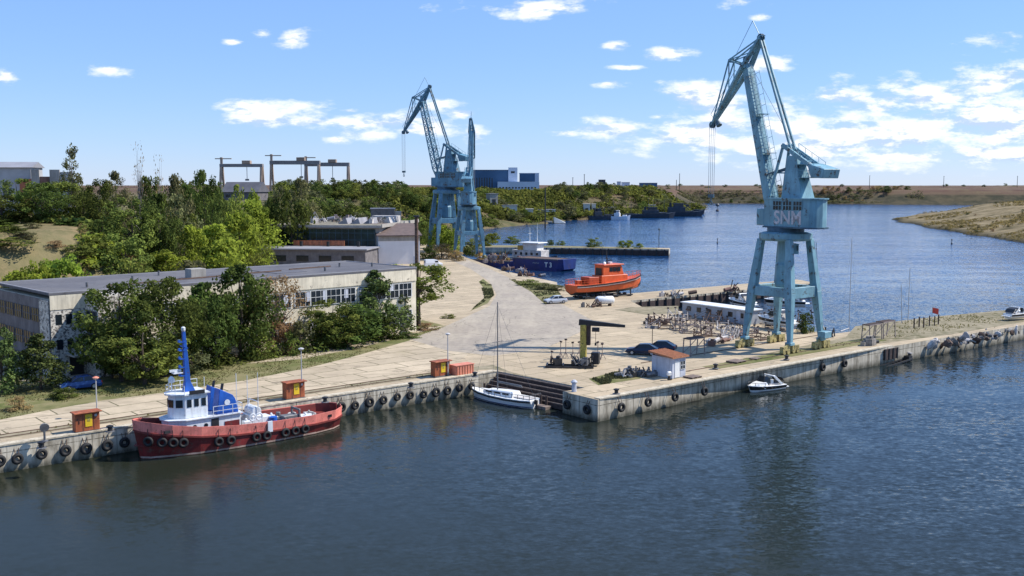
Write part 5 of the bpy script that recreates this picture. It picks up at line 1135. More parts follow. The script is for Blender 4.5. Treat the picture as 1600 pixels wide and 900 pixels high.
words = ['rusty', 'bent', 'tall', 'low', 'pale', 'leaning']
for i, (x, y) in enumerate(spots):
    p = P(x, y); t = thing('cradle_frame', 'empty steel boat cradle stacked among the jumble before the white cabin' if x < 1160 else 'empty steel boat cradle lying by the lettered crane legs', 'boat cradle', (p.x, p.y, 2.41), rg.uniform(0, 3), 'empty cradles before the white cabin' if x < 1160 else 'empty cradles by the lettered crane')
    b = MB(); L = rg.uniform(2.0, 3.6); w2 = rg.uniform(.8, 1.2); h = rg.uniform(1.0, 2.3)
    for sx_ in (-1, 1):
        for sy_ in (-1, 1): b.bar((sx_*L/2, sy_*w2, 0), (sx_*L/2*.95, sy_*w2*rg.uniform(.6, 1.1), h*rg.uniform(.7, 1.1)), .1)
        b.bar((sx_*L/2, -w2, .12), (sx_*L/2, w2, .12), .14); b.bar((sx_*L/2, -w2, h*.5), (sx_*L/2, w2, h*.55), .09)
        b.bar((sx_*L/2, -w2, .1), (sx_*L/2, 0, h*.52), .07); b.bar((sx_*L/2, w2, .1), (sx_*L/2, 0, h*.52), .07)
    for sy_ in (-1, 1): b.bar((-L/2, sy_*w2, .1), (L/2, sy_*w2, .1), .14); b.bar((-L/2, sy_*w2, .1), (L/2, sy_*w2*.9, h*.8), .08)
    b.build('frame', ['cradle', 'rusty', 'scrap_b', 'cradle', 'steel'][i % 5], t)
    for sx_ in (-1, 1):
        for sy_ in (-1, 1): MB().box((sx_*L/2*.95, sy_*w2*.85, h*.88), (.3, .25, .2)).build('pad', 'timber', t)
heap('scrap_heap', 'brown scrap steel heap left of the white cabin jumble', 'scrap heap', 1024, 507, .3, (1.6, .8), 8, ['rusty', 'black', 'timber'], 31, .8)
heap('scrap_heap', 'reddish brown scrap heap in front of the cradle jumble', 'scrap heap', 1122, 536, .9, (3.5, .9), 18, ['scrap_a', 'rusty', 'scrap_b', 'scrap_a'], 32, .7)
heap('scrap_heap', 'scrap and drums at the left crane bogie', 'scrap heap', 1155, 527, .9, (1.4, 1.6), 12, ['scrap_b', 'scrap_a', 'steel'], 33, .8)
heap('scrap_heap', 'dark scrap under the back legs of the lettered crane', 'scrap heap', 1222, 508, .9, (2.2, 1.6), 14, ['black', 'scrap_a', 'scrap_b', 'rusty'], 34, .9)
heap('scrap_heap', 'dark coil and machinery right of the lettered crane legs', 'scrap heap', 1291, 527, .9, (.7, .7), 4, ['black'], 35, .9)
heap('scrap_heap', 'broken concrete and dark scrap by the far pier frames', 'scrap heap', 1357, 539, AP, (1.6, .7), 6, ['black', 'stone'], 36, .9)
p = P(1019, 545); t = thing('sign_post', 'thin post with small plate behind the dark cars', 'sign', (p.x, p.y, 2.42)); MB().tube((0, 0, 0), (0, 0, 3.0), .05).build('post', 'rusty', t); MB().box((0, 0, 3.0), (.6, .06, .45)).build('plate', 'steel', t)
# scrap along the barge shore
for i, (x, y, lab) in enumerate(((772, 411, 'rusty scrap heap on the shore left of the dark barge'), (800, 424, 'scrap bars on the shore below the navy barge stern'), (752, 404, 'pale scrap heap at the foot of the end-on crane'), (825, 432, 'low scrap heap beside the slipway'))):
    heap('scrap_heap', lab, 'scrap heap', x, y, R(-40), (3.5, 1.2), 9, ['scrap_a', 'rusty', 'scrap_b', 'cradle'], 40+i, 1.0)
# far pier right: posts, masts, small boats, stones
for i, (x, y, top, lab) in enumerate(((1358, 519, 370, 'tall bare yacht mast behind the far pier frames'), (1452, 510, 420, 'thin bare yacht mast near the red flag on the far pier'), (1443, 512, 445, 'shorter thin leaning yacht mast beside the red flag mast'))):
    p = P(x, y); h = W(x, top, p.y).z-.4
    t = thing('moored_yacht', lab.replace('tall bare yacht mast', 'yacht with tall bare mast moored').replace('thin bare yacht mast', 'yacht with thin bare mast moored').replace('shorter thin leaning yacht mast', 'yacht with shorter leaning mast moored'), 'sailboat', (p.x-1.5, p.y+5.5, 0), AP+.2, 'yachts moored behind the far pier')
    MB().loft([[(x_, -w_*.7, -.3), (x_, -w_, z_), (x_, w_, z_), (x_, w_*.7, -.3)] for x_, w_, z_ in ((-3.6, .8, .9), (0, 1.2, .9), (2.6, .7, 1.0), (4, .05, 1.2))]).build('hull', 'white', t)
    MB().box((0, 0, 1.15), (3, 1.5, .5)).build('cabin', 'white', t, bev=.08)
    MB().tube((.5, 0, 1), (.5+(-1.2 if i == 2 else 0), 0, h), .07, .045, 6).build('mast', 'light_pole', t); MB().tube((.4, 0, 2.2), (-3, 0, 2.1), .09).build('boom', 'light_pole', t)
    b = MB()
    for q_ in ((4, 0, 1.2), (-3.5, 0, .9)): b.tube(q_, (.5+(-1.2 if i == 2 else 0), 0, h*.97), .012, n=4)
    b.build('rigging', 'cable', t)
p = P(1456, 504); t = thing('flag', 'small red flag on a short pole on the far pier', 'flag', (p.x, p.y, 2.42)); MB().tube((0, 0, 0), (0, 0, 2.6), .04).build('pole', 'light_pole', t)
MB().loft([[(.04+.25*k, .06*math.sin(k*1.4), 2.5-.05*k), (.04+.25*k, .06*math.sin(k*1.4+.6), 1.6-.08*k)] for k in range(5)], closed=False).build('cloth', 'red_cloth', t)
p = P(1468, 502); n = dup(mb, (p.x+1.5, p.y+3, 0), AP, 'small white boat moored behind the red flag on the far pier', .8); n['group'] = 'motorboats laid up ashore'; del n['group']
p = P(1590, 500); n = dup(mb, (p.x, p.y, 2.95), .4, 'white boat hauled out at the right picture edge of the pier', .85)
p0 = None
for i, (x, y) in enumerate(((1428, 513), (1436, 511), (1443, 512), (1452, 509), (1460, 509), (1466, 507))):
    p = P(x, y)
    if p0 is None:
        p0 = thing('timber_post', 'bare timber post in the row before the red flag', 'post', (p.x, p.y, 2.42), 0, 'timber posts on the far pier')
        MB().bar((0, 0, 0), (0, 0, 1.6), .16).build('post', 'timber', p0); MB().box((0, 0, 1.6), (.22, .22, .08)).build('cap', 'timber_edge', p0)
    else: dup(p0, (p.x, p.y, 2.42), .3*i)
def boulder(sd_, r_):
    g = np.random.default_rng(sd_); b = MB(); n, m_ = 9, 6; rings = []
    for j in range(m_+1):
        th = math.pi*j/m_; rings.append([(r_*math.sin(th)*math.cos(2*math.pi*i/n)*g.uniform(.75, 1.2)+.001, r_*math.sin(th)*math.sin(2*math.pi*i/n)*g.uniform(.75, 1.2), r_*.7*math.cos(th)*g.uniform(.8, 1.1)) for i in range(n)])
    return b.loft(rings)
rocks = []
for i in range(4):
    me_o = boulder(i, .8).build('boulder', ['stone', 'concrete_wall', 'rusty', 'scrap_b'][i]); tag(me_o, 'rough broken boulder in the rubble bank at the right pier edge', 'boulder', 'boulders along the right pier edge'); rocks.append(me_o)
k = 0
for i in range(210):
    s_ = i/209.; x = 1455+145*s_+rg.uniform(-4, 4); y = 541-27*s_+rg.uniform(-6.5, 4.5)
    p = P(x, y, rg.uniform(.6, 2.2)); r_ = rocks[i % 4]
    n = r_ if i < 4 else r_.copy()
    if i >= 4: COL.objects.link(n)
    n.location = p; n.rotation_euler = (rg.uniform(0, 3), rg.uniform(0, 3), rg.uniform(0, 3)); f = rg.choice([.25, .3, .4, .55, .75]); n.scale = (f*rg.uniform(.7, 1.7), f, f*rg.uniform(.4, .9))
p = on_line(1390, Vector((28.5, 124., 0)), Vector((26, 19.8, 0)).normalized(), 1.4); t = thing('opening_panel', 'dark planked panel in place of an opening in the pier wall past the crane', 'fender', tuple(p+NP*.16), math.atan2(19.8, 26))  # dark panel stands in for an opening in the wall
MB().box((0, 0, 0), (3.2, .2, 1.5)).build('panel', 'timber', t); b = MB()
for x_ in (-1.5, -.5, .5, 1.5): b.box((x_, -.14, 0), (.22, .1, 1.6))
b.build('plank', 'black', t)
p = P(1410, 566, 0); t = thing('sunken_frame', 'rusty sunken steel frame sticking out of the water by the pier', 'wreck', (p.x, p.y, 0), AP)
b = MB()
for y_ in (-.5, .5): b.bar((-5, y_, -.1), (1.8, y_*.9, .35), .2)
for x_ in (-4, -2, 0, 1.5): b.bar((x_, -.6, .1+x_*.05), (x_, .6, .12+x_*.05), .15)
b.bar((1.6, 0, -.3), (1.9, 0, 1.1), .35); b.box((1.5, 0, .5), (.9, .8, .6)); b.build('frame', 'black', t); MB().box((1.9, 0, 1.15), (.5, .5, .2)).build('plate', 'scrap_b', t)

# far pier with bushes: lamp and stones
p = P(1035, 388); t = thing('navigation_light', 'thin navigation light pole at the tip of the bushy far pier', 'light pole', (p.x-1, p.y+2, 2.42)); MB().tube((0, 0, 0), (0, 0, 6.5), .1).build('pole', 'black', t); MB().lathe((0, 0, 6.5), [(.25, 0), (.25, .5), (.05, .7)], 8).build('lantern', 'black', t)

# ================================================================ buildings
def frame_pt(A, ang, x, y): return Vector((A.x+math.cos(ang)*x-math.sin(ang)*y, A.y+math.sin(ang)*x+math.cos(ang)*y, 0))
AB = math.atan2(38.1, 39.5); A0 = Vector((-54.4, 119.7, 2.3)); LB = 54.9
t = thing('office_block', 'long beige flat roofed block with ribbon windows', 'building', tuple(A0), AB)
MB().box((LB/2, 9.2, 4.6), (LB, 18.4, 9.4)).build('wall', 'wall_beige', t)
rf = MB().poly([(-.12, -.16), (LB+.12, -.16), (LB+.12, 18.55), (-.12, 18.55)], 9.85, 10.1).build('roof', 'roof_strips', t)
b = MB()
for p_, q_ in (((-.1, -.06), (LB+.1, -.06)), ((-.1, 18.5), (LB+.1, 18.5)), ((-.02, -.06), (-.02, 18.5)), ((LB+.02, -.06), (LB+.02, 18.5))): b.bar((*p_, 10.14), (*q_, 10.14), .2, .12)
b.build('roof_edge', 'roof_grey', rf)
for x_, y_ in ((6, 4), (14, 9), (25, 5), (33, 12), (41, 4), (47, 9), (20, 14), (51, 6)): MB().tube((x_, y_, 10.15), (x_, y_, 10.75), .16, n=8).build('roof_vent', 'steel', rf)
MB().box((36, 9, 10.13), (5, 8, .06)).build('roof_patch', 'roof_felt', rf)
b = MB()
for k in range(4): b.bar((8+10*k, 3+k*2, 10.25), (16+10*k, 4+k*2, 10.25), .16)
b.build('roof_pipe', 'rusty', rf); MB().box((22, 7, 10.75), (2.2, 1.8, 1.3)).build('roof_hatch', 'concrete_wall', rf, bev=.04)
MB().box((LB/2, -.06, 8.95), (LB+.02, .14, 1.75)).build('cornice', 'wall_beige', t)
def ribbon(x0, x1, z, h, n, y=-.03, parent=t):
    w = MB().box(((x0+x1)/2, y+.03, z), (x1-x0, .12, h)).build('window', 'glass', parent); b = MB()
    for i in range(n+1): b.box((x0+(x1-x0)*i/n, y-.05, z), (.05 if i % 3 else .16, .08, h))
    for zz in (-h/2, 0.05*h, h/2): b.box(((x0+x1)/2, y-.05, z+zz), (x1-x0, .07, .06))
    b.build('window_frame', 'frame_white', w)
for z_, h_ in ((6.75, 2.1), (2.6, 2.1)):
    for x0, x1, n in ((10, 21, 12), (21.6, 32.6, 12), (33.2, 43.5, 12), (44.1, 54, 12)): ribbon(x0, x1, z_, h_, n)
g_ = np.random.default_rng(3)
for k in range(16):
    MB().box((10.6+g_.integers(0, 46)*.92, -.075, (6.9, 2.75)[k % 2]+g_.uniform(0, .4)), (.7, .03, g_.uniform(.8, 1.5))).build('blind', 'hut_wall', t)
# pale facade left part: square windows, projecting stair bay
for z_ in (6.9, 3.9):
    for x_ in (.95, 2.15, 3.3): MB().box((x_, -.06, z_), (.7, .1, 1.2)).build('window', 'glass', t)
sf = MB().box((2.0, -.04, 4.95), (3.98, .06, 9.75)).build('stained_facade', 'wall_spot', t)
bay = MB().box((7.2, -2.05, 4.9), (6.4, 4.08, 9.88)).build('stair_bay', 'wall_spot', t)
w = MB().box((3.97, -2.3, 5.6), (.08, 2.9, 4.6)).build('window', 'glass', bay); b = MB()
for k in range(4): b.box((3.91, -3.75+.97*k, 5.6), (.06, .08, 4.6))
for k in range(6): b.box((3.91, -2.3, 3.3+.92*k), (.06, 2.9, .08))
b.build('window_frame', 'steel', w)
MB().box((2.7, -1.5, 2.7), (2.4, 3.0, .2)).build('canopy', 'concrete_wall', t); MB().box((2.8, -.1, 1.2), (1.6, .12, 2.2)).build('door', 'black', t)
# end wall: its shade is put into the darker grey
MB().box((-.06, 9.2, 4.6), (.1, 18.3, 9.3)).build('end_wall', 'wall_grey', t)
MB().box((-.13, 1.6, 4.6), (.06, 3.0, 9.2)).build('stained_panel', 'wall_spot', t)
for z_ in (7.2, 4.1, 1.2):
    for k in range(5):
        y_ = 4.4+3.0*k; w = MB().box((-.14, y_, z_), (.1, 2.4, 1.6)).build('window', 'glass', t); b = MB()
        for d in (-1.2, -.4, .4, 1.2): b.box((-.2, y_+d, z_), (.06, .09, 1.6))
        b.box((-.2, y_, z_), (.06, 2.4, .08)); b.build('window_frame', 'wall_grey', w)
# workshop
def block(name, label, cat, A, rz, group=None): return thing(name, label, cat, tuple(A), rz, group)
WA = R(-8)
t = block('workshop', 'old workshop with dark green glazing, mossy roof and white end wall', 'building', (-71, 301, 2.3), WA)
MB().box((16.5, 22, 5.3), (33, 44, 10.6)).build('wall', 'concrete_wall', t)
w = MB().box((16, -.1, 7.0), (31.5, .3, 6.2)).build('window', 'green_glass', t); b = MB()
for k in range(17): b.box((.6+1.93*k, -.28, 7.0), (.1, .08, 6.2))
for z_ in (5.0, 7.0, 9.0): b.box((16, -.28, z_), (31.5, .07, .1))
b.build('window_frame', 'crane_dark', w)
rf = MB().poly([(-1, -1.2), (34, -1.2), (34, 45), (-1, 45)], 10.6, 11.2).build('roof', 'roof_moss', t)
b = MB(); b.bar((-1, -1.2, 10.95), (34, -1.2, 10.95), .3, .7); b.bar((34, -1.2, 11.1), (34, 45, 11.1), .3, 1.0); b.build('roof_edge', 'concrete_wall', rf)
for k, (x_, y_) in enumerate(((17, 14), (20.5, 15), (24, 17), (27.5, 24))):
    MB().loft([[(x_, y_-3, 11.2), (x_+3.2, y_-3, 11.2), (x_+2.6, y_-3, 13.0)], [(x_, y_+6, 11.2), (x_+3.2, y_+6, 11.2), (x_+2.6, y_+6, 13.0)]]).build('rooflight', 'roof_grey' if k != 3 else 'scrap_b', rf)
MB().box((27, 30, 12.2), (8, 5, 2.0)).build('roof_housing', 'scrap_b', rf)
junkpile(rf, 26, (12, 11), 0, ['scrap_b', 'roof_grey', 'cradle', 'roof_moss', 'scrap_b'], 71, 'roof_debris', 1.5)
for o_ in rf.children:
    if o_.name.startswith('roof_debris'): o_.location = (18, 24, 11.2)
t = block('annex', 'low grey flat roofed annex with rust red sheet panel before the workshop', 'building', (-75, 286, 2.3), WA)
MB().box((17.5, 6.5, 2.5), (35, 13, 5.0)).build('wall', 'wall_grey', t)
rf = MB().poly([(-.6, -.6), (35.6, -.6), (35.6, 13.2), (-.6, 13.2)], 5.0, 5.35).build('roof', 'roof_grey', t)
MB().bar((10, 12.3, 5.35), (25.5, 12.3, 5.35), .3, .1).build('sheet_base', 'rusty', rf)
sh_ = MB()
for k in range(18): sh_.box((10.3+.86*k, 12.3, 6.15), (.8, .12+.1*(k % 2), 1.5))
sh_.build('rust_sheet', 'rust_sheet', rf)
for x_ in (13, 21, 30): MB().tube((x_, 10.5, 5.3), (x_, 10.5, 6.8), .45, n=10).build('chimney', 'black', rf)
for k in range(5): MB().box((4+6.5*k, -.05, 2.6), (3.5, .1, 1.6)).build('window', 'glass', t)
t = block('garage', 'white walled garage with brown sloping roof by the tall rusty pole', 'building', (-38.4, 294, 2.3), R(14))
MB().box((6, 6.5, 4.1), (12, 13, 8.2)).build('wall', 'wall_white', t)
MB().loft([[(-.5, -.8, 8.2), (12.6, -.8, 8.2), (12.6, 16, 11.0), (-.5, 16, 11.0)], [(-.5, -.8, 8.5), (12.6, -.8, 8.5), (12.6, 16, 11.35), (-.5, 16, 11.35)]]).build('roof', 'roof_brown', t)
MB().box((6, -.03, 7.5), (12.0, .1, 1.4)).build('fascia', 'concrete_wall', t)
MB().box((10.6, -.05, 1.2), (1.1, .1, 2.2)).build('door', 'hut_wall', t)
b = MB()
for z_ in np.arange(.5, 7, .5): b.box((11.3, -.12, z_), (.5, .06, .05))
b.box((11.05, -.12, 3.5), (.05, .06, 7)); b.box((11.55, -.12, 3.5), (.05, .06, 7)); b.build('ladder', 'steel', t)
t = block('brick_tower', 'grey block tower behind the garage', 'building', (-47, 345, 2.3), R(6))
MB().box((3.5, 3.5, 7.4), (8, 7, 14.8)).build('wall', 'wall_grey', t); MB().box((3.5, 3.5, 14.95), (8.4, 7.4, .3)).build('roof', 'roof_grey', t); MB().box((8.6, 3, 7.0), (2.2, 5.5, 14)).build('lift_shaft', 'concrete_wall', t)
MB().box((4.5, -.05, 8.5), (1.4, .1, 2)).build('window', 'glass', t)
p = P(652, 502); t = thing('chimney_pole', 'tall rusty brown pole rising beside the locust tree', 'pole', (p.x, p.y, 2.4)); hgt_ = W(652, 338, p.y).z-2.4
MB().tube((0, 0, 0), (0, 0, hgt_), .36, .28, 12).build('shaft', 'rusty', t); MB().box((0, 0, hgt_), (.9, .9, .25)).build('cap', 'black', t); b = MB()
for z_ in np.arange(1, hgt_, .6): b.bar((-.25, -.36, z_), (.25, -.36, z_), .05)
b.build('rung', 'black', t)
# hillside houses
def house(label, x, D, y0, w, d, h, rz, wallm, roofm, cat='house', ridge=2.2, nwin=3):
    q_ = W(x, y0, D); z = hz(q_.x, q_.y) if h is None else q_.z-h
    t = thing('house', label, cat, (q_.x, q_.y, z-.6), rz, 'houses on the plateau')
    hh = max(2.5, q_.z-z+.6) if h is None else h
    MB().box((0, 0, hh/2), (w, d, hh)).build('wall', wallm, t)
    MB().loft([[(-w/2-.4, -d/2-.5, hh), (-w/2-.4, 0, hh+ridge), (-w/2-.4, d/2+.5, hh)], [(w/2+.4, -d/2-.5, hh), (w/2+.4, 0, hh+ridge), (w/2+.4, d/2+.5, hh)]]).build('roof', roofm, t)
    for k in range(nwin): MB().box((-w/2+w*(k+.5)/nwin, -d/2-.03, hh*.55), (w/nwin*.35, .1, hh*.3)).build('window', 'glass', t)
    return t
house('pale house with low grey roof at the top left hill edge', 18, 215, 262, 10, 7, None, R(6), 'house_wall', 'roof_grey', 'building', 1.2, 3)
q_ = W(72, 265, 212); z_ = hz(q_.x, 212)-.4; t = thing('ruined_wall', 'roofless brown and grey ruin with gaps right of the pale hill house', 'ruin', (q_.x, 212, z_), R(5)); hh = q_.z-z_
for k, (x_, w_, f_, mt_) in enumerate(((-4.2, 2.2, .8, 'rust_sheet'), (-2.2, 1.6, 1.0, 'concrete_wall'), (-.4, 1.8, .85, 'scrap_a'), (1.6, 2.0, 1.0, 'concrete_wall'), (3.6, 1.9, .95, 'house_wall'))):
    MB().box((x_, .1*k, hh*f_/2), (w_, .4, hh*f_)).build('wall_panel', mt_, t)
MB().box((0, 2.5, hh*.4), (9.5, .4, hh*.8)).build('back_wall', 'wall_grey', t)
house('low grey house with dark roof behind the bright green bushes', 383, 330, 297, 12, 8, 2.6, R(-12), 'wall_grey', 'roof_felt', ridge=3.2)
# blue hall on the horizon
def bigbox(name, label, x0, x1, ytop, D, mats, depth=30, group=None):
    a, b_ = W(x0, ytop, D), W(x1, ytop, D); z = hz((a.x+b_.x)/2, D)-1.0
    t = thing(name, label, 'building', ((a.x+b_.x)/2, D+depth/2, z), 0, group); w = b_.x-a.x; h = a.z-z
    MB().box((0, 0, h/2), (w, depth, h)).build('wall', mats[0], t); MB().box((0, 0, h+.2), (w+.6, depth+.6, .4)).build('roof', mats[1], t)
    return t, w, h, depth
t, w, h, d_ = bigbox('factory_hall', 'large dark blue hall with pale front wing on the plateau', 734, 808, 266, 850, ('blue_building', 'blue_building'), 45)
MB().box((w/2-3.5, -d_/2-.6, h*.55), (7.5, 1.2, h*1.12)).build('stair_tower', 'pale_building', t); MB().box((w/2-3.5, -d_/2-1.25, h*.92), (3.2, .1, 1.6)).build('window', 'glass', t)
MB().box((w/2+1, -d_/2-6, h*.24), (34, 11, h*.6)).build('front_wing', 'pale_building', t)
for k in range(9): MB().box((-w/2+1.6+2.1*k, -d_/2-.05, h*.4), (.8, .1, h*.6)).build('window', 'glass', t)
for k in range(12): MB().box((w/2-14+2.6*k, -d_/2-11.55, h*.3), (1.5, .12, 1.2)).build('window', 'glass', t)
t, w, h, d_ = bigbox('factory_hall', 'smaller blue hall right of the large blue hall', 812, 842, 271, 870, ('blue_building', 'pale_building'), 25)
MB().box((w/2-1.6, -d_/2-.1, h/2), (3.4, .3, h)).build('stair_tower', 'pale_building', t)
for k in range(3): MB().box((-3.5+2.5*k, -d_/2-.05, h*.6), (1.4, .1, 1.4)).build('window', 'glass', t)
for x0, x1, yt, D, lab in ((936, 946, 281, 1500, 'small dark block standing alone on the plateau edge'), (965, 970, 284, 1500, 'narrow dark hut left of the pale shed on the plateau'), (972, 984, 285, 1505, 'small pale shed on the plateau edge'), (1000, 1027, 286, 1520, 'long low grey blue shed farthest right on the plateau edge')):
    t, w, h, d_ = bigbox('shed', lab, x0, x1, yt, D, ('pale_building' if 'pale' in lab else 'ship_grey' if 'dark' in lab else 'blue_building', 'roof_grey'), 10)
    MB().box((0, -d_/2-.05, h*.5), (w*.3, .1, h*.3)).build('door', 'glass', t)
# shore buildings
def shorebuild(label, x0, x1, ytop, ybase, D, wallm, roofm, dep=9, lean=0):
    D = ray_ground((x0+x1)/2, ybase); a, b_ = W(x0, ytop, D), W(x1, ytop, D); zb = max(hz((a.x+b_.x)/2, D+dep/2)-2.5, 0)
    t = thing('shore_building', label, 'building', ((a.x+b_.x)/2, D+dep/2, zb), R(lean)); w = b_.x-a.x; h = a.z-zb
    MB().box((0, 0, h/2), (w, dep, h)).build('wall', wallm, t); MB().box((0, 0, h+.15), (w+.8, dep+.8, .3)).build('roof', roofm, t)
    n = max(1, int(w/4))
    for k in range(n): MB().box((-w/2+w*(k+.5)/n, -dep/2-.04, h*.55), (w/n*.45, .1, h*.3)).build('window', 'glass', t)
    return t
shorebuild('tall pale concrete silo block on the wooded far bank', 762, 775, 303, 326, 560, 'concrete_wall', 'roof_grey', 8, 20)
shorebuild('long white shed with windows at the far shore, leftmost', 784, 808, 321, 337, 585, 'far_white', 'roof_grey', 9)
shorebuild('small white hut between two long shore sheds', 822, 833, 327, 340, 610, 'far_white', 'far_white', 6)
shorebuild('long white shed with pale roof beside the slipway stage', 838, 868, 328, 340, 625, 'far_white', 'roof_grey', 9)
shorebuild('pair of white concrete pillars block near the moored ships', 912, 922, 319, 336, 735, 'far_white', 'far_white', 6)
shorebuild('narrow white concrete block right of the white pillars', 925, 931, 319, 335, 738, 'far_white', 'far_white', 5)
a = sea(842, 349); t = thing('landing_stage', 'dark landing stage with white boat shed at the far shore', 'jetty', a, R(8)); MB().box((0, 0, .9), (17, 6, 1.2)).build('deck', 'concrete_wall', t, bev=.1)
for k in range(6): MB().tube((-7.5+3*k, -2.6, -1), (-7.5+3*k, -2.6, .4), .3).build('pile', 'black', t)
MB().loft([[(10, -2.5, .2), (10, 2.5, .2), (10, 1.8, 4.2), (10, -1.8, 4.2)], [(17.5, -2.5, .2), (17.5, 2.5, .2), (17.5, 2.2, .8), (17.5, -2.2, .8)]]).build('boat_shed', 'far_white', t)
b_ = W(852, 294, 600); zz = hz(b_.x, 600); t = thing('utility_pole', 'tall dark pole standing alone in the far bank scrub', 'pole', (b_.x, 600, zz)); MB().tube((0, 0, -1), (0, 0, b_.z-zz), .45, .3).build('shaft', 'black', t); MB().box((0, 0, b_.z-zz), (1.6, .3, .3)).build('crossarm', 'black', t)
# power poles on the plain
pole0 = None
for i, (x, yt, D, lab) in enumerate(((895, 277, 1400, 'thin power pole right of the blue halls, leftmost on the plain'), (913, 272, 1400, 'tall power pole left of the lone dark block'), (1062, 271, 1500, 'tall power pole standing alone left of the lettered crane'), (1057, 281, 1500, 'short power pole just left of a taller one'), (1359, 274, 1900, 'power pole on the plain behind the tall bare mast'), (1475, 275, 1900, 'power pole on the plain, second from the right edge'), (1590, 275, 1900, 'power pole on the plain at the right edge'))):
    a = W(x, yt, D); z = hz(a.x, D)-.5
    t = thing('power_pole', lab, 'power pole', (a.x, D, z), .5*i, 'power poles on the plain'); h = a.z-z
    MB().tube((0, 0, 0), (0, 0, h), .35 if D < 1200 else .5, .25 if D < 1200 else .38, 6).build('shaft', 'black', t); MB().box((0, 0, h-.8), (2.6, .3, .25)).build('crossarm', 'black', t)
# gantry cranes
def gantry(label, x0, x1, ytop, ybeam, D, xm=None, jib=True):
    a, b_ = W(x0, ytop, D), W(x1, ytop, D); zt = a.z; th = min(2.6, (W(x0, ybeam, D).z-zt)*-1); zb = 14; t = thing('gantry_crane', label, 'gantry crane', (a.x, D, zb), 0, 'shipyard gantry cranes'); L = b_.x-a.x; h = zt-zb
    MB().box((L/2, 0, h-th/2), (L, 4, th)).build('girder', 'gantry_blue' if L > 25 else 'gantry', t, bev=.1)
    for x_ in ([.9, L-.9]+([xm*L] if xm else [])):
        for y_ in (-4, 4): MB().bar((x_, y_*1.6, 0), (x_, y_*.35, h-th), 1.2, 1.1, 1.5, 1.3).build('leg', 'gantry', t)
    MB().box((L*.62, 0, h+1.1), (5.5, 4.6, 2.2)).build('trolley', 'gantry', t, bev=.1)
    b = MB(); b.tube((L*.62, 0, h-th), (L*.62, 0, h-th-8), .2); b.box((L*.62, 0, h-th-8.5), (2.4, 1, 1.2)); b.build('hook', 'gantry_blue', t)
    if jib:
        b = MB(); b.box((.9, 0, h+1.6), (1.4, 1.4, 3.2)); b.box((2.2, 0, h+3.4), (11, 1.2, .6)); b.box((.9, 0, h+3.9), (1.6, 1.6, .8)); b.build('jib', 'gantry', t)
    return t
gantry('left brown gantry crane on the horizon, separate from the pair', 344, 411, 256, 261, 690)
gantry('tall gantry crane with dark girder, left of the overlapping pair', 422, 500, 251, 257, 700, jib=True)
gantry('gantry crane with brown girder at the right end of the pair', 476, 546, 254, 261, 720, jib=True)

# dark timber facing on the middle pier
f0, f1 = Vector((24.5, 201.9, 0)), Vector((69.5, 236.8, 0)); fd = (f1-f0).normalized(); fn_ = Vector((fd.y, -fd.x, 0))
t = thing('dark_facing', 'dark tarred timber facing along the middle pier behind the white cabin', 'fender', tuple(f0+fn_*.14))
MB().bar(Vector((0, 0, 1.1)), f1-f0+Vector((0, 0, 1.1)), .18, 1.7).build('boarding', 'timber', t)
for k in range(24):
    a = (f1-f0)*(k+.5)/24; MB().bar(a+fn_*.2+Vector((0, 0, -.5)), a+fn_*.2+Vector((0, 0, 2.35)), .3, .3).build('fender_pile', 'black', t)
heap('scrap_heap', 'timber and pipe heap on the middle pier near its root', 'scrap heap', 1060, 462, .6, (4, 1.0), 10, ['timber', 'rusty', 'scrap_b'], 81, .9)
heap('scrap_heap', 'dark drums and winch on the middle pier by the crane', 'scrap heap', 1135, 456, .6, (3, 1.0), 8, ['black', 'rusty', 'scrap_a'], 82, 1.0)

f0, f1 = Vector((16.4, 375.3, 0)), Vector((55.9, 364.9, 0)); fd = (f1-f0).normalized(); fn_ = Vector((fd.y, -fd.x, 0)); f0 = f0-fd*34  # added dark facing stands in for shade on the far pier wall
t = thing('dark_facing', 'dark boards added along the bushy far pier in place of wall shade', 'fender', tuple(f0+fn_*.16))
MB().bar(Vector((0, 0, 1.0)), f1-f0+Vector((0, 0, 1.0)), .2, 1.9).build('boarding', 'timber', t)
for k in range(26):
    a = (f1-f0)*(k+.5)/26; MB().bar(a+fn_*.25+Vector((0, 0, -.5)), a+fn_*.25+Vector((0, 0, 2.3)), .4, .4).build('fender_pile', 'black', t)
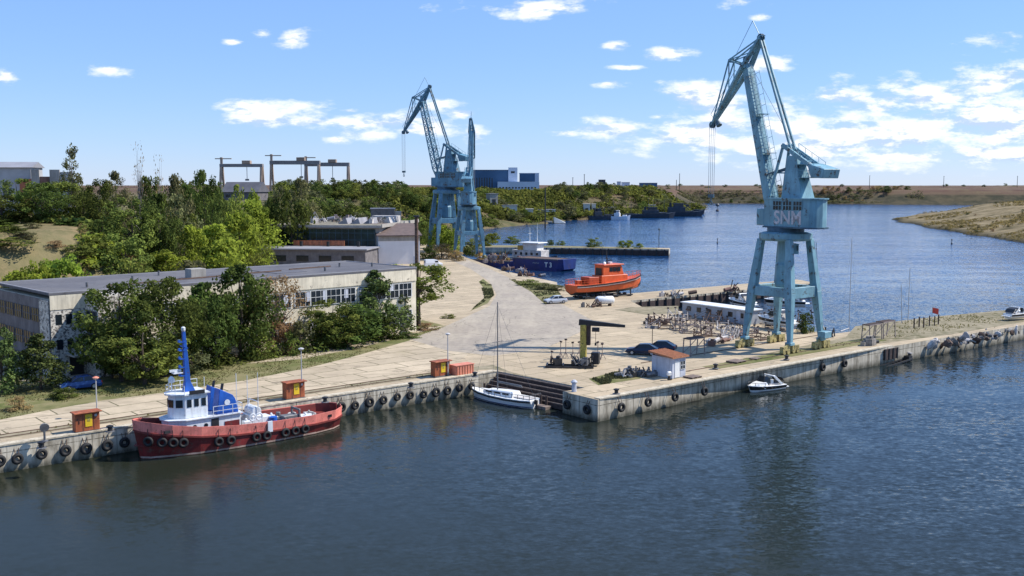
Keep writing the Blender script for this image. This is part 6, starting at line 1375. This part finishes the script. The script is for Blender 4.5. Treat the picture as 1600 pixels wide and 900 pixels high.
# ================================================================ trees
def crown_mesh(seed, n_clump, n_leaf, leaf, env, mat, name='crown', spread=.17, droop=0.):
    """leaf sized faces in clumps through a unit-high crown volume; env(t) = radius at relative crown height"""
    g = np.random.default_rng(seed); cs = []
    while len(cs) < n_clump:
        t = g.random(); r = env(t)*math.sqrt(g.random())*1.0; a = g.random()*2*math.pi
        if r > env(t)*.35 or g.random() < .35: cs.append((r*math.cos(a), r*math.sin(a), t))
    cs = np.array(cs); per = n_leaf//n_clump; V = []; tone = []
    for c in cs:
        s_ = spread*g.uniform(.6, 1.3)*(.5+.7*env(c[2])/.5); dirs = g.normal(size=(per, 3)); dirs /= np.linalg.norm(dirs, axis=1)[:, None]
        rad = s_*np.cbrt(g.random(per))[:, None]; pos = c+dirs*rad*np.array([1, 1, .75])
        nrm = dirs*.8+g.normal(size=(per, 3))*.7+np.array([0, 0, .5]); nrm /= np.linalg.norm(nrm, axis=1)[:, None]
        u = np.cross(nrm, g.normal(size=(per, 3))); u /= np.linalg.norm(u, axis=1)[:, None]; v = np.cross(nrm, u)
        sz = leaf*g.uniform(.6, 1.4, (per, 1)); asp = g.uniform(.45, .9, (per, 1))
        V.append(np.stack([pos-u*sz, pos+v*sz*asp, pos+u*sz, pos-v*sz*asp], 1)); tone.append(np.full(per, g.uniform(0, 1)))
    V = np.concatenate(V); tone = np.concatenate(tone); nf = len(V)
    me = bpy.data.meshes.new(name); me.vertices.add(nf*4); me.vertices.foreach_set('co', V.reshape(-1)); me.loops.add(nf*4); me.polygons.add(nf)
    me.loops.foreach_set('vertex_index', np.arange(nf*4, dtype=np.int32)); me.polygons.foreach_set('loop_start', np.arange(0, nf*4, 4, dtype=np.int32))
    me.update(calc_edges=True)
    at = me.attributes.new('tone', 'FLOAT', 'FACE'); at.data.foreach_set('value', tone.astype(np.float32))
    me.materials.append(M[mat]); return me, cs
def trunk_mesh(seed, cs, base, mat, r0=.022, nb=9, zscale=1.):
    g = np.random.default_rng(seed); b = MB(); pts = [(0, 0, -.03), (g.uniform(-.01, .01), g.uniform(-.01, .01), base), (g.uniform(-.03, .03), g.uniform(-.03, .03), base+(1-base)*.5), (0, 0, .9)]
    b.path(pts, [r0*1.3, r0, r0*.55, r0*.12], 7)
    for c in cs[g.permutation(len(cs))[:nb]]:
        z0 = base+(c[2]-base)*g.uniform(.1, .6) if c[2] > base else base; z0 = max(base*.8, z0)
        b.path([(0, 0, z0), (c[0]*.5, c[1]*.5, z0+(c[2]-z0)*.6), tuple(c)], [r0*.5, r0*.3, r0*.08], 5)
    me = bpy.data.meshes.new('trunk'); me.from_pydata(b.v, [], b.f); me.update(); me.materials.append(M[mat]); return me
def kind(seed, n_clump, n_leaf, leaf, env, mat, base, spread=.17, bark='bark', r0=.022, nb=9):
    cm, cs = crown_mesh(seed, n_clump, n_leaf, leaf, lambda t: env(t), mat, spread=spread)
    # crown occupies base..1
    co_ = np.empty(len(cm.vertices)*3); cm.vertices.foreach_get('co', co_); co_ = co_.reshape(-1, 3); co_[:, 2] = base+co_[:, 2]*(1-base)*.94; cm.vertices.foreach_set('co', co_.reshape(-1)); cm.update()
    cs = cs.copy(); cs[:, 2] = base+cs[:, 2]*(1-base)*.94
    return cm, trunk_mesh(seed+99, cs, base*1.05, bark, r0, nb)
rnd = lambda t: .5*math.sqrt(max(0, 1-(2*t-1)**2*.9))*(1.0 if t > .15 else .8)
wide = lambda t: .5*(1-.35*t)*math.sqrt(max(.05, 1-(1.6*t-.6)**2))
cone = lambda t: .5*(1-t)**.75*(1 if t > .1 else .85)+.03
tallov = lambda t: .5*math.sin(math.pi*min(1, max(0, t*.9+.08)))**.7
bushy = lambda t: .5*math.sqrt(max(0, 1-t*t*.95))
spire = lambda t: .36*(1-t*.7)+.04
KIND = {
 'dark': [kind(s, 64, 6400, .020, rnd, 'leaf_dark', .12, .12) for s in (1, 2)], 'mid': [kind(s, 60, 5600, .020, rnd, 'leaf_mid', .12, .12) for s in (3, 4)],
 'bright': [kind(s, 38, 4200, .028, bushy, 'leaf_bright', .03, .2) for s in (5, 6)], 'pine': [kind(s, 60, 5200, .022, cone, 'leaf_pine', .1, .12) for s in (7, 8)],
 'sparse': [kind(9, 56, 3400, .015, tallov, 'leaf_brown', .15, .15, 'bare_bark', .02, 26)], 'grey': [kind(10, 40, 3600, .022, tallov, 'leaf_grey', .15)],
 'bush': [kind(s, 26, 2400, .034, bushy, 'leaf_dark', .02, .2) for s in (11, 12)], 'bushmid': [kind(13, 26, 2200, .034, bushy, 'leaf_mid', .02, .2)], 'bushbright': [kind(14, 26, 2200, .036, bushy, 'leaf_bright', .02, .2)], 'bushgrey': [kind(18, 26, 1800, .034, bushy, 'leaf_grey', .02, .2)],
 'conifer': [kind(15, 70, 7600, .021, tallov, 'leaf_dark', .05, .13)], 'bare': [kind(16, 40, 260, .014, spire, 'leaf_brown', .1, .12, 'bare_bark', .016, 34)], 'willow': [kind(17, 44, 2600, .02, spire, 'leaf_grey', .1, .12, 'bare_bark', .018, 26)],
 'locust': [kind(19, 34, 3400, .026, rnd, 'leaf_mid', .38, .15, 'bark', .028, 12)], 'lowmid': [kind(s, 26, 1300, .040, rnd, 'leaf_mid', .08, .19) for s in (20, 21)], 'lowdark': [kind(s, 26, 1300, .040, rnd, 'leaf_dark', .08, .19) for s in (22, 23)], 'lowgrey': [kind(24, 26, 1200, .04, rnd, 'leaf_grey', .08, .19)], 'brownbush': [kind(25, 22, 1500, .034, bushy, 'leaf_brown', .02, .2)]}
tcount = [0]
def plant(kd, pos, h, w, label, cat='tree', name=None, group=None, rz=None):
    ms_ = KIND[kd]; cm, tm_ = ms_[tcount[0] % len(ms_)]; tcount[0] += 1
    isb = kd.startswith('bush') or kd == 'brownbush'
    t = thing(name or ('bush' if isb else 'pine_tree' if kd == 'pine' else 'tree'), label, 'bush' if isb and cat == 'tree' else cat, pos, random.uniform(0, 6.28) if rz is None else rz, group)
    t.scale = (w, w*random.uniform(.9, 1.1), h)
    for nm, me_ in (('trunk' if not isb else 'stem', tm_), ('crown', cm)):
        o = bpy.data.objects.new(nm, me_); COL.objects.link(o); o.parent = t
    return t
def tq(kd, x, y, top, wpx, label, **k):      # stands on the quay level ground
    p = P(x, y, 2.4); h = W(x, top, p.y).z-2.4; w = wpx*(p.y*COSP)/F_
    return plant(kd, (p.x, p.y, 2.38), h, w, label, **k)
def th(kd, x, D, top, wpx, label, **k):      # stands on the terrain at distance D
    q_ = W(x, top, D); z = hz(q_.x, D); return plant(kd, (q_.x, D, z-.2), max(1.2, q_.z-z+.2), wpx*D/F_, label, **k)
# front row
tq('pine', 4, 613, 496, 90, 'young pine at the left edge, partly cut off')
tq('pine', 64, 609, 518, 100, 'young pine standing before the shaded end wall')
tq('dark', 190, 596, 434, 135, 'big dark broadleaf tree before the building, left of its twin')
tq('dark', 258, 589, 430, 128, 'big dark broadleaf tree right of its twin, above the tug mast')
tq('mid', 226, 601, 500, 130, 'rounded green tree low in front of the two big dark trees')
tq('dark', 175, 591, 500, 90, 'dark lower tree at the left foot of the big pair')
tq('conifer', 322, 573, 438, 92, 'dark tree between the big pair and the dense conifer')
tq('conifer', 377, 561, 410, 116, 'dense dark conifer left of the dry brown tree')
tq('sparse', 434, 551, 420, 90, 'half bare dry brown tree before the ribbon windows', name='tree')
tq('brownbush', 432, 551, 490, 60, 'dry brown undergrowth bush below the half bare tree')
tq('bush', 340, 571, 535, 70, 'dark bush at the foot of the dense conifer')
tq('bushmid', 402, 559, 518, 60, 'green bush under the dry brown tree')
tq('bushmid', 463, 553, 514, 42, 'small green bush right of the dry brown tree')
tq('bushgrey', 300, 583, 545, 70, 'dark bush between the tug funnel and the trees')
tq('mid', 522, 543, 466, 95, 'broad dense green shrub tree left of the pines')
tq('bush', 555, 538, 474, 100, 'dense dark shrub right of the broad green shrub tree')
tq('bush', 502, 546, 486, 62, 'dark rounded bush left end of the dense shrub group')
tq('pine', 586, 527, 418, 112, 'taller pine before the right end of the beige building')
tq('pine', 616, 517, 426, 98, 'second pine close to the locust tree')
tq('locust', 654, 509, 410, 100, 'locust tree with clear trunk at the building end')
tq('bush', 590, 530, 488, 70, 'dark bush below the taller pine at the building end')
tq('bushmid', 622, 517, 484, 50, 'green bush at the foot of the second pine')
tq('bushgrey', 470, 552, 500, 40, 'grey green bush before the lower windows right of the dry tree')
for x, y, top, w, lab in ((700, 497, 490, 22, 'low weed bush on the road verge by the locust tree'), (620, 518, 502, 30, 'low green bush left of the locust trunk'), (640, 509, 495, 40, 'low dry bush behind the locust trunk')): tq('bushmid' if 'green' in lab or 'weed' in lab else 'brownbush', x, y, top, w, lab)
for x, y, top, w, lab in ((640, 528, 518, 30, 'weed clump on the verge below the locust tree'), (30, 640, 618, 40, 'low dry bush under the two pines'), (100, 622, 604, 40, 'low dark bush by the blue car'), (668, 516, 504, 30, 'dry bush at the road corner')): tq('brownbush' if 'dry' in lab else 'bush', x, y, top, w, lab)
# hillside, specific trees
th('mid', 24, 184, 276, 72, 'broad green tree on the hill edge below the pale house')
th('dark', 64, 182, 284, 70, 'dark rounded tree on the hill edge below the ruin')
th('dark', 2, 180, 302, 90, 'large dark tree cut by the left edge on the hill')
th('mid', 88, 190, 282, 90, 'green tree rising right of the far left dark trees')
th('dark', 128, 188, 306, 84, 'dark rounded tree on the hill right of the ruin')
th('willow', 108, 195, 218, 58, 'tall spiky grey green tree against the sky left')
th('bare', 214, 205, 216, 46, 'taller bare poplar against the sky')
th('bare', 248, 212, 232, 40, 'shorter bare poplar right of the taller one')
th('grey', 180, 200, 266, 60, 'grey green tree under the bare poplars')
th('grey', 272, 225, 270, 62, 'grey green tree right of the bare poplars')
th('dark', 155, 182, 278, 62, 'dark tree left of the bare poplars')
th('dark', 232, 215, 272, 60, 'dark tree between the bare poplars')
th('mid', 205, 180, 305, 80, 'pale green tree left of the tall black conifer')
th('conifer', 246, 186, 300, 72, 'tall blackish conifer on the slope')
th('grey', 276, 215, 302, 60, 'grey green tree right of the tall blackish conifer')
th('dark', 318, 260, 262, 60, 'rounded dark tree left of the gantry crane legs')
th('bushmid', 192, 168, 362, 76, 'dark green round bush on the slope above the grey roof')
th('bushmid', 140, 168, 368, 50, 'green round bush left on the slope above the grey roof')
th('bush', 14, 164, 388, 50, 'dark scrub bush on the bare slope at the left edge')
th('bushbright', 5, 166, 366, 40, 'yellow green bush at the left edge of the slope')
th('bushbright', 100, 153, 402, 84, 'bright yellow green bush behind the roof, leftmost')
th('bushbright', 60, 150, 412, 60, 'low bright bush behind the roof corner')
th('bushmid', 152, 180, 402, 70, 'green bush behind the roof between bright bushes')
th('bushmid', 200, 160, 400, 80, 'mid green bush behind the roof below the slope')
th('bushbright', 258, 178, 392, 80, 'bright bush behind the roof below the black conifer')
th('bright', 396, 290, 316, 84, 'bright yellow green tree top right, behind the bright grove')
th('bright', 335, 205, 350, 100, 'bright yellow green tree in the middle of the grove')
th('bright', 372, 230, 334, 90, 'bright yellow green tree behind the middle of the grove')
th('bright', 300, 195, 352, 70, 'bright yellow green tree at the left of the grove')
th('bright', 345, 188, 376, 110, 'bright yellow green tree in front of the grove')
th('mid', 290, 215, 330, 66, 'mid green tree behind the bright grove left')
th('mid', 398, 240, 360, 46, 'mid green tree beside the workshop left end')
th('bushmid', 398, 215, 394, 46, 'dark green bush before the grey annex left end')
th('dark', 372, 250, 350, 60, 'dark green tree between the bright grove trees')
th('bushgrey', 295, 175, 405, 80, 'grey green bush behind the roof at the middle')
for x, D, top, w, kd, lab in ((340, 300, 290, 40, 'lowmid', 'green tree left of the low grey house'), (432, 320, 290, 50, 'lowgrey', 'grey green tree right of the low grey house'), (365, 290, 306, 40, 'bushmid', 'green bush right below the low grey house'), (420, 300, 304, 40, 'bush', 'dark bush below the low grey house, right side'), (470, 330, 276, 60, 'grey', 'tall pale grey green tree below the gantry pair'), (455, 300, 300, 60, 'lowdark', 'dark tree behind the bright grove at right')): th(kd, x, D, top, w, lab)
for x, y, top, w, kd, lab in ((752, 357, 338, 34, 'lowmid', 'green tree at the waterside under the concrete silo block'), (766, 352, 334, 30, 'bushmid', 'green bush at the waterside left of the long white sheds'), (812, 345, 332, 18, 'bushgrey', 'grey green bush between the two leftmost shore sheds'), (884, 343, 312, 34, 'lowgrey', 'grey green tree at the waterside right of the landing stage'), (898, 342, 318, 26, 'lowmid', 'green tree left of the white concrete pillars')): 
    D_ = ray_ground(x, y); th(kd, x, D_, top, w, lab)
for x, D, top, w, kd, lab in ((18, 160, 404, 70, 'bushmid', 'olive bush low on the bare slope at the left edge'), (52, 172, 378, 34, 'bushgrey', 'small grey bush high on the bare slope'), (88, 164, 396, 30, 'brownbush', 'dry bush in the middle of the bare slope'), (30, 152, 420, 60, 'bushbright', 'bright low bush behind the left roof corner')): th(kd, x, D, top, w, lab)
for x, D, top, w, kd, lab in ((8, 178, 352, 60, 'bush', 'dark bush on top of the bare slope at the left edge'), (62, 182, 350, 46, 'bushmid', 'green bush on top of the bare slope, left of its neighbour'), (108, 180, 352, 52, 'bush', 'dark bush on top of the bare slope at its right end'), (122, 165, 382, 54, 'bushmid', 'green bush at the right side of the bare slope'), (40, 163, 398, 40, 'bushgrey', 'grey green bush low on the bare slope'), (75, 156, 406, 46, 'bushbright', 'bright bush below the bare slope, second from left')): th(kd, x, D, top, w, lab)
rg2 = np.random.default_rng(8)
for k in range(26):
    x, D = rg2.uniform(850, 1600), rg2.uniform(1900, 3200); X = (x-800)/F_*D; h_ = rg2.uniform(4, 9)
    plant('lowdark' if k % 2 else 'lowgrey', (X, D, hz(X, D)-.5), h_, h_*rg2.uniform(1.2, 2.6), 'tiny dark tree far off on the plain near the horizon', group='trees far off on the plain')
th('lowmid', 372, 310, 288, 46, 'green tree hiding the middle of the low grey house')
th('bushbright', 398, 300, 300, 36, 'bright bush before the low grey house, right of the green tree')
# bushes by the cranes and yard
for x, y, top, w, kd, lab in ((690, 392, 352, 50, 'bright', 'bright green tree behind the left legs of the lattice crane'), (668, 388, 345, 40, 'mid', 'green tree left of the lattice crane legs'), (705, 398, 358, 40, 'bushbright', 'bright bush between the two blue cranes'), (690, 404, 380, 46, 'brownbush', 'dry bush at the lattice crane feet'), (672, 404, 384, 30, 'bushmid', 'green bush right of the garage wall'), (713, 408, 390, 22, 'brownbush', 'dry bush at the feet of the end-on crane'), (738, 398, 372, 30, 'bushmid', 'green bush behind the end-on crane'), (870, 454, 445, 34, 'bushgrey', 'low grey green shrub by the stern of the pilot boat'), (850, 452, 442, 40, 'bushgrey', 'low shrub on the shore verge left of the pilot boat'), (828, 446, 436, 36, 'bushmid', 'low green shrub on the shore verge by the slipway'), (1259, 520, 486, 26, 'bush', 'dark bush beside the right legs of the lettered crane')):
    tq(kd, x, y, top, w, lab)
for x, y, top, w, kd, lab in ((929, 386, 371, 22, 'bushmid', 'round green tree on the bushy far pier'), (972, 387, 376, 16, 'bushbright', 'bright bush on the far pier, left of its twin'), (983, 387, 375, 14, 'bushbright', 'bright bush on the far pier, middle one'), (999, 388, 380, 14, 'bushbright', 'small bright bush on the far pier towards the tip'), (876, 383, 375, 14, 'bushmid', 'small green bush at the root of the far pier'), (860, 383, 374, 14, 'bush', 'dark bush at the root of the far pier'), (770, 380, 364, 28, 'bushbright', 'bright bush behind the dark barge'), (802, 380, 368, 24, 'bushmid', 'green bush behind the workboat masts'), (755, 384, 368, 26, 'bushmid', 'green bush right of the end-on crane')):
    tq(kd, x, y, top, w, lab)
# scattered woodland, many alike: one label per kind, drawn at random over real regions
rg = np.random.default_rng(77)
def wood(n, poly_px_D, kinds, hrange, label, group, minh=0., cat='tree'):
    done = 0; tries = 0
    (x0, x1), (D0, D1) = poly_px_D
    while done < n and tries < n*40:
        tries += 1; D = D0+(D1-D0)*rg.random()**.8; x = rg.uniform(x0, x1); X = (x-800)/F_*D; z = hz(X, D)
        if z < minh or (750 < x < 880 and 540 < D < 650): continue
        h = rg.uniform(*hrange); kd = kinds[rg.integers(0, len(kinds))]
        isb = kd.startswith('bush') or kd == 'brownbush'
        plant(kd, (X, D, z-.3), h, h*rg.uniform(.8, 1.25)*(1.3 if isb else 1), label if not isb else label.replace('tree', 'bush'), group=group if not isb else group.replace('trees', 'bushes'), cat=cat); done += 1
wood(30, ((-20, 300), (215, 330)), ['mid', 'mid', 'grey', 'dark'], (4, 6.5), 'green tree in the dense wood along the hill skyline at left', 'trees in the hill wood at left', 10)
wood(44, ((280, 480), (300, 440)), ['lowmid', 'lowdark', 'lowgrey', 'lowdark'], (6, 9.5), 'tree in the dense wood below the left gantry crane', 'trees below the gantry cranes', 8)
wood(20, ((440, 660), (335, 400)), ['lowdark', 'lowmid', 'lowdark', 'lowgrey'], (8, 12), 'tree in the low wood behind the workshop roof', 'trees behind the workshop', 2)
wood(120, ((440, 770), (400, 640)), ['lowmid', 'lowdark', 'lowdark', 'lowgrey'], (7, 11), 'tree in the dense green wood behind workshop and blue cranes', 'trees behind the workshop and cranes', 3)
wood(60, ((745, 880), (580, 720)), ['lowmid', 'lowdark', 'bushgrey', 'lowgrey', 'bushmid'], (4, 8), 'tree in the scrub on the bank below the blue halls', 'trees below the blue halls', 1.5)
wood(60, ((860, 1110), (730, 960)), ['lowmid', 'lowgrey', 'bushgrey', 'lowdark'], (5, 10), 'tree on the far bank behind the moored ships', 'trees behind the moored ships', 1.)
wood(30, ((150, 340), (155, 215)), ['bushmid', 'bush', 'bushgrey', 'bushbright', 'brownbush'], (2, 4.5), 'tree among the mixed scrub on the left slope', 'trees on the left slope', 3)
wood(12, ((640, 745), (380, 470)), ['lowmid', 'lowdark', 'bushmid'], (6, 10), 'tree in the grove right behind the blue cranes', 'trees right behind the cranes', 1.5)
wood(50, ((1090, 1420), (1395, 1470)), ['bush', 'bushgrey', 'brownbush'], (4, 8), 'tree in the dark scrub line on the far plain bank', 'trees on the far plain bank', 1.5)
wood(24, ((1390, 1600), (480, 760)), ['brownbush', 'bushgrey'], (.8, 1.8), 'tree of dry scrub on the straw coloured right bank', 'trees on the right bank', .8)
# ground cover too dense to count: brushwood on slopes and banks
def scrub(name, label, regions, n, mat, seed, per=16, cr=(.6, 1.6), leaf=.32):
    g = np.random.default_rng(seed); V = []; tn = []
    for (x0, x1), (D0, D1), share, zmin, zmax, thr in regions:
        m_ = int(n*share); D = D0*np.power(D1/D0, g.random(m_*5)); X = (g.uniform(x0, x1, m_*5)-800)/F_*D; H = height(X, D)
        xp = X/D*F_+800; ok = ~((xp < 128) & (D < 180)) & ~((xp > 750) & (xp < 880) & (D > 540) & (D < 655)) & (H > zmin) & (H < zmax) & (vnoise(X, D, 18, seed) > thr) & ((sdist(X, D, PLAT) < -2)); X, D, H = X[ok][:m_], D[ok][:m_], H[ok][:m_]; k = len(X)
        r = g.uniform(*cr, k)*np.where(D > 900, 1.8, np.where(D > 500, 1.3, 1.)); c = np.stack([X, D, H+r*.25], 1); dirs = g.normal(size=(k, per, 3)); dirs /= np.linalg.norm(dirs, axis=2)[..., None]
        dirs[..., 2] = np.abs(dirs[..., 2]); pos = c[:, None, :]+dirs*(r[:, None]*np.cbrt(g.random((k, per))))[..., None]*np.array([1.25, 1.25, .9])
        nm = dirs*.8+g.normal(size=(k, per, 3))*.6+np.array([0, 0, .5]); nm /= np.linalg.norm(nm, axis=2)[..., None]
        u = np.cross(nm, g.normal(size=(k, per, 3))); u /= np.linalg.norm(u, axis=2)[..., None]; v = np.cross(nm, u); sz = (r[:, None]*leaf*g.uniform(.6, 1.4, (k, per)))[..., None]
        V.append(np.stack([pos-u*sz, pos+v*sz*.7, pos+u*sz, pos-v*sz*.7], 2).reshape(-1, 4, 3)); tn.append(np.repeat(g.random(k), per))
    V = np.concatenate(V); tn = np.concatenate(tn); nf = len(V); me = bpy.data.meshes.new(name); me.vertices.add(nf*4); me.vertices.foreach_set('co', V.reshape(-1)); me.loops.add(nf*4); me.polygons.add(nf)
    me.loops.foreach_set('vertex_index', np.arange(nf*4, dtype=np.int32)); me.polygons.foreach_set('loop_start', np.arange(0, nf*4, 4, dtype=np.int32)); me.update(calc_edges=True)
    at = me.attributes.new('tone', 'FLOAT', 'FACE'); at.data.foreach_set('value', tn.astype(np.float32)); me.materials.append(M[mat])
    o = bpy.data.objects.new(name, me); COL.objects.link(o); o['kind'] = 'stuff'; o['label'] = label
scrub('undergrowth', 'dark green undergrowth covering slopes and river banks', [((-60, 420), (150, 420), .25, 3, 30, .45), ((420, 780), (330, 660), .35, 2.3, 30, .3), ((740, 900), (590, 900), .2, .8, 22, .35), ((860, 1130), (720, 1050), .2, .8, 21, .4)], 5200, 'leaf_mid', 51)
scrub('bright_undergrowth', 'yellow green undergrowth between the bushes of the left slope', [((110, 470), (158, 300), 1., 2.4, 16, .4)], 900, 'leaf_bright', 57)
scrub('dry_brush', 'dry straw brush on the bare slope at the left edge', [((-60, 135), (146, 184), 1., 3, 18.2, .25)], 1500, 'leaf_dry', 58, 14, (.25, .7), .4)
scrub('brushwood', 'dark scrub covering the low far bank of the river', [((1040, 1440), (1380, 1520), 1., .5, 17, .35)], 1500, 'leaf_grey', 52, 12)
scrub('dry_scrub', 'olive and straw scrub dotting the right river bank', [((1380, 1640), (380, 1000), 1., .5, 20, .52)], 2200, 'leaf_dry', 53, 12, (.35, .9), .36)
scrub('far_wood', 'far low wood of mixed green covering the bank below the halls', [((600, 790), (560, 900), .35, 3, 30, .2), ((770, 905), (600, 860), .35, 1.2, 30, .25), ((860, 1110), (740, 1000), .3, .8, 30, .35)], 2600, 'leaf_mid', 61, 34, (1.6, 3.6), .24)
# grass and weeds
def tufts(name, polys, n, hr, mat, seed, z=2.4, w=.05):
    g = np.random.default_rng(seed); V = []
    for poly in polys:
        pp = np.array(poly); lo, hi = pp.min(0), pp.max(0); m_ = int(n/len(polys)); xy = g.uniform(lo, hi, (m_*6, 2)); ok = sdist(xy[:, 0], xy[:, 1], poly) > 0; cl = vnoise(xy[:, 0], xy[:, 1], 2.5, seed) > .42; V.append(xy[ok & cl][:m_])
    xy = np.concatenate(V); k = len(xy); h = g.uniform(*hr, k); a = g.uniform(0, 6.28, k); ww = h*.6
    le = g.normal(0, .25, (k, 2))*h[:, None]
    zz = np.full(k, z) if np.isscalar(z) else z(xy)
    A_ = np.stack([xy[:, 0]-np.cos(a)*ww, xy[:, 1]-np.sin(a)*ww, zz], 1); B_ = np.stack([xy[:, 0]+np.cos(a)*ww, xy[:, 1]+np.sin(a)*ww, zz], 1); C_ = np.stack([xy[:, 0]+le[:, 0], xy[:, 1]+le[:, 1], zz+h], 1)
    V = np.stack([A_, B_, C_], 1).reshape(-1, 3); me = bpy.data.meshes.new(name); me.vertices.add(k*3); me.vertices.foreach_set('co', V.reshape(-1)); me.loops.add(k*3); me.polygons.add(k)
    me.loops.foreach_set('vertex_index', np.arange(k*3, dtype=np.int32)); me.polygons.foreach_set('loop_start', np.arange(0, k*3, 3, dtype=np.int32)); me.update(calc_edges=True); me.materials.append(M[mat])
    o = bpy.data.objects.new(name, me); COL.objects.link(o); o['kind'] = 'stuff'; o['label'] = 'dry and green grass growing in tufts'; return o
tufts('grass', [[tuple(v) for v in INN[::-1]]+[(-19, 152), (-34, 137), (-50, 119), (-85, 100)]], 22000, (.05, .17), 'leaf_dry', 1)
tufts('weeds', [px((795, 436), (868, 448), (880, 466), (852, 476), (830, 456)), px((925, 592), (962, 582), (1005, 585), (1000, 592), (940, 601)), px((735, 486), (772, 462), (768, 446), (750, 440), (757, 466))], 3000, (.1, .35), 'leaf_grey', 2)
tufts('weeds', [[kq(32, 5), kq(58, 4.5), kq(75, 3), kq(98, 2.5), kq(116, 3), kq(114, 8.5), kq(95, 12), kq(72, 14), kq(60, 8.5)], [q(-60, 2.8), q(50, 2.8), q(50, 4.4), q(-60, 4.4)]], 6000, (.06, .25), 'leaf_dry', 3)
